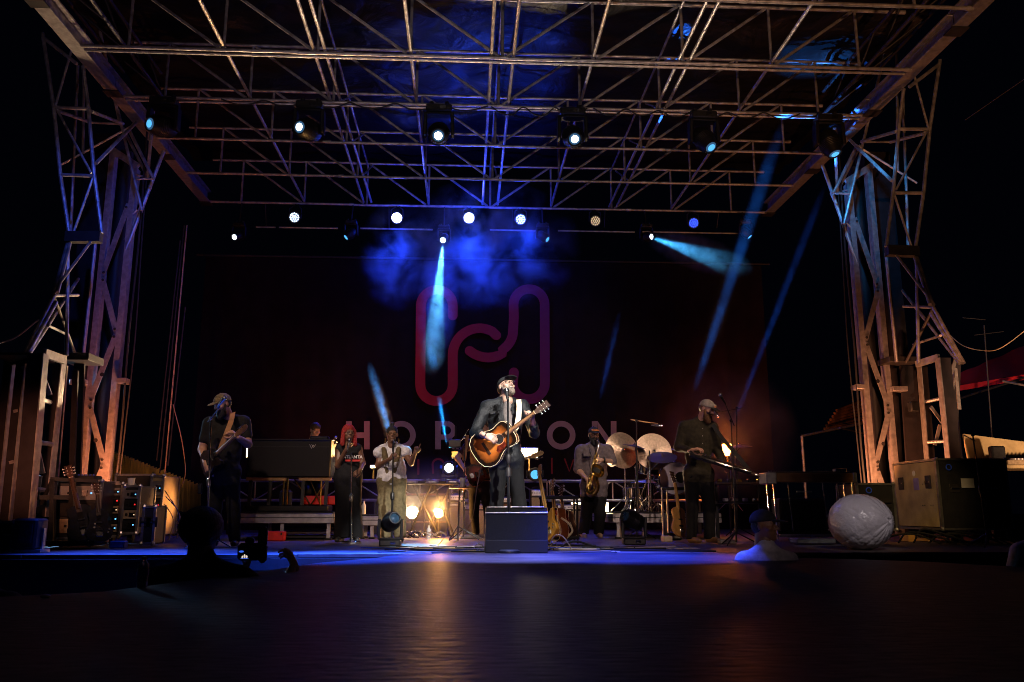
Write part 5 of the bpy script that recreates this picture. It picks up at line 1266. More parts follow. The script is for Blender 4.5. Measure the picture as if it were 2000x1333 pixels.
# ------------------------------------------------------------------ left side: racks, amps, guitars
def flight(label, c0, c1, y, dep, hinge=None, open_front=False, m='case_black', gear=False, nm='flight_case', cat='flight case', castor=True):
    """c0, c1: opposite corners (x, z) of the front face"""
    x0, z0, x1, z1 = c0[0], c0[1], c1[0], c1[1]; cx, cz, w_, h_ = (x0+x1)/2, (z0+z1)/2, x1-x0, z1-z0
    t = thing(nm, label, cat, (cx, y, z0))
    part(t, 'shell', MB().box((cx, y+dep/2, cz), (w_, dep, h_), .006), m)
    e = .028
    for (a, b) in (((x0, z0), (x1, z0)), ((x0, z1), (x1, z1)), ((x0, z0), (x0, z1)), ((x1, z0), (x1, z1))):
        for yy in (y, y+dep): part(t, 'edge', MB().bar((a[0], yy, a[1]), (b[0], yy, b[1]), e), 'alu')
    for (xx, zz) in ((x0, z0), (x1, z0), (x0, z1), (x1, z1)): part(t, 'ball_corner', MB().ball((xx, y, zz), .030, 8), 'alu')
    if gear:
        for k in range(gear):
            hh = h_*.86/gear; z = z1-h_*.07-hh*(k+.5)
            u = part(t, 'rack_unit', MB().box((cx, y-.012, z), (w_*.84, .02, hh*.86), .003), ['alu', 'black_metal', 'gear_face', 'black_metal', 'gear_face'][k % 5])
            part(u, 'knob', MB().box((cx-w_*.2, y-.026, z), (.03, .01, .03), .004), 'black_plastic'); part(u, 'screen', MB().box((cx+w_*.16, y-.026, z), (.07, .008, hh*.4)), 'screen_glass')
            part(u, 'led', MB().box((cx+w_*.30, y-.028, z), (.014, .008, .014)), ['lamp_cyan', 'led_red', 'lamp_dim', 'lamp_cyan'][k % 4])
    else:
        for q in (-.28, .28):
            hd = part(t, 'recessed_handle', MB().box((cx+q*w_, y-.008, cz+.08*h_), (.13, .012, .11), .004), 'dark_steel'); part(hd, 'grip', MB().bar((cx+q*w_-.05, y-.022, cz+.08*h_), (cx+q*w_+.05, y-.022, cz+.08*h_), .016), 'chrome')
    if castor and z0 > .06:
        for q in (x0+.1, x1-.1): part(t, 'castor', MB().lathe((q-.02, y+.08, z0-.055), (1, 0, 0), [(0, .05), (.04, .05)], 14), 'rubber')
    return t
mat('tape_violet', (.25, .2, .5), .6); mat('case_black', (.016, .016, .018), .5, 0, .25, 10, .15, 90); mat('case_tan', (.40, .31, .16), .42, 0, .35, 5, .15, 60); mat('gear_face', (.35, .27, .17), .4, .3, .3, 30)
def XZ(x, y, D): p = at(x, y, D); return (p.x, p.z)
DL = 10.6
flight('open rack case with glowing gear panels and silver edges on the left', XZ(236, 1042, DL), XZ(274, 950, DL), DL, .5, gear=4)
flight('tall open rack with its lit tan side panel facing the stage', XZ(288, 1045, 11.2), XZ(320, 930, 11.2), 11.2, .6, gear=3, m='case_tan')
flight('wide black flight case behind the paper cup', XZ(218, 1030, 11.8), XZ(300, 928, 11.8), 11.8, .5)
flight('dark amplifier rack behind the two black guitars', XZ(100, 1052, 10.4), XZ(200, 940, 10.4), 10.4, .5, gear=3, nm='equipment_rack', cat='rack')
flight('black case stacked with outboard between the guitars and the open rack', XZ(198, 1048, 10.8), XZ(240, 945, 10.8), 10.8, .4, gear=5)
flight('black speaker cabinet in front of the tall rack', XZ(276, 1062, 10.2), XZ(304, 990, 10.2), 10.2, .35, nm='speaker_cabinet', cat='speaker', castor=False)
flight('low speaker box at the far left edge of the stage', XZ(-22, 1080, 8.9), XZ(28, 1020, 8.9), 8.9, .4, nm='speaker_cabinet', cat='speaker', castor=False)
c = at(52, 1055, 8.95); t = thing('floor_light', 'boxy floor light with a yoke at the far left edge of the stage', 'stage light', Vector((c.x, 8.95, 0)))
part(t, 'housing', MB().box((c.x, 9.0, .19), (.24, .25, .30), .02), 'dark_steel'); part(t, 'lens', MB().box((c.x+.02, 8.87, .20), (.13, .01, .20)), 'lens_off')
for q in (-1, 1): part(t, 'yoke', MB().bar((c.x+q*.14, 9.0, .02), (c.x+q*.14, 9.0, .24), .015, .05), 'alu')
part(t, 'base', MB().box((c.x, 9.0, .02), (.34, .2, .03)), 'alu')
p = at(256, 944, 10.7); t = thing('paper_cup', 'white paper cup standing on the open rack at the left', 'cup', p-Vector((0, 0, .055)))
part(t, 'cup', MB().lathe(p-Vector((0, 0, .055)), (0, 0, 1), [(0, .034), (.12, .046), (.122, .044), (.05, .03)], 20, False), 'white_plastic'); part(t, 'lid', MB().lathe(p+Vector((0, 0, .062)), (0, 0, 1), [(0, .049), (.008, .049), (.012, .04)], 20), 'black_plastic')
# two black guitars in a tall boat stand, one more with a long neck
t = thing('guitar_stand', 'tall black frame stand holding the black guitars at the left', 'guitar stand', fl(150, 10.0))
for x in (104, 142): part(t, 'post', MB().bar(Vector((at(x, 1000, 10).x, 10.05, .02)), at(x, 936, 10.05), .07, .05), 'black_plastic')
part(t, 'rail', MB().bar(at(100, 936, 10.05), at(190, 940, 10.05), .05, .04), 'rubber'); part(t, 'rail', MB().bar(at(70, 972, 10.05), at(145, 972, 10.05), .05, .05), 'rubber'); part(t, 'bottom_rail', MB().box((at(140, 1000, 10).x, 10.0, .06), (.7, .35, .05)), 'black_metal')
part(t, 'strut', MB().bar(at(102, 938, 10.05), at(80, 985, 10.1), .03), 'black_metal')
guitar('black single-cut guitar with pale tuners in the tall stand at the left', gframe(at(160, 1022, 9.85), at(130, 900, 10.1), (.45, -.85, .15)), 'single', 1.05, 'shell_black', 'shell_black', 'wood_dark', pick=False, binding=None, board='wood_dark', group='black guitars in the left stand')
guitar('second black guitar in the tall stand, nearer the open rack', gframe(at(192, 1027, 9.9), at(186, 900, 10.15), (.6, -.75, .15)), 'single', .92, 'shell_black', 'shell_black', 'wood_dark', pick=False, binding=None, board='wood_dark', group='black guitars in the left stand', scale=.5)
t = thing('mixer', 'small dark mixer with blue-lit knobs on the left cases', 'mixer', at(172, 932, 10.5)); c = at(172, 934, 10.5)
part(t, 'case', MB().box(c, (.24, .22, .05), .008), 'black_plastic')
for k in range(10): part(t, 'knob', MB().box(c+Vector((-.10+.022*k, -.08, .03)), (.010, .02, .02)), 'cable_blue' if k % 2 else 'chrome')
single('folded_cloth', 'small purple case lying on the deck in front of the left racks', 'case', MB().box(fp(232, 1064, .05), (.16, .12, .08), .01), 'hoodie_dark')
# cable jungle by the tall rack
for k in range(14):
    b = fp(325+rng.random()*30, 1060-rng.random()*8); pts = []; r0 = .06+rng.random()*.10; ph = rng.random()*6
    for i in range(9): pts.append(b+Vector((r0*math.cos(ph+i*.8), .05*math.sin(i+ph), .04+r0+r0*.9*math.sin(ph+i*.8)+.008*i)))
    cable('tangled cable loop %s of the heap beside the tall rack' % 'one two three four five six seven eight nine ten eleven twelve thirteen fourteen'.split()[k], pts, .005, ['rubber', 'cable_tan', 'rubber', 'cable_blue', 'chrome'][k % 5], group='tangled cables by the left rack')
for k, q in enumerate(((322, 958, 352, 1010, 345, 1052), (324, 970, 348, 1000, 352, 1045), (322, 985, 338, 1015, 330, 1055))):
    cable(['upper', 'middle', 'lower'][k]+' cable drooping from the back of the tall rack', [at(q[0], q[1], 11.1), at(q[2], q[3], 11.0), at(q[4], q[5], 10.9)], .006, ['cable_tan', 'cable_blue', 'cable_tan'][k], group='cables drooping from the tall rack')
# hanging chains and lines left of the stage
for k, (xa_, ya_, xb_, yb_) in enumerate(((360, 440, 312, 925), (365, 440, 322, 925), (352, 470, 306, 900), (362, 600, 328, 910))):
    cable(['first', 'second', 'third', 'fourth'][k]+' of the thin lines hanging in a bundle at the left of the banner', [at(xa_, ya_, 15), at((xa_+xb_)/2, (ya_+yb_)/2, 14.9), at(xb_, yb_, 14.8)], .012, 'cable_tan' if k == 1 else 'dark_steel', 'hanging_line', 'lines hanging left of the banner')
cable('pale loop of cable swinging from the hanging lines', [at(338, 790, 14.6), at(355, 860, 14.5), at(362, 925, 14.5), at(350, 957, 14.5)], .008, 'cable_tan')
cable('short pale cable end curling below the hanging loop', [at(326, 953, 12), at(343, 962, 12), at(350, 978, 12), at(338, 980, 12)], .006, 'cable_tan')
# lit yellow-green pleated screen beyond the left side
mat('screen_green', (.40, .38, .03), .8, 0, .5, 2); vs = []; fs = []; n_ = 150
pa, pb, ya2, yb2 = at(208, 876, 18.5), at(395, 950, 16.5), at(208, 960, 18.5), at(395, 1010, 16.5)
for i in range(n_+1):
    f = i/n_; a = pa*(1-f)+pb*f; b = ya2*(1-f)+yb2*f; w_ = .10*math.sin(i*1.25)+.04*math.sin(i*.5); vs += [a+Vector((0, w_*.6, .02*math.sin(i*1.25))), b+Vector((0, w_, 0))]
for i in range(n_): fs.append((2*i, 2*i+2, 2*i+3, 2*i+1))
single('pleated_screen', 'pleated yellow-green fence screen lit from below beyond the left racks', 'fence screen', MB().add(vs, fs), 'screen_green')
# ------------------------------------------------------------------ right side
# pedal steel guitar
DP = 10.9
x0, x1 = at(1501, 920, DP).x, at(1672, 920, DP).x; z1_, z0_ = at(1580, 924, DP).z, at(1580, 942, DP).z
t = thing('pedal_steel', 'pedal steel guitar with a brown wooden body on thin metal legs', 'pedal steel guitar', ((x0+x1)/2, DP, 0))
mat('steel_wood', (.20, .095, .035), .35, 0, .3, 9, coat=.4)
part(t, 'body', MB().box(((x0+x1)/2, DP+.13, (z1_+z0_)/2), (x1-x0-.06, .24, z1_-z0_), .008), 'steel_wood')
part(t, 'keyhead', MB().box((x0+.03, DP+.13, (z1_+z0_)/2-.01), (.14, .30, z1_-z0_+.03), .012), 'alu'); part(t, 'endplate', MB().box((x1-.02, DP+.13, (z1_+z0_)/2), (.05, .28, z1_-z0_+.01), .008), 'alu')
part(t, 'top_rail', MB().box(((x0+x1)/2, DP+.13, z1_+.012), (x1-x0-.1, .12, .02), .003), 'chrome')
part(t, 'changer', MB().box((x1-.16, DP+.13, z1_+.04), (.16, .10, .05), .01), 'chrome')
for k in range(5): part(t, 'tuning_key', MB().ball((x0+.01+.02*k, DP+.0, z1_+.02), .012, 8), 'chrome')
for (x, y) in ((x0+.06, DP+.02), (x0+.06, DP+.26), (x1-.06, DP+.02), (x1-.06, DP+.26)):
    l = part(t, 'leg', steel((x, y, z0_), (x+(.02 if x > 0 and x < x0+.2 else 0), y, .02), .013), 'chrome'); part(l, 'red_clip', MB().box((x, y-.014, .30), (.03, .008, .05)), 'red_plastic')
for x in (x0+.28, x0+.75, x0+.95): part(t, 'rod', steel((x, DP+.1, z0_), (x+.02, DP+.05, .15), .006), 'chrome')
part(t, 'pedal_bar', MB().box((x0+.55, DP+.02, .10), (.9, .06, .04), .005), 'alu')
for k in range(4): part(t, 'pedal', MB().box((x0+.25+.14*k, DP-.05, .07), (.06, .22, .015), .004), 'alu')
part(t, 'volume_pedal', MB().box((x0+.42, DP-.25, .045), (.5, .25, .06), .01), 'alu'); part(t, 'lever', MB().box((x0+.5, DP+.1, z0_-.12), (.20, .02, .02)), 'alu')
for k, (dx, dz, lab) in enumerate(((.55, -.34, 'black amplifier under the pedal steel guitar'),)):
    amp(lab, 1525, 1612, 974, 1030, 11.5, grille='black_cloth', z=.14, badge=False, panel=False)
single('road_board', 'green-dark case standing behind the pedal steel legs', 'case', MB().box((at(1580, 1000, 12.2).x, 12.2, .2), (1.0, .2, .26), .01), 'case_green') if mat('case_green', (.01, .06, .03), .5) else 0
# plastic-wrapped ball
DB = 9.15; cb = at(1680, 1020, DB); rb_ = .325
f = Field(); f.ell((cb.x, cb.y, cb.z), (rb_*1.03, rb_, rb_*.92), .03)
V, Q = f.mesh(.0085)
kn = np.array([(cb+Vector((.19, -.265, -.0))).x, cb.y-.28, cb.z+.02]); P = V-np.array(cb)
ln = np.linalg.norm(V-kn, axis=1); ang = np.arctan2(V[:, 2]-kn[2], V[:, 0]-kn[0])
cr = .020*np.exp(-ln/.18)*np.abs(np.sin(ang*7.5+2.2*np.sin(ang*3)))*np.minimum(ln/.03, 1)-.024*np.exp(-(ln/.035)**2)+.012*np.exp(-((ln-.035)/.012)**2)
for i in range(10):
    kv = rng.normal(size=3)*(9+6*i/4); cr = cr+.0026*(np.abs(np.sin(P@kv+2*np.sin(P@(kv[::-1]*.7))+rng.random()*6))**.5-.7)
cr = cr-.010*np.maximum(0, np.abs(np.arctan2(P[:, 1], P[:, 0])*1.0 % .9-.45)*2-.85)
nr = P/np.linalg.norm(P, axis=1)[:, None]; V = V+nr*cr[:, None]; V[:, 2] = np.maximum(V[:, 2], .004)
m = mat('wrap_plastic', (.50, .46, .50), .22, 0, .1, 8, .5, 26, coat=.5)
cr_ = thing('wrapped_ball', 'big round drum-sized bundle wrapped in shiny crinkled white plastic at the stage edge', 'wrapped bundle', (cb.x, cb.y, 0)); np_obj('wrapping', V, Q, m, cr_)
# road cases
x0r, z0r = XZ(1842, 1034, 10.7); x1r, z1r = XZ(1962, 898, 10.7)
cse = flight('big road case at the right, dark front and a tan end with blue tape', (x0r, z0r), (x1r, z1r), 10.7, 1.12, m='case_black')
part(cse, 'end_panel', MB().box((x0r-.006, 10.7+.56, (z0r+z1r)/2), (.012, 1.06, z1r-z0r-.05), .002), 'case_tan')  # end face takes a tan panel, the shell stays black
for yy in (10.92, 11.62):
    hd = part(cse, 'recessed_handle', MB().box((x0r-.016, yy, (z0r+z1r)/2+.16), (.012, .14, .17), .004), 'dark_steel'); part(hd, 'grip', MB().bar((x0r-.03, yy-.05, (z0r+z1r)/2+.16), (x0r-.03, yy+.05, (z0r+z1r)/2+.16), .018), 'chrome')
part(cse, 'tape', MB().box((x0r-.016, 11.22, (z0r+z1r)/2+.14), (.006, .13, .16)), 'tape_violet'); part(cse, 'logo_plate', MB().lathe((x0r-.014, 11.26, z1r-.16), (-1, 0, 0), [(0, .04), (.004, .038)], 16), 'white_plastic')
for yy, zz in ((10.85, .3), (10.9, .3), (11.05, .3), (11.1, .3), (11.02, .58), (11.06, .58)): part(cse, 'rivet', MB().ball((x0r-.014, yy, z0r+zz), .012, 6), 'chrome')
for yy in (10.72, 11.8): part(cse, 'edge', MB().bar((x0r, yy, z0r), (x0r, yy, z1r), .03), 'alu')
for zz in (z0r, z1r): part(cse, 'edge', MB().bar((x0r, 10.7, zz), (x0r, 11.82, zz), .03), 'alu')
c = at(1890, 944, 10.68); part(cse, 'paper_label', MB().box(c, (.17, .006, .12)), 'white_plastic')
def roundel(root, c, r=.035): part(root, 'blue_sticker', MB().tube([c+Vector((r*math.cos(u), 0, r*math.sin(u))) for u in np.linspace(0, 2*math.pi, 21)[:-1]], .008, 6, closed=True), 'sticker_blue')
mat('tape_violet', (.25, .2, .5), .6)
mat('sticker_blue', (.03, .10, .75), .5); roundel(cse, at(1853, 913, 10.67))
mid = flight('medium black equipment case behind the wrapped bundle', XZ(1680, 1035, 11.0), XZ(1744, 946, 11.0), 11.0, .6, m='case_black'); roundel(mid, at(1697, 958, 10.97))
t = thing('console_desk', 'open mixing desk case lit orange at the right edge', 'mixing desk', at(1975, 915, 11.5)); c = at(1968, 912, 11.5)
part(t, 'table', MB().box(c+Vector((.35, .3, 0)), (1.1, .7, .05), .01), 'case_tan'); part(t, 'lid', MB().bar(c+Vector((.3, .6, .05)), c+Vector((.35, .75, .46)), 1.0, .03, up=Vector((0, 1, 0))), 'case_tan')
part(t, 'desk', MB().box(c+Vector((.4, .2, .06)), (.8, .45, .07), .01), 'gear_face'); part(t, 'screen', MB().box(c+Vector((-.10, .05, .14)), (.20, .12, .30), .02), 'black_plastic')
for k in range(12): part(t, 'fader', MB().box(c+Vector((.10+.05*k, .02, .105)), (.012, .12, .02)), 'white_plastic')
for q in (-.1, .8): part(t, 'leg', MB().bar(c+Vector((q, .3, -.02)), Vector((c.x+q, c.y+.3, PITZ)), .06), 'black_metal')
for k in range(6):
    b = Vector((at(1770+30*k, 1060, 10.6).x, 10.6, 0)); cable('black cable arching on the deck before the road cases, %s from the left' % ['first', 'second', 'third', 'fourth', 'fifth', 'sixth'][k],
        [b+Vector((-.3, 0, .02)), b+Vector((-.12, .1, .10+.04*(k % 3))), b+Vector((.15, .05, .12)), b+Vector((.4, -.1, .01))], .012, 'rubber', group='cables before the road cases')
for k, x in enumerate((1762, 1800, 1850, 1895)):
    single('wood_block', 'short plank end lit orange under the road cases, %s from the left' % ['first', 'second', 'third', 'fourth'][k], 'plank', MB().box((at(x, 1040, 11.6).x, 11.6, .05), (.1, .5, .09), .004), 'butterscotch', group='plank ends under the road cases')
# canopies off stage right
mat('canopy_red', (.55, .012, .016), .75, 0, .15, 6, .2, 40); mat('canopy_tan', (.30, .14, .06), .8, 0, .7, 5)
t = thing('red_canopy', 'bright red tent canopy beyond the right tower', 'tent', at(1940, 760, 15))
a0, a1, a2, a3 = at(1864, 755, 15.5), at(2060, 722, 12.5), at(2060, 650, 14.5), at(1866, 733, 16.2)
nx_ = 24; vs = []; fs = []
for i in range(nx_+1):
    f = i/nx_
    for j in range(9):
        g = j/8; p = (a0*(1-f)+a1*f)*(1-g)+(a3*(1-f)+a2*f)*g; vs.append(p+Vector((0, 0, -.06*math.sin(math.pi*g)*math.sin(f*2+1)+.012*math.sin(f*25+g*5))))
for i in range(nx_):
    for j in range(8): a = i*9+j; fs.append((a, a+9, a+10, a+1))
part(t, 'roof_panel', MB().add(vs, fs), 'canopy_red')
part(t, 'valance', MB().add([a0, a1, a1+Vector((0, 0, -.08)), a0+Vector((0, 0, -.10))], [(0, 1, 2, 3)]), 'canopy_red', smooth=False)
part(t, 'eave_pole', MB().tube([a0+Vector((.25, 0, -.02)), a1+Vector((0, 0, -.06))], .025, 8), 'tower_steel')
part(t, 'post', steel(Vector((at(1868, 800, 15.5).x, 15.5, PITZ)), a0, .03), 'dark_steel')
part(t, 'truss_bar', steel(at(1870, 780, 15.4), at(2010, 735, 13), .02), 'dark_steel'); part(t, 'truss_bar', steel(at(1960, 745, 13.5), at(2040, 760, 12.5), .02), 'tower_steel')
t = thing('tan_canopy', 'pale tent frame with a striped lit roof behind the right tower', 'tent', at(1640, 850, 19))
a = at(1566, 852, 19); part(t, 'post', steel(Vector((a.x, 19, PITZ)), a, .035), 'tube_steel')
part(t, 'eave', steel(a, at(1690, 826, 19.5), .03), 'tower_steel'); part(t, 'eave', steel(at(1640, 836, 19.2), at(1700, 850, 20.5), .02), 'tower_steel')
for k in range(7):
    b0, b1 = at(1610+4*k, 838-6*k, 20), at(1700, 822-7.5*k, 21); part(t, 'roof_slat', MB().bar(b0, b1, .05, .06), 'canopy_tan')
part(t, 'post', steel(Vector((at(1690, 900, 19.5).x, 19.5, PITZ)), at(1690, 826, 19.5), .03), 'dark_steel')
# thin wires and a tall antenna mast
t = thing('antenna_mast', 'thin mast with short cross arms rising behind the red canopy', 'mast', Vector((at(1923, 800, 14).x, 14, PITZ)))
part(t, 'pole', steel(Vector((at(1929, 900, 14).x, 14, PITZ)), at(1922, 636, 14), .012), 'dark_steel'); part(t, 'arm', steel(at(1903, 655, 14), at(1960, 648, 14), .008), 'dark_steel'); part(t, 'arm', steel(at(1880, 621, 14), at(1925, 625, 14), .008), 'dark_steel')
cable('sagging cable pair crossing above the red canopy', [at(1850, 650, 14), at(1880, 675, 13.5), at(1920, 685, 13), at(1955, 680, 12.5), at(2010, 640, 12)], .008, 'cable_tan', 'overhead_cable')
cable('long straight line running up into the dark at the right', [at(1885, 235, 16), at(2005, 152, 14)], .008, 'cable_tan', 'overhead_cable')
cable('drooping cable running off the left edge above the base frame', [at(-5, 672, 10), at(30, 660, 10.2), at(75, 625, 10.6)], .010, 'cable_tan', 'overhead_cable')
# right-hand foreground tall stand in front of the road case
stand('thin tall stand in front of the black road case', fl(1930, 9.6), at(1900, 850, 9.9), (at(1882, 850, 9.9), at(1905, 862, 9.9), 'cream'))
# mixer table behind the steel player
c = at(1440, 945, 12.6); t = thing('effects_table', 'small table crowded with glinting effects behind the lap steel player', 'table', Vector((c.x, 12.6, 0)))
part(t, 'top', MB().box((c.x, 12.6, c.z), (.75, .4, .03), .004), 'wood_dark')
for q in (-.33, .33): part(t, 'leg', MB().bar((c.x+q, 12.6, 0), (c.x+q, 12.6, c.z), .04), 'black_metal')
part(t, 'shelf', MB().box((c.x, 12.6, c.z-.28), (.75, .4, .03), .004), 'black_metal')
for k in range(9): part(t, 'effect_box', MB().box((c.x-.30+.075*k, 12.5, c.z+.04-.28*(k % 2)), (.06, .1, .05), .008), ['brass', 'alu', 'black_plastic', 'chrome'][k % 4])
part(t, 'red_light', MB().box((c.x+.36, 12.39, c.z), (.03, .01, .04)), 'led_red')
single('pedal_box', 'row of small effect pedals on the deck at the steel player\'s feet', 'effect pedal', MB().box(fp(1420, 1058, .035), (.22, .12, .06), .01), 'alu')
single('setlist', 'white sheet of paper lying on the deck near the wedge', 'paper', MB().box(fp(1333, 1071, .004), (.35, .21, .003)), 'white_plastic', smooth=False)
for k, (x, lab) in enumerate(((837, 'water bottle standing before the blazing lamp'), (708, 'water bottle on the step between the backing singers'))):
    p = fl(x, 12.9 if k == 0 else 13.1); p.z = 0 if k == 0 else .362
    single('water_bottle', lab, 'bottle', MB().lathe(p, (0, 0, 1), [(0, .03), (.01, .034), (.13, .034), (.17, .014), (.20, .014)], 14), 'white_plastic')
for k in range(12):
    p = fp(785+rng.random()*75, 1056-rng.random()*4); a = rng.random()*6
    cable('coil of cable glinting on the deck below the lamps, %s' % 'first second third fourth fifth sixth seventh eighth ninth tenth eleventh twelfth'.split()[k],
          [p+Vector((.1*math.cos(a+i*.9), .06*math.sin(a+i*.9), .03+.04*(1+math.sin(i*1.7+k)))) for i in range(8)], .006, ['chrome', 'rubber', 'cable_tan'][k % 3], group='cables below the lamps')
# percussion / drinks holder by the bassist
p = at(898, 955, 12.2); t = thing('tray_stand', 'small round tray on a pole holding a patterned cup', 'tray', Vector((p.x, 12.2, 0)))
part(t, 'tray', MB().lathe(p, (0, 0, 1), [(0, .15), (.015, .155), (.02, .15)], 24), 'wood_neck'); part(t, 'pole', steel((p.x-.02, 12.2, 0), p, .014), 'chrome')
for k in range(3): part(t, 'leg', steel((p.x-.02, 12.2, .2), (p.x+.28*math.cos(k*2.1), 12.2+.28*math.sin(k*2.1), .015), .009), 'black_metal')
c = p+Vector((.04, -.03, .022)); single('paper_cup', 'pale patterned cup on the small round tray', 'cup', MB().lathe(c, (0, 0, 1), [(0, .032), (.13, .042), (.132, .038)], 18), 'white_plastic')
single('keyboard_tray', 'dark electronics box with a gold front behind the bassist\'s arm', 'module', MB().box(at(890, 888, 15.0)+Vector((0, .1, 0)), (.16, .2, .12), .01), 'brass')
single('electronics_box', 'dark box above the gold-fronted module behind the bassist', 'module', MB().box(at(888, 866, 15.0)+Vector((0, .1, 0)), (.22, .2, .14), .01), 'black_metal')
p = at(889, 880, 15); single('module_post', 'post carrying the electronics behind the bassist', 'stand', MB().tube([(p.x, 15.1, 1.0), (p.x, 15.1, 1.9)], .015), 'black_metal')
# pit: bottle on the corner of the thrust
p = atz(277, 1148, 0); p = Vector((p.x+.0, p.y, 0.0)); mat('bottle_plastic', (.35, .45, .8), .08, 0, .1, coat=1)
b_ = bpy.data.materials['bottle_plastic'].node_tree.nodes['Principled BSDF']; b_.inputs['Transmission Weight'].default_value = .55; b_.inputs['IOR'].default_value = 1.33
t = thing('water_bottle', 'blue-lit plastic water bottle standing on the corner of the thrust', 'bottle', p)
part(t, 'bottle', MB().lathe(p, (0, 0, 1), [(0, .022), (.006, .029), (.03, .030), (.034, .028), (.038, .030), (.06, .030), (.10, .031), (.102, .029), (.106, .031), (.125, .030), (.145, .016), (.150, .0125), (.155, .0125)], 20), 'bottle_plastic')
part(t, 'cap', MB().lathe(p+Vector((0, 0, .152)), (0, 0, 1), [(0, .014), (.014, .014), (.015, .010)], 16), 'white_plastic'); part(t, 'label', MB().lathe(p+Vector((0, 0, .066)), (0, 0, 1), [(0, .0318), (.034, .0318)], 20, False), 'cable_blue')
# smudge of rag on the thrust
single('crumpled_tape', 'small crumpled scrap of tape on the dark floor at the lower left', 'scrap', MB().ball(atz(88, 1168, 0)+Vector((0, 0, .008)), .022, 8, (1.2, 1, .5)), 'white_plastic')

c = at(220, 757, 13.1); t = thing('led_strip', 'short vertical LED strip glowing white-blue on the inner side of the left mast', 'lamp', c)
part(t, 'channel', MB().bar(c+Vector((0, .03, -.14)), c+Vector((0, .03, .14)), .07, .03), 'black_metal'); part(t, 'tube', MB().bar(c+Vector((0, 0, -.11)), c+Vector((0, 0, .11)), .045, .02), 'lamp_blue_white')

# ------------------------------------------------------------------ the band
def V3(x, y, D): return at(x, y, D)
def J_(D, **k): return {n: (at(*v, D) if len(v) == 2 else at(*v)) for n, v in k.items()}
def ground(J, z=0.0):
    for q in 'ab': J['a'+q].z = z+.085
    return J
def band(path, m, nm, root, w=.03): part(root, nm, MB().tube(spline(path, 5), w/2, 6), m)
def strap(root, pts, w, m, nrm=Vector((0, -1, 0)), nm='strap'):
    P = spline(pts, 5); mb = MB(); vs = []; n = len(P)
    for i, p in enumerate(P):
        d = (P[min(i+1, n-1)]-P[max(i-1, 0)]).normalized(); s_ = d.cross(nrm).normalized()*w/2; vs += [p+s_, p-s_, p-s_-nrm*.004, p+s_-nrm*.004]
    fs = []
    for i in range(n-1):
        for k in range(4): fs.append((4*i+k, 4*i+(k+1) % 4, 4*i+4+(k+1) % 4, 4*i+4+k))
    mb.add(vs, fs); part(root, nm, mb, m)

# front man
D = 9.1
J = ground(J_(D, head=(989, 757, 9.08), neck=(987, 783), sa=(950, 796), sb=(1022, 795), ea=(928, 845, 8.95), wa=(948, 851, 8.70), eb=(1044, 846, 8.98), wb=(1040, 822, 8.80), pel=(988, 893), ha=(974, 900), hb=(1003, 900), ka=(970, 985), kb=(1014, 985), aa=(966, 1062), ab=(1018, 1062)))
r = thing('person', 'bearded front man in black cap and dark jacket singing and playing acoustic guitar', 'person', Vector((J['pel'].x, D, 0)))
gc, gh = V3(966, 866, 8.84), V3(1060, 796, 8.66)
GM = gframe(gc, gh, (0.02, -1, .10))
HM = head_frame(J['head'], 30, 30, 4)
hl = ([J['wa'], Vector((.9, -.12, -.38)), Vector((.1, -1, .35))], dict(curl=(.45, .5, .55, .5), thumb=1, s=.95))
nkp = gc+(gh-gc)*.80
hr = ([J['wb'], Vector((-.10, -.35, 1)), Vector((.75, .5, .2))], dict(curl=(.75, .8, .85, .8), thumb=-1, s=.95))
body(r, J, 'skin_light', 'jacket_black', 'trouser_black', 1.06, 1.08, 'rolled', [hl, hr], HM, seed=3, wrk=.011, topname='jacket', mouth=1, hem=.12)
f = Field(); mid = (J['sa']+J['sb'])/2; f.ell(lerp(mid, J['pel'], .38)+Vector((.02, -.085, -.02)), (.062, .062, .34), .02)
Vv, Qq = f.mesh(.010, wr=.004, wf=30, seed=9); np_obj('t_shirt', Vv, Qq, 'tee_grey', r)
for q in (-1, 1):
    a = J['neck']+Vector((q*.055, -.045, .015)); b = J['neck']+Vector((q*.075, -.125, -.13)); part(r, 'collar', MB().bar(a, b, .055, .012, up=Vector((.5*q, -1, 0)), bev=.004), 'jacket_black')
    c = lerp(mid, J['pel'], .16)+Vector((q*.115, -.122, .01)); part(r, 'chest_pocket', MB().box(c, (.10, .012, .04), .004), 'jacket_black'); part(r, 'snap', MB().ball(c+Vector((0, -.010, -.008)), .0055, 8), 'chrome')
    w_ = J['wa'] if q < 0 else J['wb']; e_ = J['ea'] if q < 0 else J['eb']; f = Field(); f.cap(lerp(e_, w_, .30), lerp(e_, w_, .52), .052, .054, .01); Vv, Qq = f.mesh(.009, wr=.004, wf=50); np_obj('cuff', Vv, Qq, 'jacket_black', r)
cap_parts(r, HM, 1.0, 'cap_black'); beard(r, HM, 1.0, 'hair_grey', .01, 1); hair(r, HM, 1.0, 'hair_brown', 'back'); glasses(r, HM, 1.0)
part(r, 'mouth', MB(HM).ball((0, -.062, -.068), .018, 10), 'vinyl_red'); part(r, 'teeth', MB(HM).box((0, -.086, -.056), (.026, .006, .006), .002), 'white_plastic')
part(r, 'bracelet', MB().tube([J['wa']+Vector((.0, 0, 0))+v for v in [Vector((.012*math.cos(u), .030*math.sin(u), .030*math.cos(u))) for u in np.linspace(0, 6.28, 14)[:-1]]], .006, 6, closed=True), 'chrome')
g = guitar('sunburst acoustic guitar with cream binding played by the front man', GM, 'acoustic', .98, 'burst_top', 'side_mahogany', 'wood_neck')
strap(g, [V3(958, 905, 8.95), V3(975, 885, 9.0)][:0]+[V3(1013, 781, 8.98), V3(1014, 800, 8.885), V3(1010, 830, 8.84), V3(1000, 848, 8.82)], .055, 'cream')
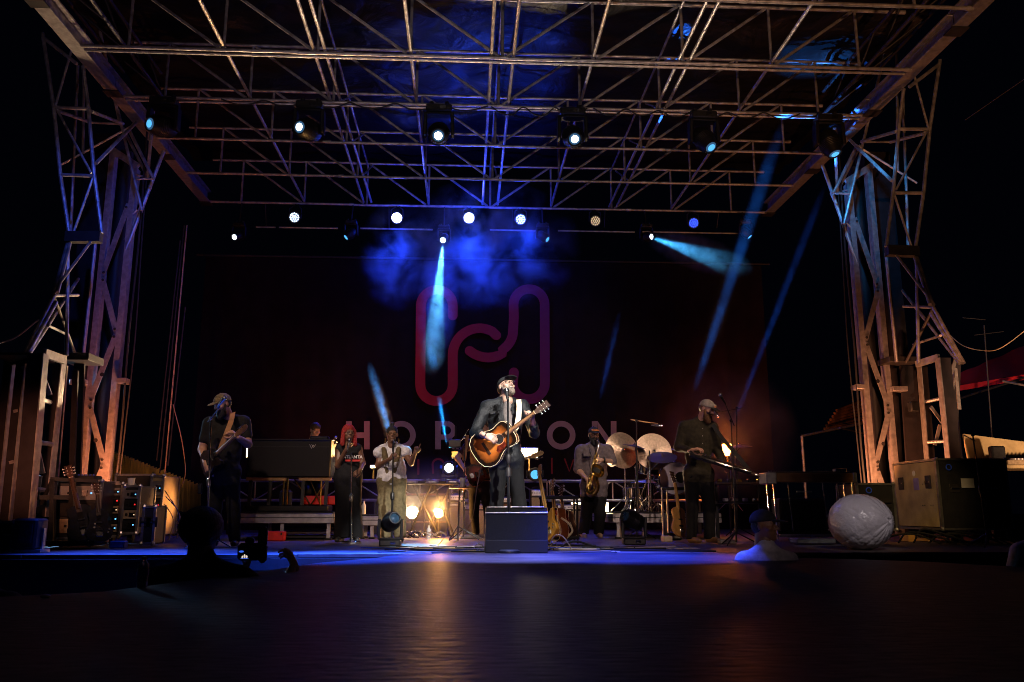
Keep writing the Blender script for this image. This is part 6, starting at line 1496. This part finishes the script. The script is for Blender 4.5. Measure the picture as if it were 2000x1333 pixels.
# his microphone and stand
st = stand('straight black microphone stand in front of the front man', fl(994, 8.72), at(992, 772, 8.72), None, base='round', r=.011, clutch='dark_steel')
part(st, 'clutch', MB().lathe(at(993, 905, 8.72), (0, 0, 1), [(0, .018), (.02, .026), (.07, .026), (.09, .014)], 12), 'dark_steel')
mic('round-headed vocal microphone at the front man\'s mouth', at(989, 760, 8.78), at(991, 777, 8.70), 1.1)

# guitarist at the left
D = 10.35
J = ground(J_(D, head=(434, 790, 10.2), neck=(442, 815), sa=(408, 828), sb=(478, 826), ea=(395, 878, 10.35), wa=(402, 908, 10.1), eb=(484, 868, 10.3), wb=(461, 852, 10.0), pel=(436, 918), ha=(424, 925), hb=(450, 925), ka=(420, 990), kb=(456, 990), aa=(418, 1056), ab=(458, 1056)))
r = thing('person', 'bearded man in camouflage cap and black t-shirt playing electric guitar at the left', 'person', Vector((J['pel'].x, D, 0)))
HM = head_frame(J['head'], -38, -22)
gc, gh = V3(414, 898, 10.05), V3(476, 838, 9.62)
body(r, J, 'skin_pink', 'tee_black', 'trouser_black', 1.18, 1.3, 'short', [([J['wa'], Vector((.35, -.25, -1)), Vector((-.7, -.6, 0))], dict(curl=(.3, .35, .4, .4), thumb=1)), ([J['wb'], Vector((-.9, -.2, .55)), Vector((.3, -.9, .5))], dict(curl=(.8, .85, .9, .9), thumb=1))], HM, seed=5, hem=.22, topname='t_shirt', wide_leg=.015)
cap_parts(r, HM, 1.03, 'camo'); beard(r, HM, 1.0, 'hair_black', .03); hair(r, HM, 1.0, 'hair_black', 'back')
g = guitar('dark electric guitar on a brown strap held by the man in the camouflage cap', gframe(gc, gh, (-.45, -.9, .1)), 'solid', 1.0, 'shell_black', 'shell_black', 'wood_neck', binding=None, pick=False, board='wood_dark')
strap(g, [V3(455, 806, 10.25), V3(452, 820, 10.10), V3(443, 845, 10.0), V3(430, 878, 9.98)], .06, 'tan_leather')
single('in_ear_pack', 'small phone-like pack in the guitarist\'s left back pocket', 'pack', MB().box(V3(391, 955, 10.3), (.05, .04, .12), .01), 'black_plastic')
st = stand('microphone stand with its pole rising before the left guitarist', fl(404, 9.9), at(412, 818, 9.85), (at(406, 824, 9.85), at(430, 795, 9.7), 'chrome'), m='chrome')
mic('blue-lit microphone angled up at the camouflage cap', at(441, 776, 9.65), at(428, 792, 9.7), 1.0, 'chrome')

# organist behind the console
D = 14.4
J = J_(D, head=(616, 841), neck=(613, 864), sa=(594, 872), sb=(634, 873), ea=(590, 905), wa=(604, 925, 14.0), eb=(640, 905), wb=(628, 925, 14.0), pel=(613, 945), ha=(605, 950), hb=(622, 950), ka=(600, 960, 14.0), kb=(626, 960, 14.0), aa=(600, 1000, 14.1), ab=(626, 1000, 14.1))
ground(J, RZ)
r = thing('person', 'short-haired man in black seated behind the organ, rim-lit red', 'person', Vector((J['pel'].x, D, RZ)))
HM = head_frame(J['head'], 35, -18)
body(r, J, 'skin_pink', 'tee_black', 'trouser_black', 1, 1, 'long', [], HM, seed=8)
hair(r, HM, 1.03, 'hair_brown', 'short')
part(thing('stool', 'small black stool under the organist', 'stool', Vector((J['pel'].x, D, RZ))), 'seat', MB().box((J['pel'].x, D+.03, J['pel'].z-.16), (.36, .32, .06), .02).tube([(J['pel'].x, D, RZ), (J['pel'].x, D, J['pel'].z-.18)], .03), 'black_plastic')

# backing singer in black
D = 11.7
J = ground(J_(D, head=(681, 847, 11.62), neck=(679, 868), sa=(661, 877), sb=(701, 877), ea=(659, 910, 11.6), wa=(677, 877, 11.42), eb=(709, 905, 11.7), wb=(704, 918, 11.5), pel=(680, 930), ha=(669, 940), hb=(692, 940), ka=(669, 1000), kb=(692, 1000), aa=(666, 1050), ab=(696, 1050)))
r = thing('person', 'woman with red hair and glasses in wide black trousers singing into a microphone', 'person', Vector((J['pel'].x, D, 0)))
HM = head_frame(J['head'], 22, 2)
body(r, J, 'skin_brown', 'tee_black', 'trouser_black', .84, 1.12, 'none', [([J['wa'], Vector((.25, -.3, 1)), Vector((-.4, -.9, 0))], dict(curl=(.85, .9, .95, .95), thumb=-1, s=.85)), ([J['wb'], Vector((-.6, -.6, -.6)), Vector((.5, -.8, .2))], dict(curl=(.5, .5, .6, .6), thumb=1, s=.85))], HM, seed=12, wide_leg=.045, hem=.1, topname='tank_top', hs=.95, wrk=.008)
hair(r, HM, .98, 'hair_red', 'long'); glasses(r, HM, .95)
c = V3(689, 893, 11.515); part(r, 'print', text_mb('ATLANTA', facing(c, (.05, -1, .05)), .058, .002, .001), 'white_plastic', smooth=False)
c = V3(689, 900, 11.51); part(r, 'print_band', MB().box(c, (.20, .006, .026), .003), 'vinyl_red')
for q in (-1, 1): part(r, 'earring', MB(HM).ball((q*.088, .0, -.045), .014, 8), 'gold')
mic('blue-lit microphone held by the woman in glasses', at(683, 856, 11.38), at(680, 872, 11.36), 1.0, 'chrome')
stand('straight stand before the woman in glasses', fl(686, 11.2), at(686, 885, 11.25), base='round', m='chrome')
# backing singer in white blouse
D = 11.8
J = ground(J_(D, head=(766, 849, 11.7), neck=(765, 870), sa=(744, 879), sb=(787, 879), ea=(738, 911, 11.75), wa=(763, 896, 11.45), eb=(803, 905, 11.65), wb=(811, 885, 11.5), pel=(765, 935), ha=(753, 945), hb=(778, 945), ka=(752, 1000), kb=(780, 1000), aa=(751, 1052), ab=(781, 1052)))
r = thing('person', 'woman with a hair bun in white puff-sleeve blouse and olive cargo trousers', 'person', Vector((J['pel'].x, D, 0)))
HM = head_frame(J['head'], 8, 0)
body(r, J, 'skin_brown', 'white_cotton', 'olive_cargo', .90, 1.30, 'none', [([J['wa'], Vector((.55, -.5, .7)), Vector((-.1, -1, .2))], dict(curl=(.85, .9, .9, .9), thumb=-1, s=.85)), ([J['wb'], Vector((.35, -.2, 1)), Vector((.1, .9, .2))], dict(curl=(.12, .9, 1.0, 1.0), thumb=1, s=.85))], HM, seed=14, wide_leg=.035, topname='blouse', hs=.95, wrk=.007)
hair(r, HM, .97, 'hair_black', 'bun'); glasses(r, HM, .95, 'gold')
for q, s_, e_ in ((-1, 'sa', 'ea'), (1, 'sb', 'eb')):
    f = Field(); f.ell(lerp(J[s_], J[e_], .22)+Vector((q*.012, -.01, .01)), (.088, .088, .085), .03); Vv, Qq = f.mesh(.009, wr=.007, wf=60, seed=20+q); np_obj('puff_sleeve', Vv, Qq, 'white_cotton', r)
    f = Field(); a = J[s_]+Vector((-q*.05, -.115, .0)); b = lerp(J[s_], J['pel'], .95)+Vector((-q*-.02, -.10, 0)); f.cap(a, lerp(a, b, .5)+Vector((0, -.03, 0)), .035, .045, .02); f.cap(lerp(a, b, .5)+Vector((0, -.02, 0)), b, .045, .055, .02); Vv, Qq = f.mesh(.009, wr=.004, wf=50); np_obj('vest_panel', Vv, Qq, 'vest_print', r)
    part(r, 'earring', MB(HM).tube([(q*.090, .0, -.055), (q*.094, .0, -.125)], .013, 8), 'gold')
    f = Field(); f.ell(lerp(J['h'+('a' if q < 0 else 'b')], J['k'+('a' if q < 0 else 'b')], .55)+Vector((q*.075, -.03, 0)), (.03, .07, .09), .02); Vv, Qq = f.mesh(.009); np_obj('cargo_pocket', Vv, Qq, 'olive_cargo', r)
mb = MB()
for k in range(11): p = V3(752+2.6*k, 902+3.2*(1-abs(k-5)/5), 11.60); mb.tube([p, p+Vector((0, -.01, -.07))], .005, 5)
part(r, 'fringe', mb, 'white_cotton')
mic('microphone at the mouth of the woman with the bun', at(770, 858, 11.42), at(768, 875, 11.42), 1.0)
stand('straight black stand held by the woman with the bun', fl(765, 11.35), at(768, 880, 11.42), base='round', r=.011)

# bassist half hidden behind the front man
D = 13.2
J = ground(J_(D, head=(944, 836, 13.15), neck=(940, 856), sa=(916, 868), sb=(958, 868), ea=(893, 895, 13.1), wa=(908, 918, 12.85), eb=(966, 900, 13.1), wb=(975, 905, 12.8), pel=(938, 950), ha=(927, 955), hb=(950, 955), ka=(926, 1003), kb=(954, 1003), aa=(930, 1040), ab=(954, 1042)))
r = thing('person', 'bassist in a dark patterned shirt mostly hidden behind the front man', 'person', Vector((J['pel'].x, D, 0)))
HM = head_frame(J['head'], 0, -12)
body(r, J, 'skin_light', 'shirt_dark_print', 'trouser_black', 1, 1, 'short', [([J['wa'], Vector((.6, -.3, -.8)), Vector((-.2, -1, 0))], dict(curl=(.4, .45, .5, .5), thumb=1))], HM, seed=21) if mat('shirt_dark_print', (.05, .02, .018), .85, 0, .9, 22) else 0
hair(r, HM, 1, 'hair_brown', 'short')
g = guitar('tortoiseshell-fronted bass guitar worn by the hidden bassist', gframe(V3(938, 925, 12.78), V3(1000, 905, 12.75), (0, -1, .1)), 'solid', 1.05, 'burst_red', 'side_mahogany', 'maple', nm='bass_guitar', binding=None, board='maple')
strap(g, [V3(912, 850, 13.0), V3(910, 870, 12.95), V3(906, 900, 12.9)], .06, 'tan_leather')
stand('chrome microphone stand beside the bassist', fl(905, 12.3), at(908, 855, 12.3), (at(900, 862, 12.3), at(915, 838, 12.3)), m='chrome')

# saxophonist
D = 13.35
J = ground(J_(D, head=(1160, 850, 13.3), neck=(1160, 869), sa=(1134, 880), sb=(1187, 880), ea=(1129, 918, 13.35), wa=(1146, 936, 13.08), eb=(1196, 903, 13.25), wb=(1176, 899, 13.0), pel=(1160, 945), ha=(1148, 952), hb=(1172, 952), ka=(1145, 1003), kb=(1172, 1003), aa=(1140, 1044), ab=(1169, 1045)))
J['ta'] = J['aa']+Vector((-.01, -.17, 0)); J['tb'] = J['ab']+Vector((.01, -.17, 0))
r = thing('person', 'heavy bearded man in cap and boxy grey shirt playing the saxophone', 'person', Vector((J['pel'].x, D, 0)))
HM = head_frame(J['head'], 4, -6)
body(r, J, 'skin_tan', 'shirt_mauve', 'trouser_black', 1.22, 1.40, 'elbow', [([J['wa'], Vector((.6, -.4, -.75)), Vector((-.3, -.95, 0))], dict(curl=(.3, .35, .4, .45), thumb=1)), ([J['wb'], Vector((-1, -.3, .1)), Vector((0, -.9, .5))], dict(curl=(.45, .5, .55, .6), thumb=1))], HM, seed=25, hem=.26, wide_leg=.03, shoes='shoe_tan', wrk=.009)
cap_parts(r, HM, 1.03, 'cap_black'); beard(r, HM, 1.05, 'hair_black', .02); hair(r, HM, 1, 'hair_black', 'back'); glasses(r, HM)
part(r, 'cap_lettering', text_mb('Smoothie', HM @ Matrix.Translation((0, -.098, .080)) @ Matrix.Rotation(R(78), 4, 'X'), .030, .003, .001), 'orange_print', smooth=False) if mat('orange_print', (.75, .20, .03), .7) else 0
part(r, 'chest_pocket', MB().box(V3(1147, 884, 13.15), (.13, .02, .13), .006), 'shirt_mauve')
w_ = J['wb']+Vector((.035, 0, .0)); part(r, 'watch', MB().tube([w_+Vector((0, .036*math.cos(u), .036*math.sin(u))) for u in np.linspace(0, 6.28, 14)[:-1]], .014, 6, closed=True), 'rubber')
# saxophone
t = thing('saxophone', 'brass tenor saxophone with its bell turned out', 'saxophone', V3(1160, 930, 12.95))
nk_ = [V3(1165, 858, 13.10), V3(1169, 862, 13.02), V3(1169, 872, 12.98), V3(1166, 884, 12.97)]
part(t, 'mouthpiece', MB().tube([V3(1163, 856, 13.17), V3(1168, 861, 13.05)], [.010, .016], 10), 'chrome')
part(t, 'neck', MB().tube(spline(nk_, 6), .014, 10), 'chrome')
A0, A1 = V3(1165, 884, 12.97), V3(1149, 955, 12.93)
part(t, 'tube', MB().tube([A0, A0*.5+A1*.5, A1], [.017, .027, .038], 14), 'brass')
bow = [A1, A1+Vector((-.005, -.02, -.055)), A1+Vector((.045, -.05, -.085)), A1+Vector((.095, -.06, -.04)), A1+Vector((.115, -.07, .04)), V3(1161, 935, 12.83), V3(1165, 922, 12.79)]
P = spline(bow, 5); part(t, 'bow', MB().tube(P, [.038+.026*(i/(len(P)-1))**1.5 for i in range(len(P))], 16), 'brass')
bc = V3(1166, 916, 12.77); bn = Vector((.30, -1, .35)).normalized()
part(t, 'bell', MB().lathe(bc-bn*.12+Vector((-.01, .02, -.05)), bn, [(0, .058), (.06, .062), (.13, .075), (.17, .095), (.182, .108), (.184, .104), (.16, .078), (.08, .055)], 26, False), 'brass')
part(t, 'bell_throat', MB().disc(bc-bn*.02, bn, .070, 20), 'rubber', smooth=False)
mb = MB(); ax_ = (A1-A0)
for k in range(9):
    p = A0+ax_*(.12+.1*k)+Vector((-.012+.03*(k % 2), -.035, 0)); mb.lathe(p, (0, -1, .1), [(0, .012+.0012*k), (.008, .013+.0014*k), (.012, .008)], 12)
mb.tube([A0+Vector((-.03, -.03, -.04)), A1+Vector((-.045, -.04, 0))], .004, 6).tube([A0+Vector((.03, -.03, -.04)), A1+Vector((.04, -.05, .05))], .004, 6)
part(t, 'keywork', mb, 'gold')
part(t, 'neck_strap', MB().tube(spline([V3(1150, 870, 13.2), V3(1155, 890, 13.05), V3(1160, 900, 12.99)], 5), .006, 6), 'rubber')

# lap steel player at the right
D = 11.1
J = ground(J_(D, head=(1381, 800, 11.0), neck=(1369, 822), sa=(1335, 834), sb=(1393, 836), ea=(1325, 874, 11.1), wa=(1350, 880, 10.85), eb=(1402, 880, 11.05), wb=(1410, 905, 10.80), pel=(1364, 920), ha=(1350, 928), hb=(1378, 928), ka=(1352, 990), kb=(1385, 990), aa=(1350, 1054), ab=(1386, 1054)))
J['ta'] = J['aa']+Vector((.05, -.2, 0)); J['tb'] = J['ab']+Vector((.08, -.18, 0))
r = thing('person', 'bearded man in mesh-back cap and dark shirt looking down at a lap steel', 'person', Vector((J['pel'].x, D, 0)))
HM = head_frame(J['head'], 42, -24)
body(r, J, 'skin_pink', 'shirt_olive', 'trouser_black', 1.10, 1.15, 'long', [([J['wa'], Vector((.9, -.4, .25)), Vector((0, -.3, 1))], dict(curl=(.35, .45, .5, .5), thumb=1)), ([J['wb'], Vector((.5, -.4, -.4)), Vector((.2, -.6, .8))], dict(curl=(.6, .65, .7, .7), thumb=1))], HM, seed=31, hem=.15, wide_leg=.02, shoes='boot_brown', wrk=.008)
c_ = cap_parts(r, HM, 1.03, 'cap_grey', 'cap_black'); beard(r, HM, 1.03, 'hair_ginger', .03); hair(r, HM, 1, 'hair_ginger', 'back')
part(c_, 'front_panel', MB(HM).prism([(-.05, -.03), (.05, -.03), (.045, .035), (-.045, .035)], 0, .004), 'cap_black') if False else None
pm_ = HM @ Matrix.Translation((0, -.099, .078)) @ Matrix.Rotation(R(76), 4, 'X'); part(c_, 'patch', MB(pm_).box((0, 0, 0), (.062, .044, .006), .002), 'cap_grey_patch') if mat('cap_grey_patch', (.5, .45, .42), .8) else 0
part(c_, 'patch_print', MB(pm_).box((0, -.006, .004), (.04, .018, .003)), 'orange_print')
for k in range(5): part(r, 'button', MB().ball(lerp((J['sa']+J['sb'])/2, J['pel'], .05+.17*k)+Vector((.02, -.135, 0)), .006, 6), 'white_plastic')
la, lb = V3(1346, 886, 10.72), V3(1484, 929, 10.62); t = thing('lap_steel', 'long slim black lap steel guitar hung across the player', 'lap steel guitar', (la+lb)/2)
d_ = (lb-la).normalized(); LM = gframe((la+lb)/2, lb, (-.05, -.35, 1)); L2 = (lb-la).length/2
part(t, 'body', MB(LM).box((-L2*.35, 0, 0), (L2*1.3, .16, .05), .012), 'shell_black'); part(t, 'neck', MB(LM).box((L2*.5, 0, 0), (L2*.5, .07, .045), .008), 'shell_black')
part(t, 'fretboard', MB(LM).box((L2*.15, 0, .03), (L2*1.1, .06, .008)), 'wood_dark'); part(t, 'headstock', MB(LM).box((L2*.86, 0, -.005), (L2*.26, .085, .025), .006), 'wood_dark')
for k in range(3):
    for q in (-1, 1): part(t, 'tuner', MB(LM).tube([(L2*(.80+.07*k), q*.04, 0), (L2*(.80+.07*k), q*.07, 0)], .007, 6), 'chrome')
for k in range(3): part(t, 'knob', MB(LM).lathe((-L2*.55+.07*k, .05, .025), (0, 0, 1), [(0, .012), (.02, .011)], 10), 'chrome')
strap(t, [V3(1392, 830, 10.98), V3(1412, 858, 10.9), V3(1440, 890, 10.75), V3(1463, 920, 10.65)], .055, 'black_cloth', nm='strap')
st = stand('tall microphone stand in front of the lap steel player', fl(1438, 10.3), at(1428, 822, 10.3), (at(1434, 832, 10.3), at(1412, 778, 10.2)))
mic('microphone at the top of the tall stand by the lap steel player', at(1405, 769, 10.15), at(1413, 782, 10.2), 1.0)

# ------------------------------------------------------------------ people in the pit
mat('shirt_dim', (.40, .40, .48), .9, 0, .3, 20, .3, 120, spec=.2)
def pit_person(label, hx, hy, D, turn, scale, top, kind, skin='skin_tan', capm=None, lean=0, arms='down', shw=.21, girth=1.0):
    h = at(hx, hy, D); z0 = PITZ
    def P(dx, dz, dy=0): return h+Vector((dx, dy, dz))*scale
    J = dict(head=h, neck=P(0+lean*.3, -.16), sa=P(-shw+lean*.3, -.275), sb=P(shw+lean*.3, -.275), pel=P(lean, -.75), ha=P(-.09+lean, -.78), hb=P(.09+lean, -.78))
    hgt = J['pel'].z-z0
    for q, s in (('a', -1), ('b', 1)):
        J['k'+q] = Vector((J['h'+q].x, J['h'+q].y, z0+hgt*.52)); J['a'+q] = Vector((J['h'+q].x, J['h'+q].y, z0+.085))
    if arms == 'camera': J.update(ea=P(-.30, -.48, -.10), wa=P(.10, -.26, .28), eb=P(.42, -.40, .15), wb=P(.46, -.22, .38))
    else: J.update(ea=P(-.27, -.50, .05), wa=P(-.26, -.74, .05), eb=P(.27, -.50, .05), wb=P(.26, -.74, .05))
    r = thing('person', label, 'person', Vector((h.x, D, z0)))
    HM = head_frame(h, turn, 0)
    hd = [([J['wb'], Vector((-.5, .3, .8)), Vector((.7, .5, 0))], dict(curl=(.6, .6, .7, .7), thumb=1)), ([J['wa'], Vector((.8, .5, .2)), Vector((0, 0, -1))], dict(curl=(.5, .5, .6, .6), thumb=1))] if arms == 'camera' else []
    body(r, J, skin, top, 'trouser_black', girth, girth, 'short', hd, HM, seed=int(hx), hs=scale)
    if capm: cap_parts(r, HM, 1.06*scale, capm)
    hair(r, HM, 1.0*scale, 'hair_black', kind)
    return r, J, HM
r, J, HM = pit_person('photographer with a round dark head of hair seen from behind in the pit', 398, 1036, 5.75, 150, 1.12, 'hoodie_dark', 'full', arms='camera', shw=.24, girth=1.15)
c = at(487, 1078, 5.9); t = thing('camera', 'black camera held up by the photographer, its screen showing the stage', 'camera', c)
part(t, 'body', MB().box(c, (.15, .07, .115), .02), 'black_plastic'); part(t, 'prism', MB().box(c+Vector((.0, 0, .072)), (.06, .06, .045), .015), 'black_plastic')
part(t, 'flash', MB().box(c+Vector((.085, .0, .10)), (.06, .05, .13), .015), 'black_plastic'); part(t, 'grip', MB().box(c+Vector((.09, 0, -.01)), (.05, .08, .13), .02), 'rubber')
sc_ = part(t, 'screen', MB().box(c+Vector((-.02, -.037, -.015)), (.082, .004, .062)), 'screen_glass'); part(t, 'lens', MB().lathe(c+Vector((0, .03, 0)), (.1, 1, .05), [(0, .035), (.12, .038), (.125, .03)], 20), 'black_metal')
cs = c+Vector((-.02, -.0405, -.015)); glow('screen_blue', (.05, .15, .8), .8); glow('screen_warm', (.9, .75, .6), .9)
for (dx, dz, w_, h_, m_) in ((-.022, .018, .034, .014, 'screen_blue'), (.0, -.012, .012, .026, 'screen_warm'), (-.014, -.018, .010, .020, 'screen_warm'), (.014, -.016, .012, .018, 'screen_warm'), (0, -.027, .06, .004, 'screen_blue')):
    part(sc_, 'picture', MB().ball(cs+Vector((dx, 0, dz)), 1, 10, (w_/2, .001, h_/2)), m_)
pit_person('man in a dark cap and pale shirt seen in silhouette in the pit', 1494, 1028, 7.35, 48, 1.06, 'shirt_dim', 'back', skin='skin_brown', capm='cap_black', shw=.20)
pit_person('spectator with only a bare pink arm showing at the right edge', 2032, 1010, 6.6, -60, 1.0, 'shirt_white', 'short', skin='skin_pink')
pit_person('spectator at the left edge with only an ear and cheek catching amber light', -42, 1085, 4.9, 40, 1.0, 'hoodie_dark', 'short', skin='skin_light')

# ------------------------------------------------------------------ smoke the beams show in
def smoke_mat(name, dens, scale, lo, hi, col=(1, 1, 1), an=.25, fade=.5):
    m = bpy.data.materials.new(name); m.use_nodes = True; nt = m.node_tree; N = nt.nodes; L = nt.links; N.clear()
    o = N.new('ShaderNodeOutputMaterial'); v = N.new('ShaderNodeVolumePrincipled'); L.new(v.outputs[0], o.inputs['Volume'])
    v.inputs['Color'].default_value = (*col, 1); v.inputs['Anisotropy'].default_value = an
    if lo is None: v.inputs['Density'].default_value = dens; return m
    tc = N.new('ShaderNodeTexCoord'); nz = N.new('ShaderNodeTexNoise'); nz.inputs['Scale'].default_value = scale; nz.inputs['Detail'].default_value = 4; nz.inputs['Distortion'].default_value = .6
    L.new(tc.outputs['Object'], nz.inputs['Vector']); mr = N.new('ShaderNodeMapRange'); mr.inputs[1].default_value = lo; mr.inputs[2].default_value = hi; mr.inputs[3].default_value = 0; mr.inputs[4].default_value = dens
    L.new(nz.outputs['Fac'], mr.inputs[0]); 
    # fade towards the skin of the puff
    g = N.new('ShaderNodeTexGradient'); g.gradient_type = 'SPHERICAL'; mp = N.new('ShaderNodeMapping'); mp.vector_type = 'POINT'
    L.new(tc.outputs['Generated'], mp.inputs[0]); mp.inputs['Location'].default_value = (-1, -1, -1); mp.inputs['Scale'].default_value = (2, 2, 2); L.new(mp.outputs[0], g.inputs[0])
    r = N.new('ShaderNodeMapRange'); r.inputs[1].default_value = 0; r.inputs[2].default_value = fade; L.new(g.outputs['Fac'], r.inputs[0])
    mu = N.new('ShaderNodeMath'); mu.operation = 'MULTIPLY'; L.new(mr.outputs[0], mu.inputs[0]); L.new(r.outputs[0], mu.inputs[1]); L.new(mu.outputs[0], v.inputs['Density']); return m
def puff(c, r, m, rot=None):
    import bmesh
    bm = bmesh.new(); bmesh.ops.create_icosphere(bm, subdivisions=3, radius=1)
    for v in bm.verts: v.co = Vector((v.co.x*r[0], v.co.y*r[1], v.co.z*r[2]))
    me = bpy.data.meshes.new('smoke'); bm.to_mesh(me); bm.free(); me.materials.append(m)
    o = bpy.data.objects.new('smoke', me); COL.objects.link(o); o.location = c; o['kind'] = 'stuff'
    return o
def along(a, b, rad, m):
    a, b = Vector(a), Vector(b); o = puff((a+b)/2, (rad, rad, (b-a).length/2), m); o.rotation_euler = (b-a).to_track_quat('Z', 'Y').to_euler(); return o
SM_BLUE = smoke_mat('smoke_blue', .8, 2.0, .46, .80, fade=1.0)
SM_BEAM = smoke_mat('smoke_beam', .55, 4.2, .36, .60, fade=.9)
SM_THIN = smoke_mat('smoke_thin', .04, 2.4, .2, .6, fade=.45)
SM_DENSE = smoke_mat('smoke_dense', .11, 9, .36, .50, fade=.6)
SM_WARM = smoke_mat('smoke_warm', .38, 1.5, .3, .7, fade=1.0)
puff(at(778, 500, 16.1), (.85, .8, 1.15), SM_BLUE)
puff(at(955, 480, 16.0), (1.9, 1.0, 1.4), SM_BLUE)
def beam(n, x0, x1, rad, m):
    """smoke along the lamp's own axis, between the picture columns or rows given as line parameters"""
    a, b = BEAMS[n]; along(a.lerp(b, x0), a.lerp(b, x1), rad, m)
beam('down', -.05, .84, .40, SM_BEAM); beam('side', -.05, .90, .34, SM_BEAM)
beam('long', .20, .84, .17, SM_THIN); beam('thin', .20, .86, .12, SM_THIN); beam('faint', .45, .98, .11, SM_THIN)
beam('blue_a', .36, 1.02, .13, SM_DENSE); beam('blue_b', .18, .80, .13, SM_DENSE)
puff(at(845, 985, 13.7), (1.2, .7, .8), SM_WARM)
puff(at(1425, 850, 15.6), (1.3, 1.2, 1.4), SM_WARM)
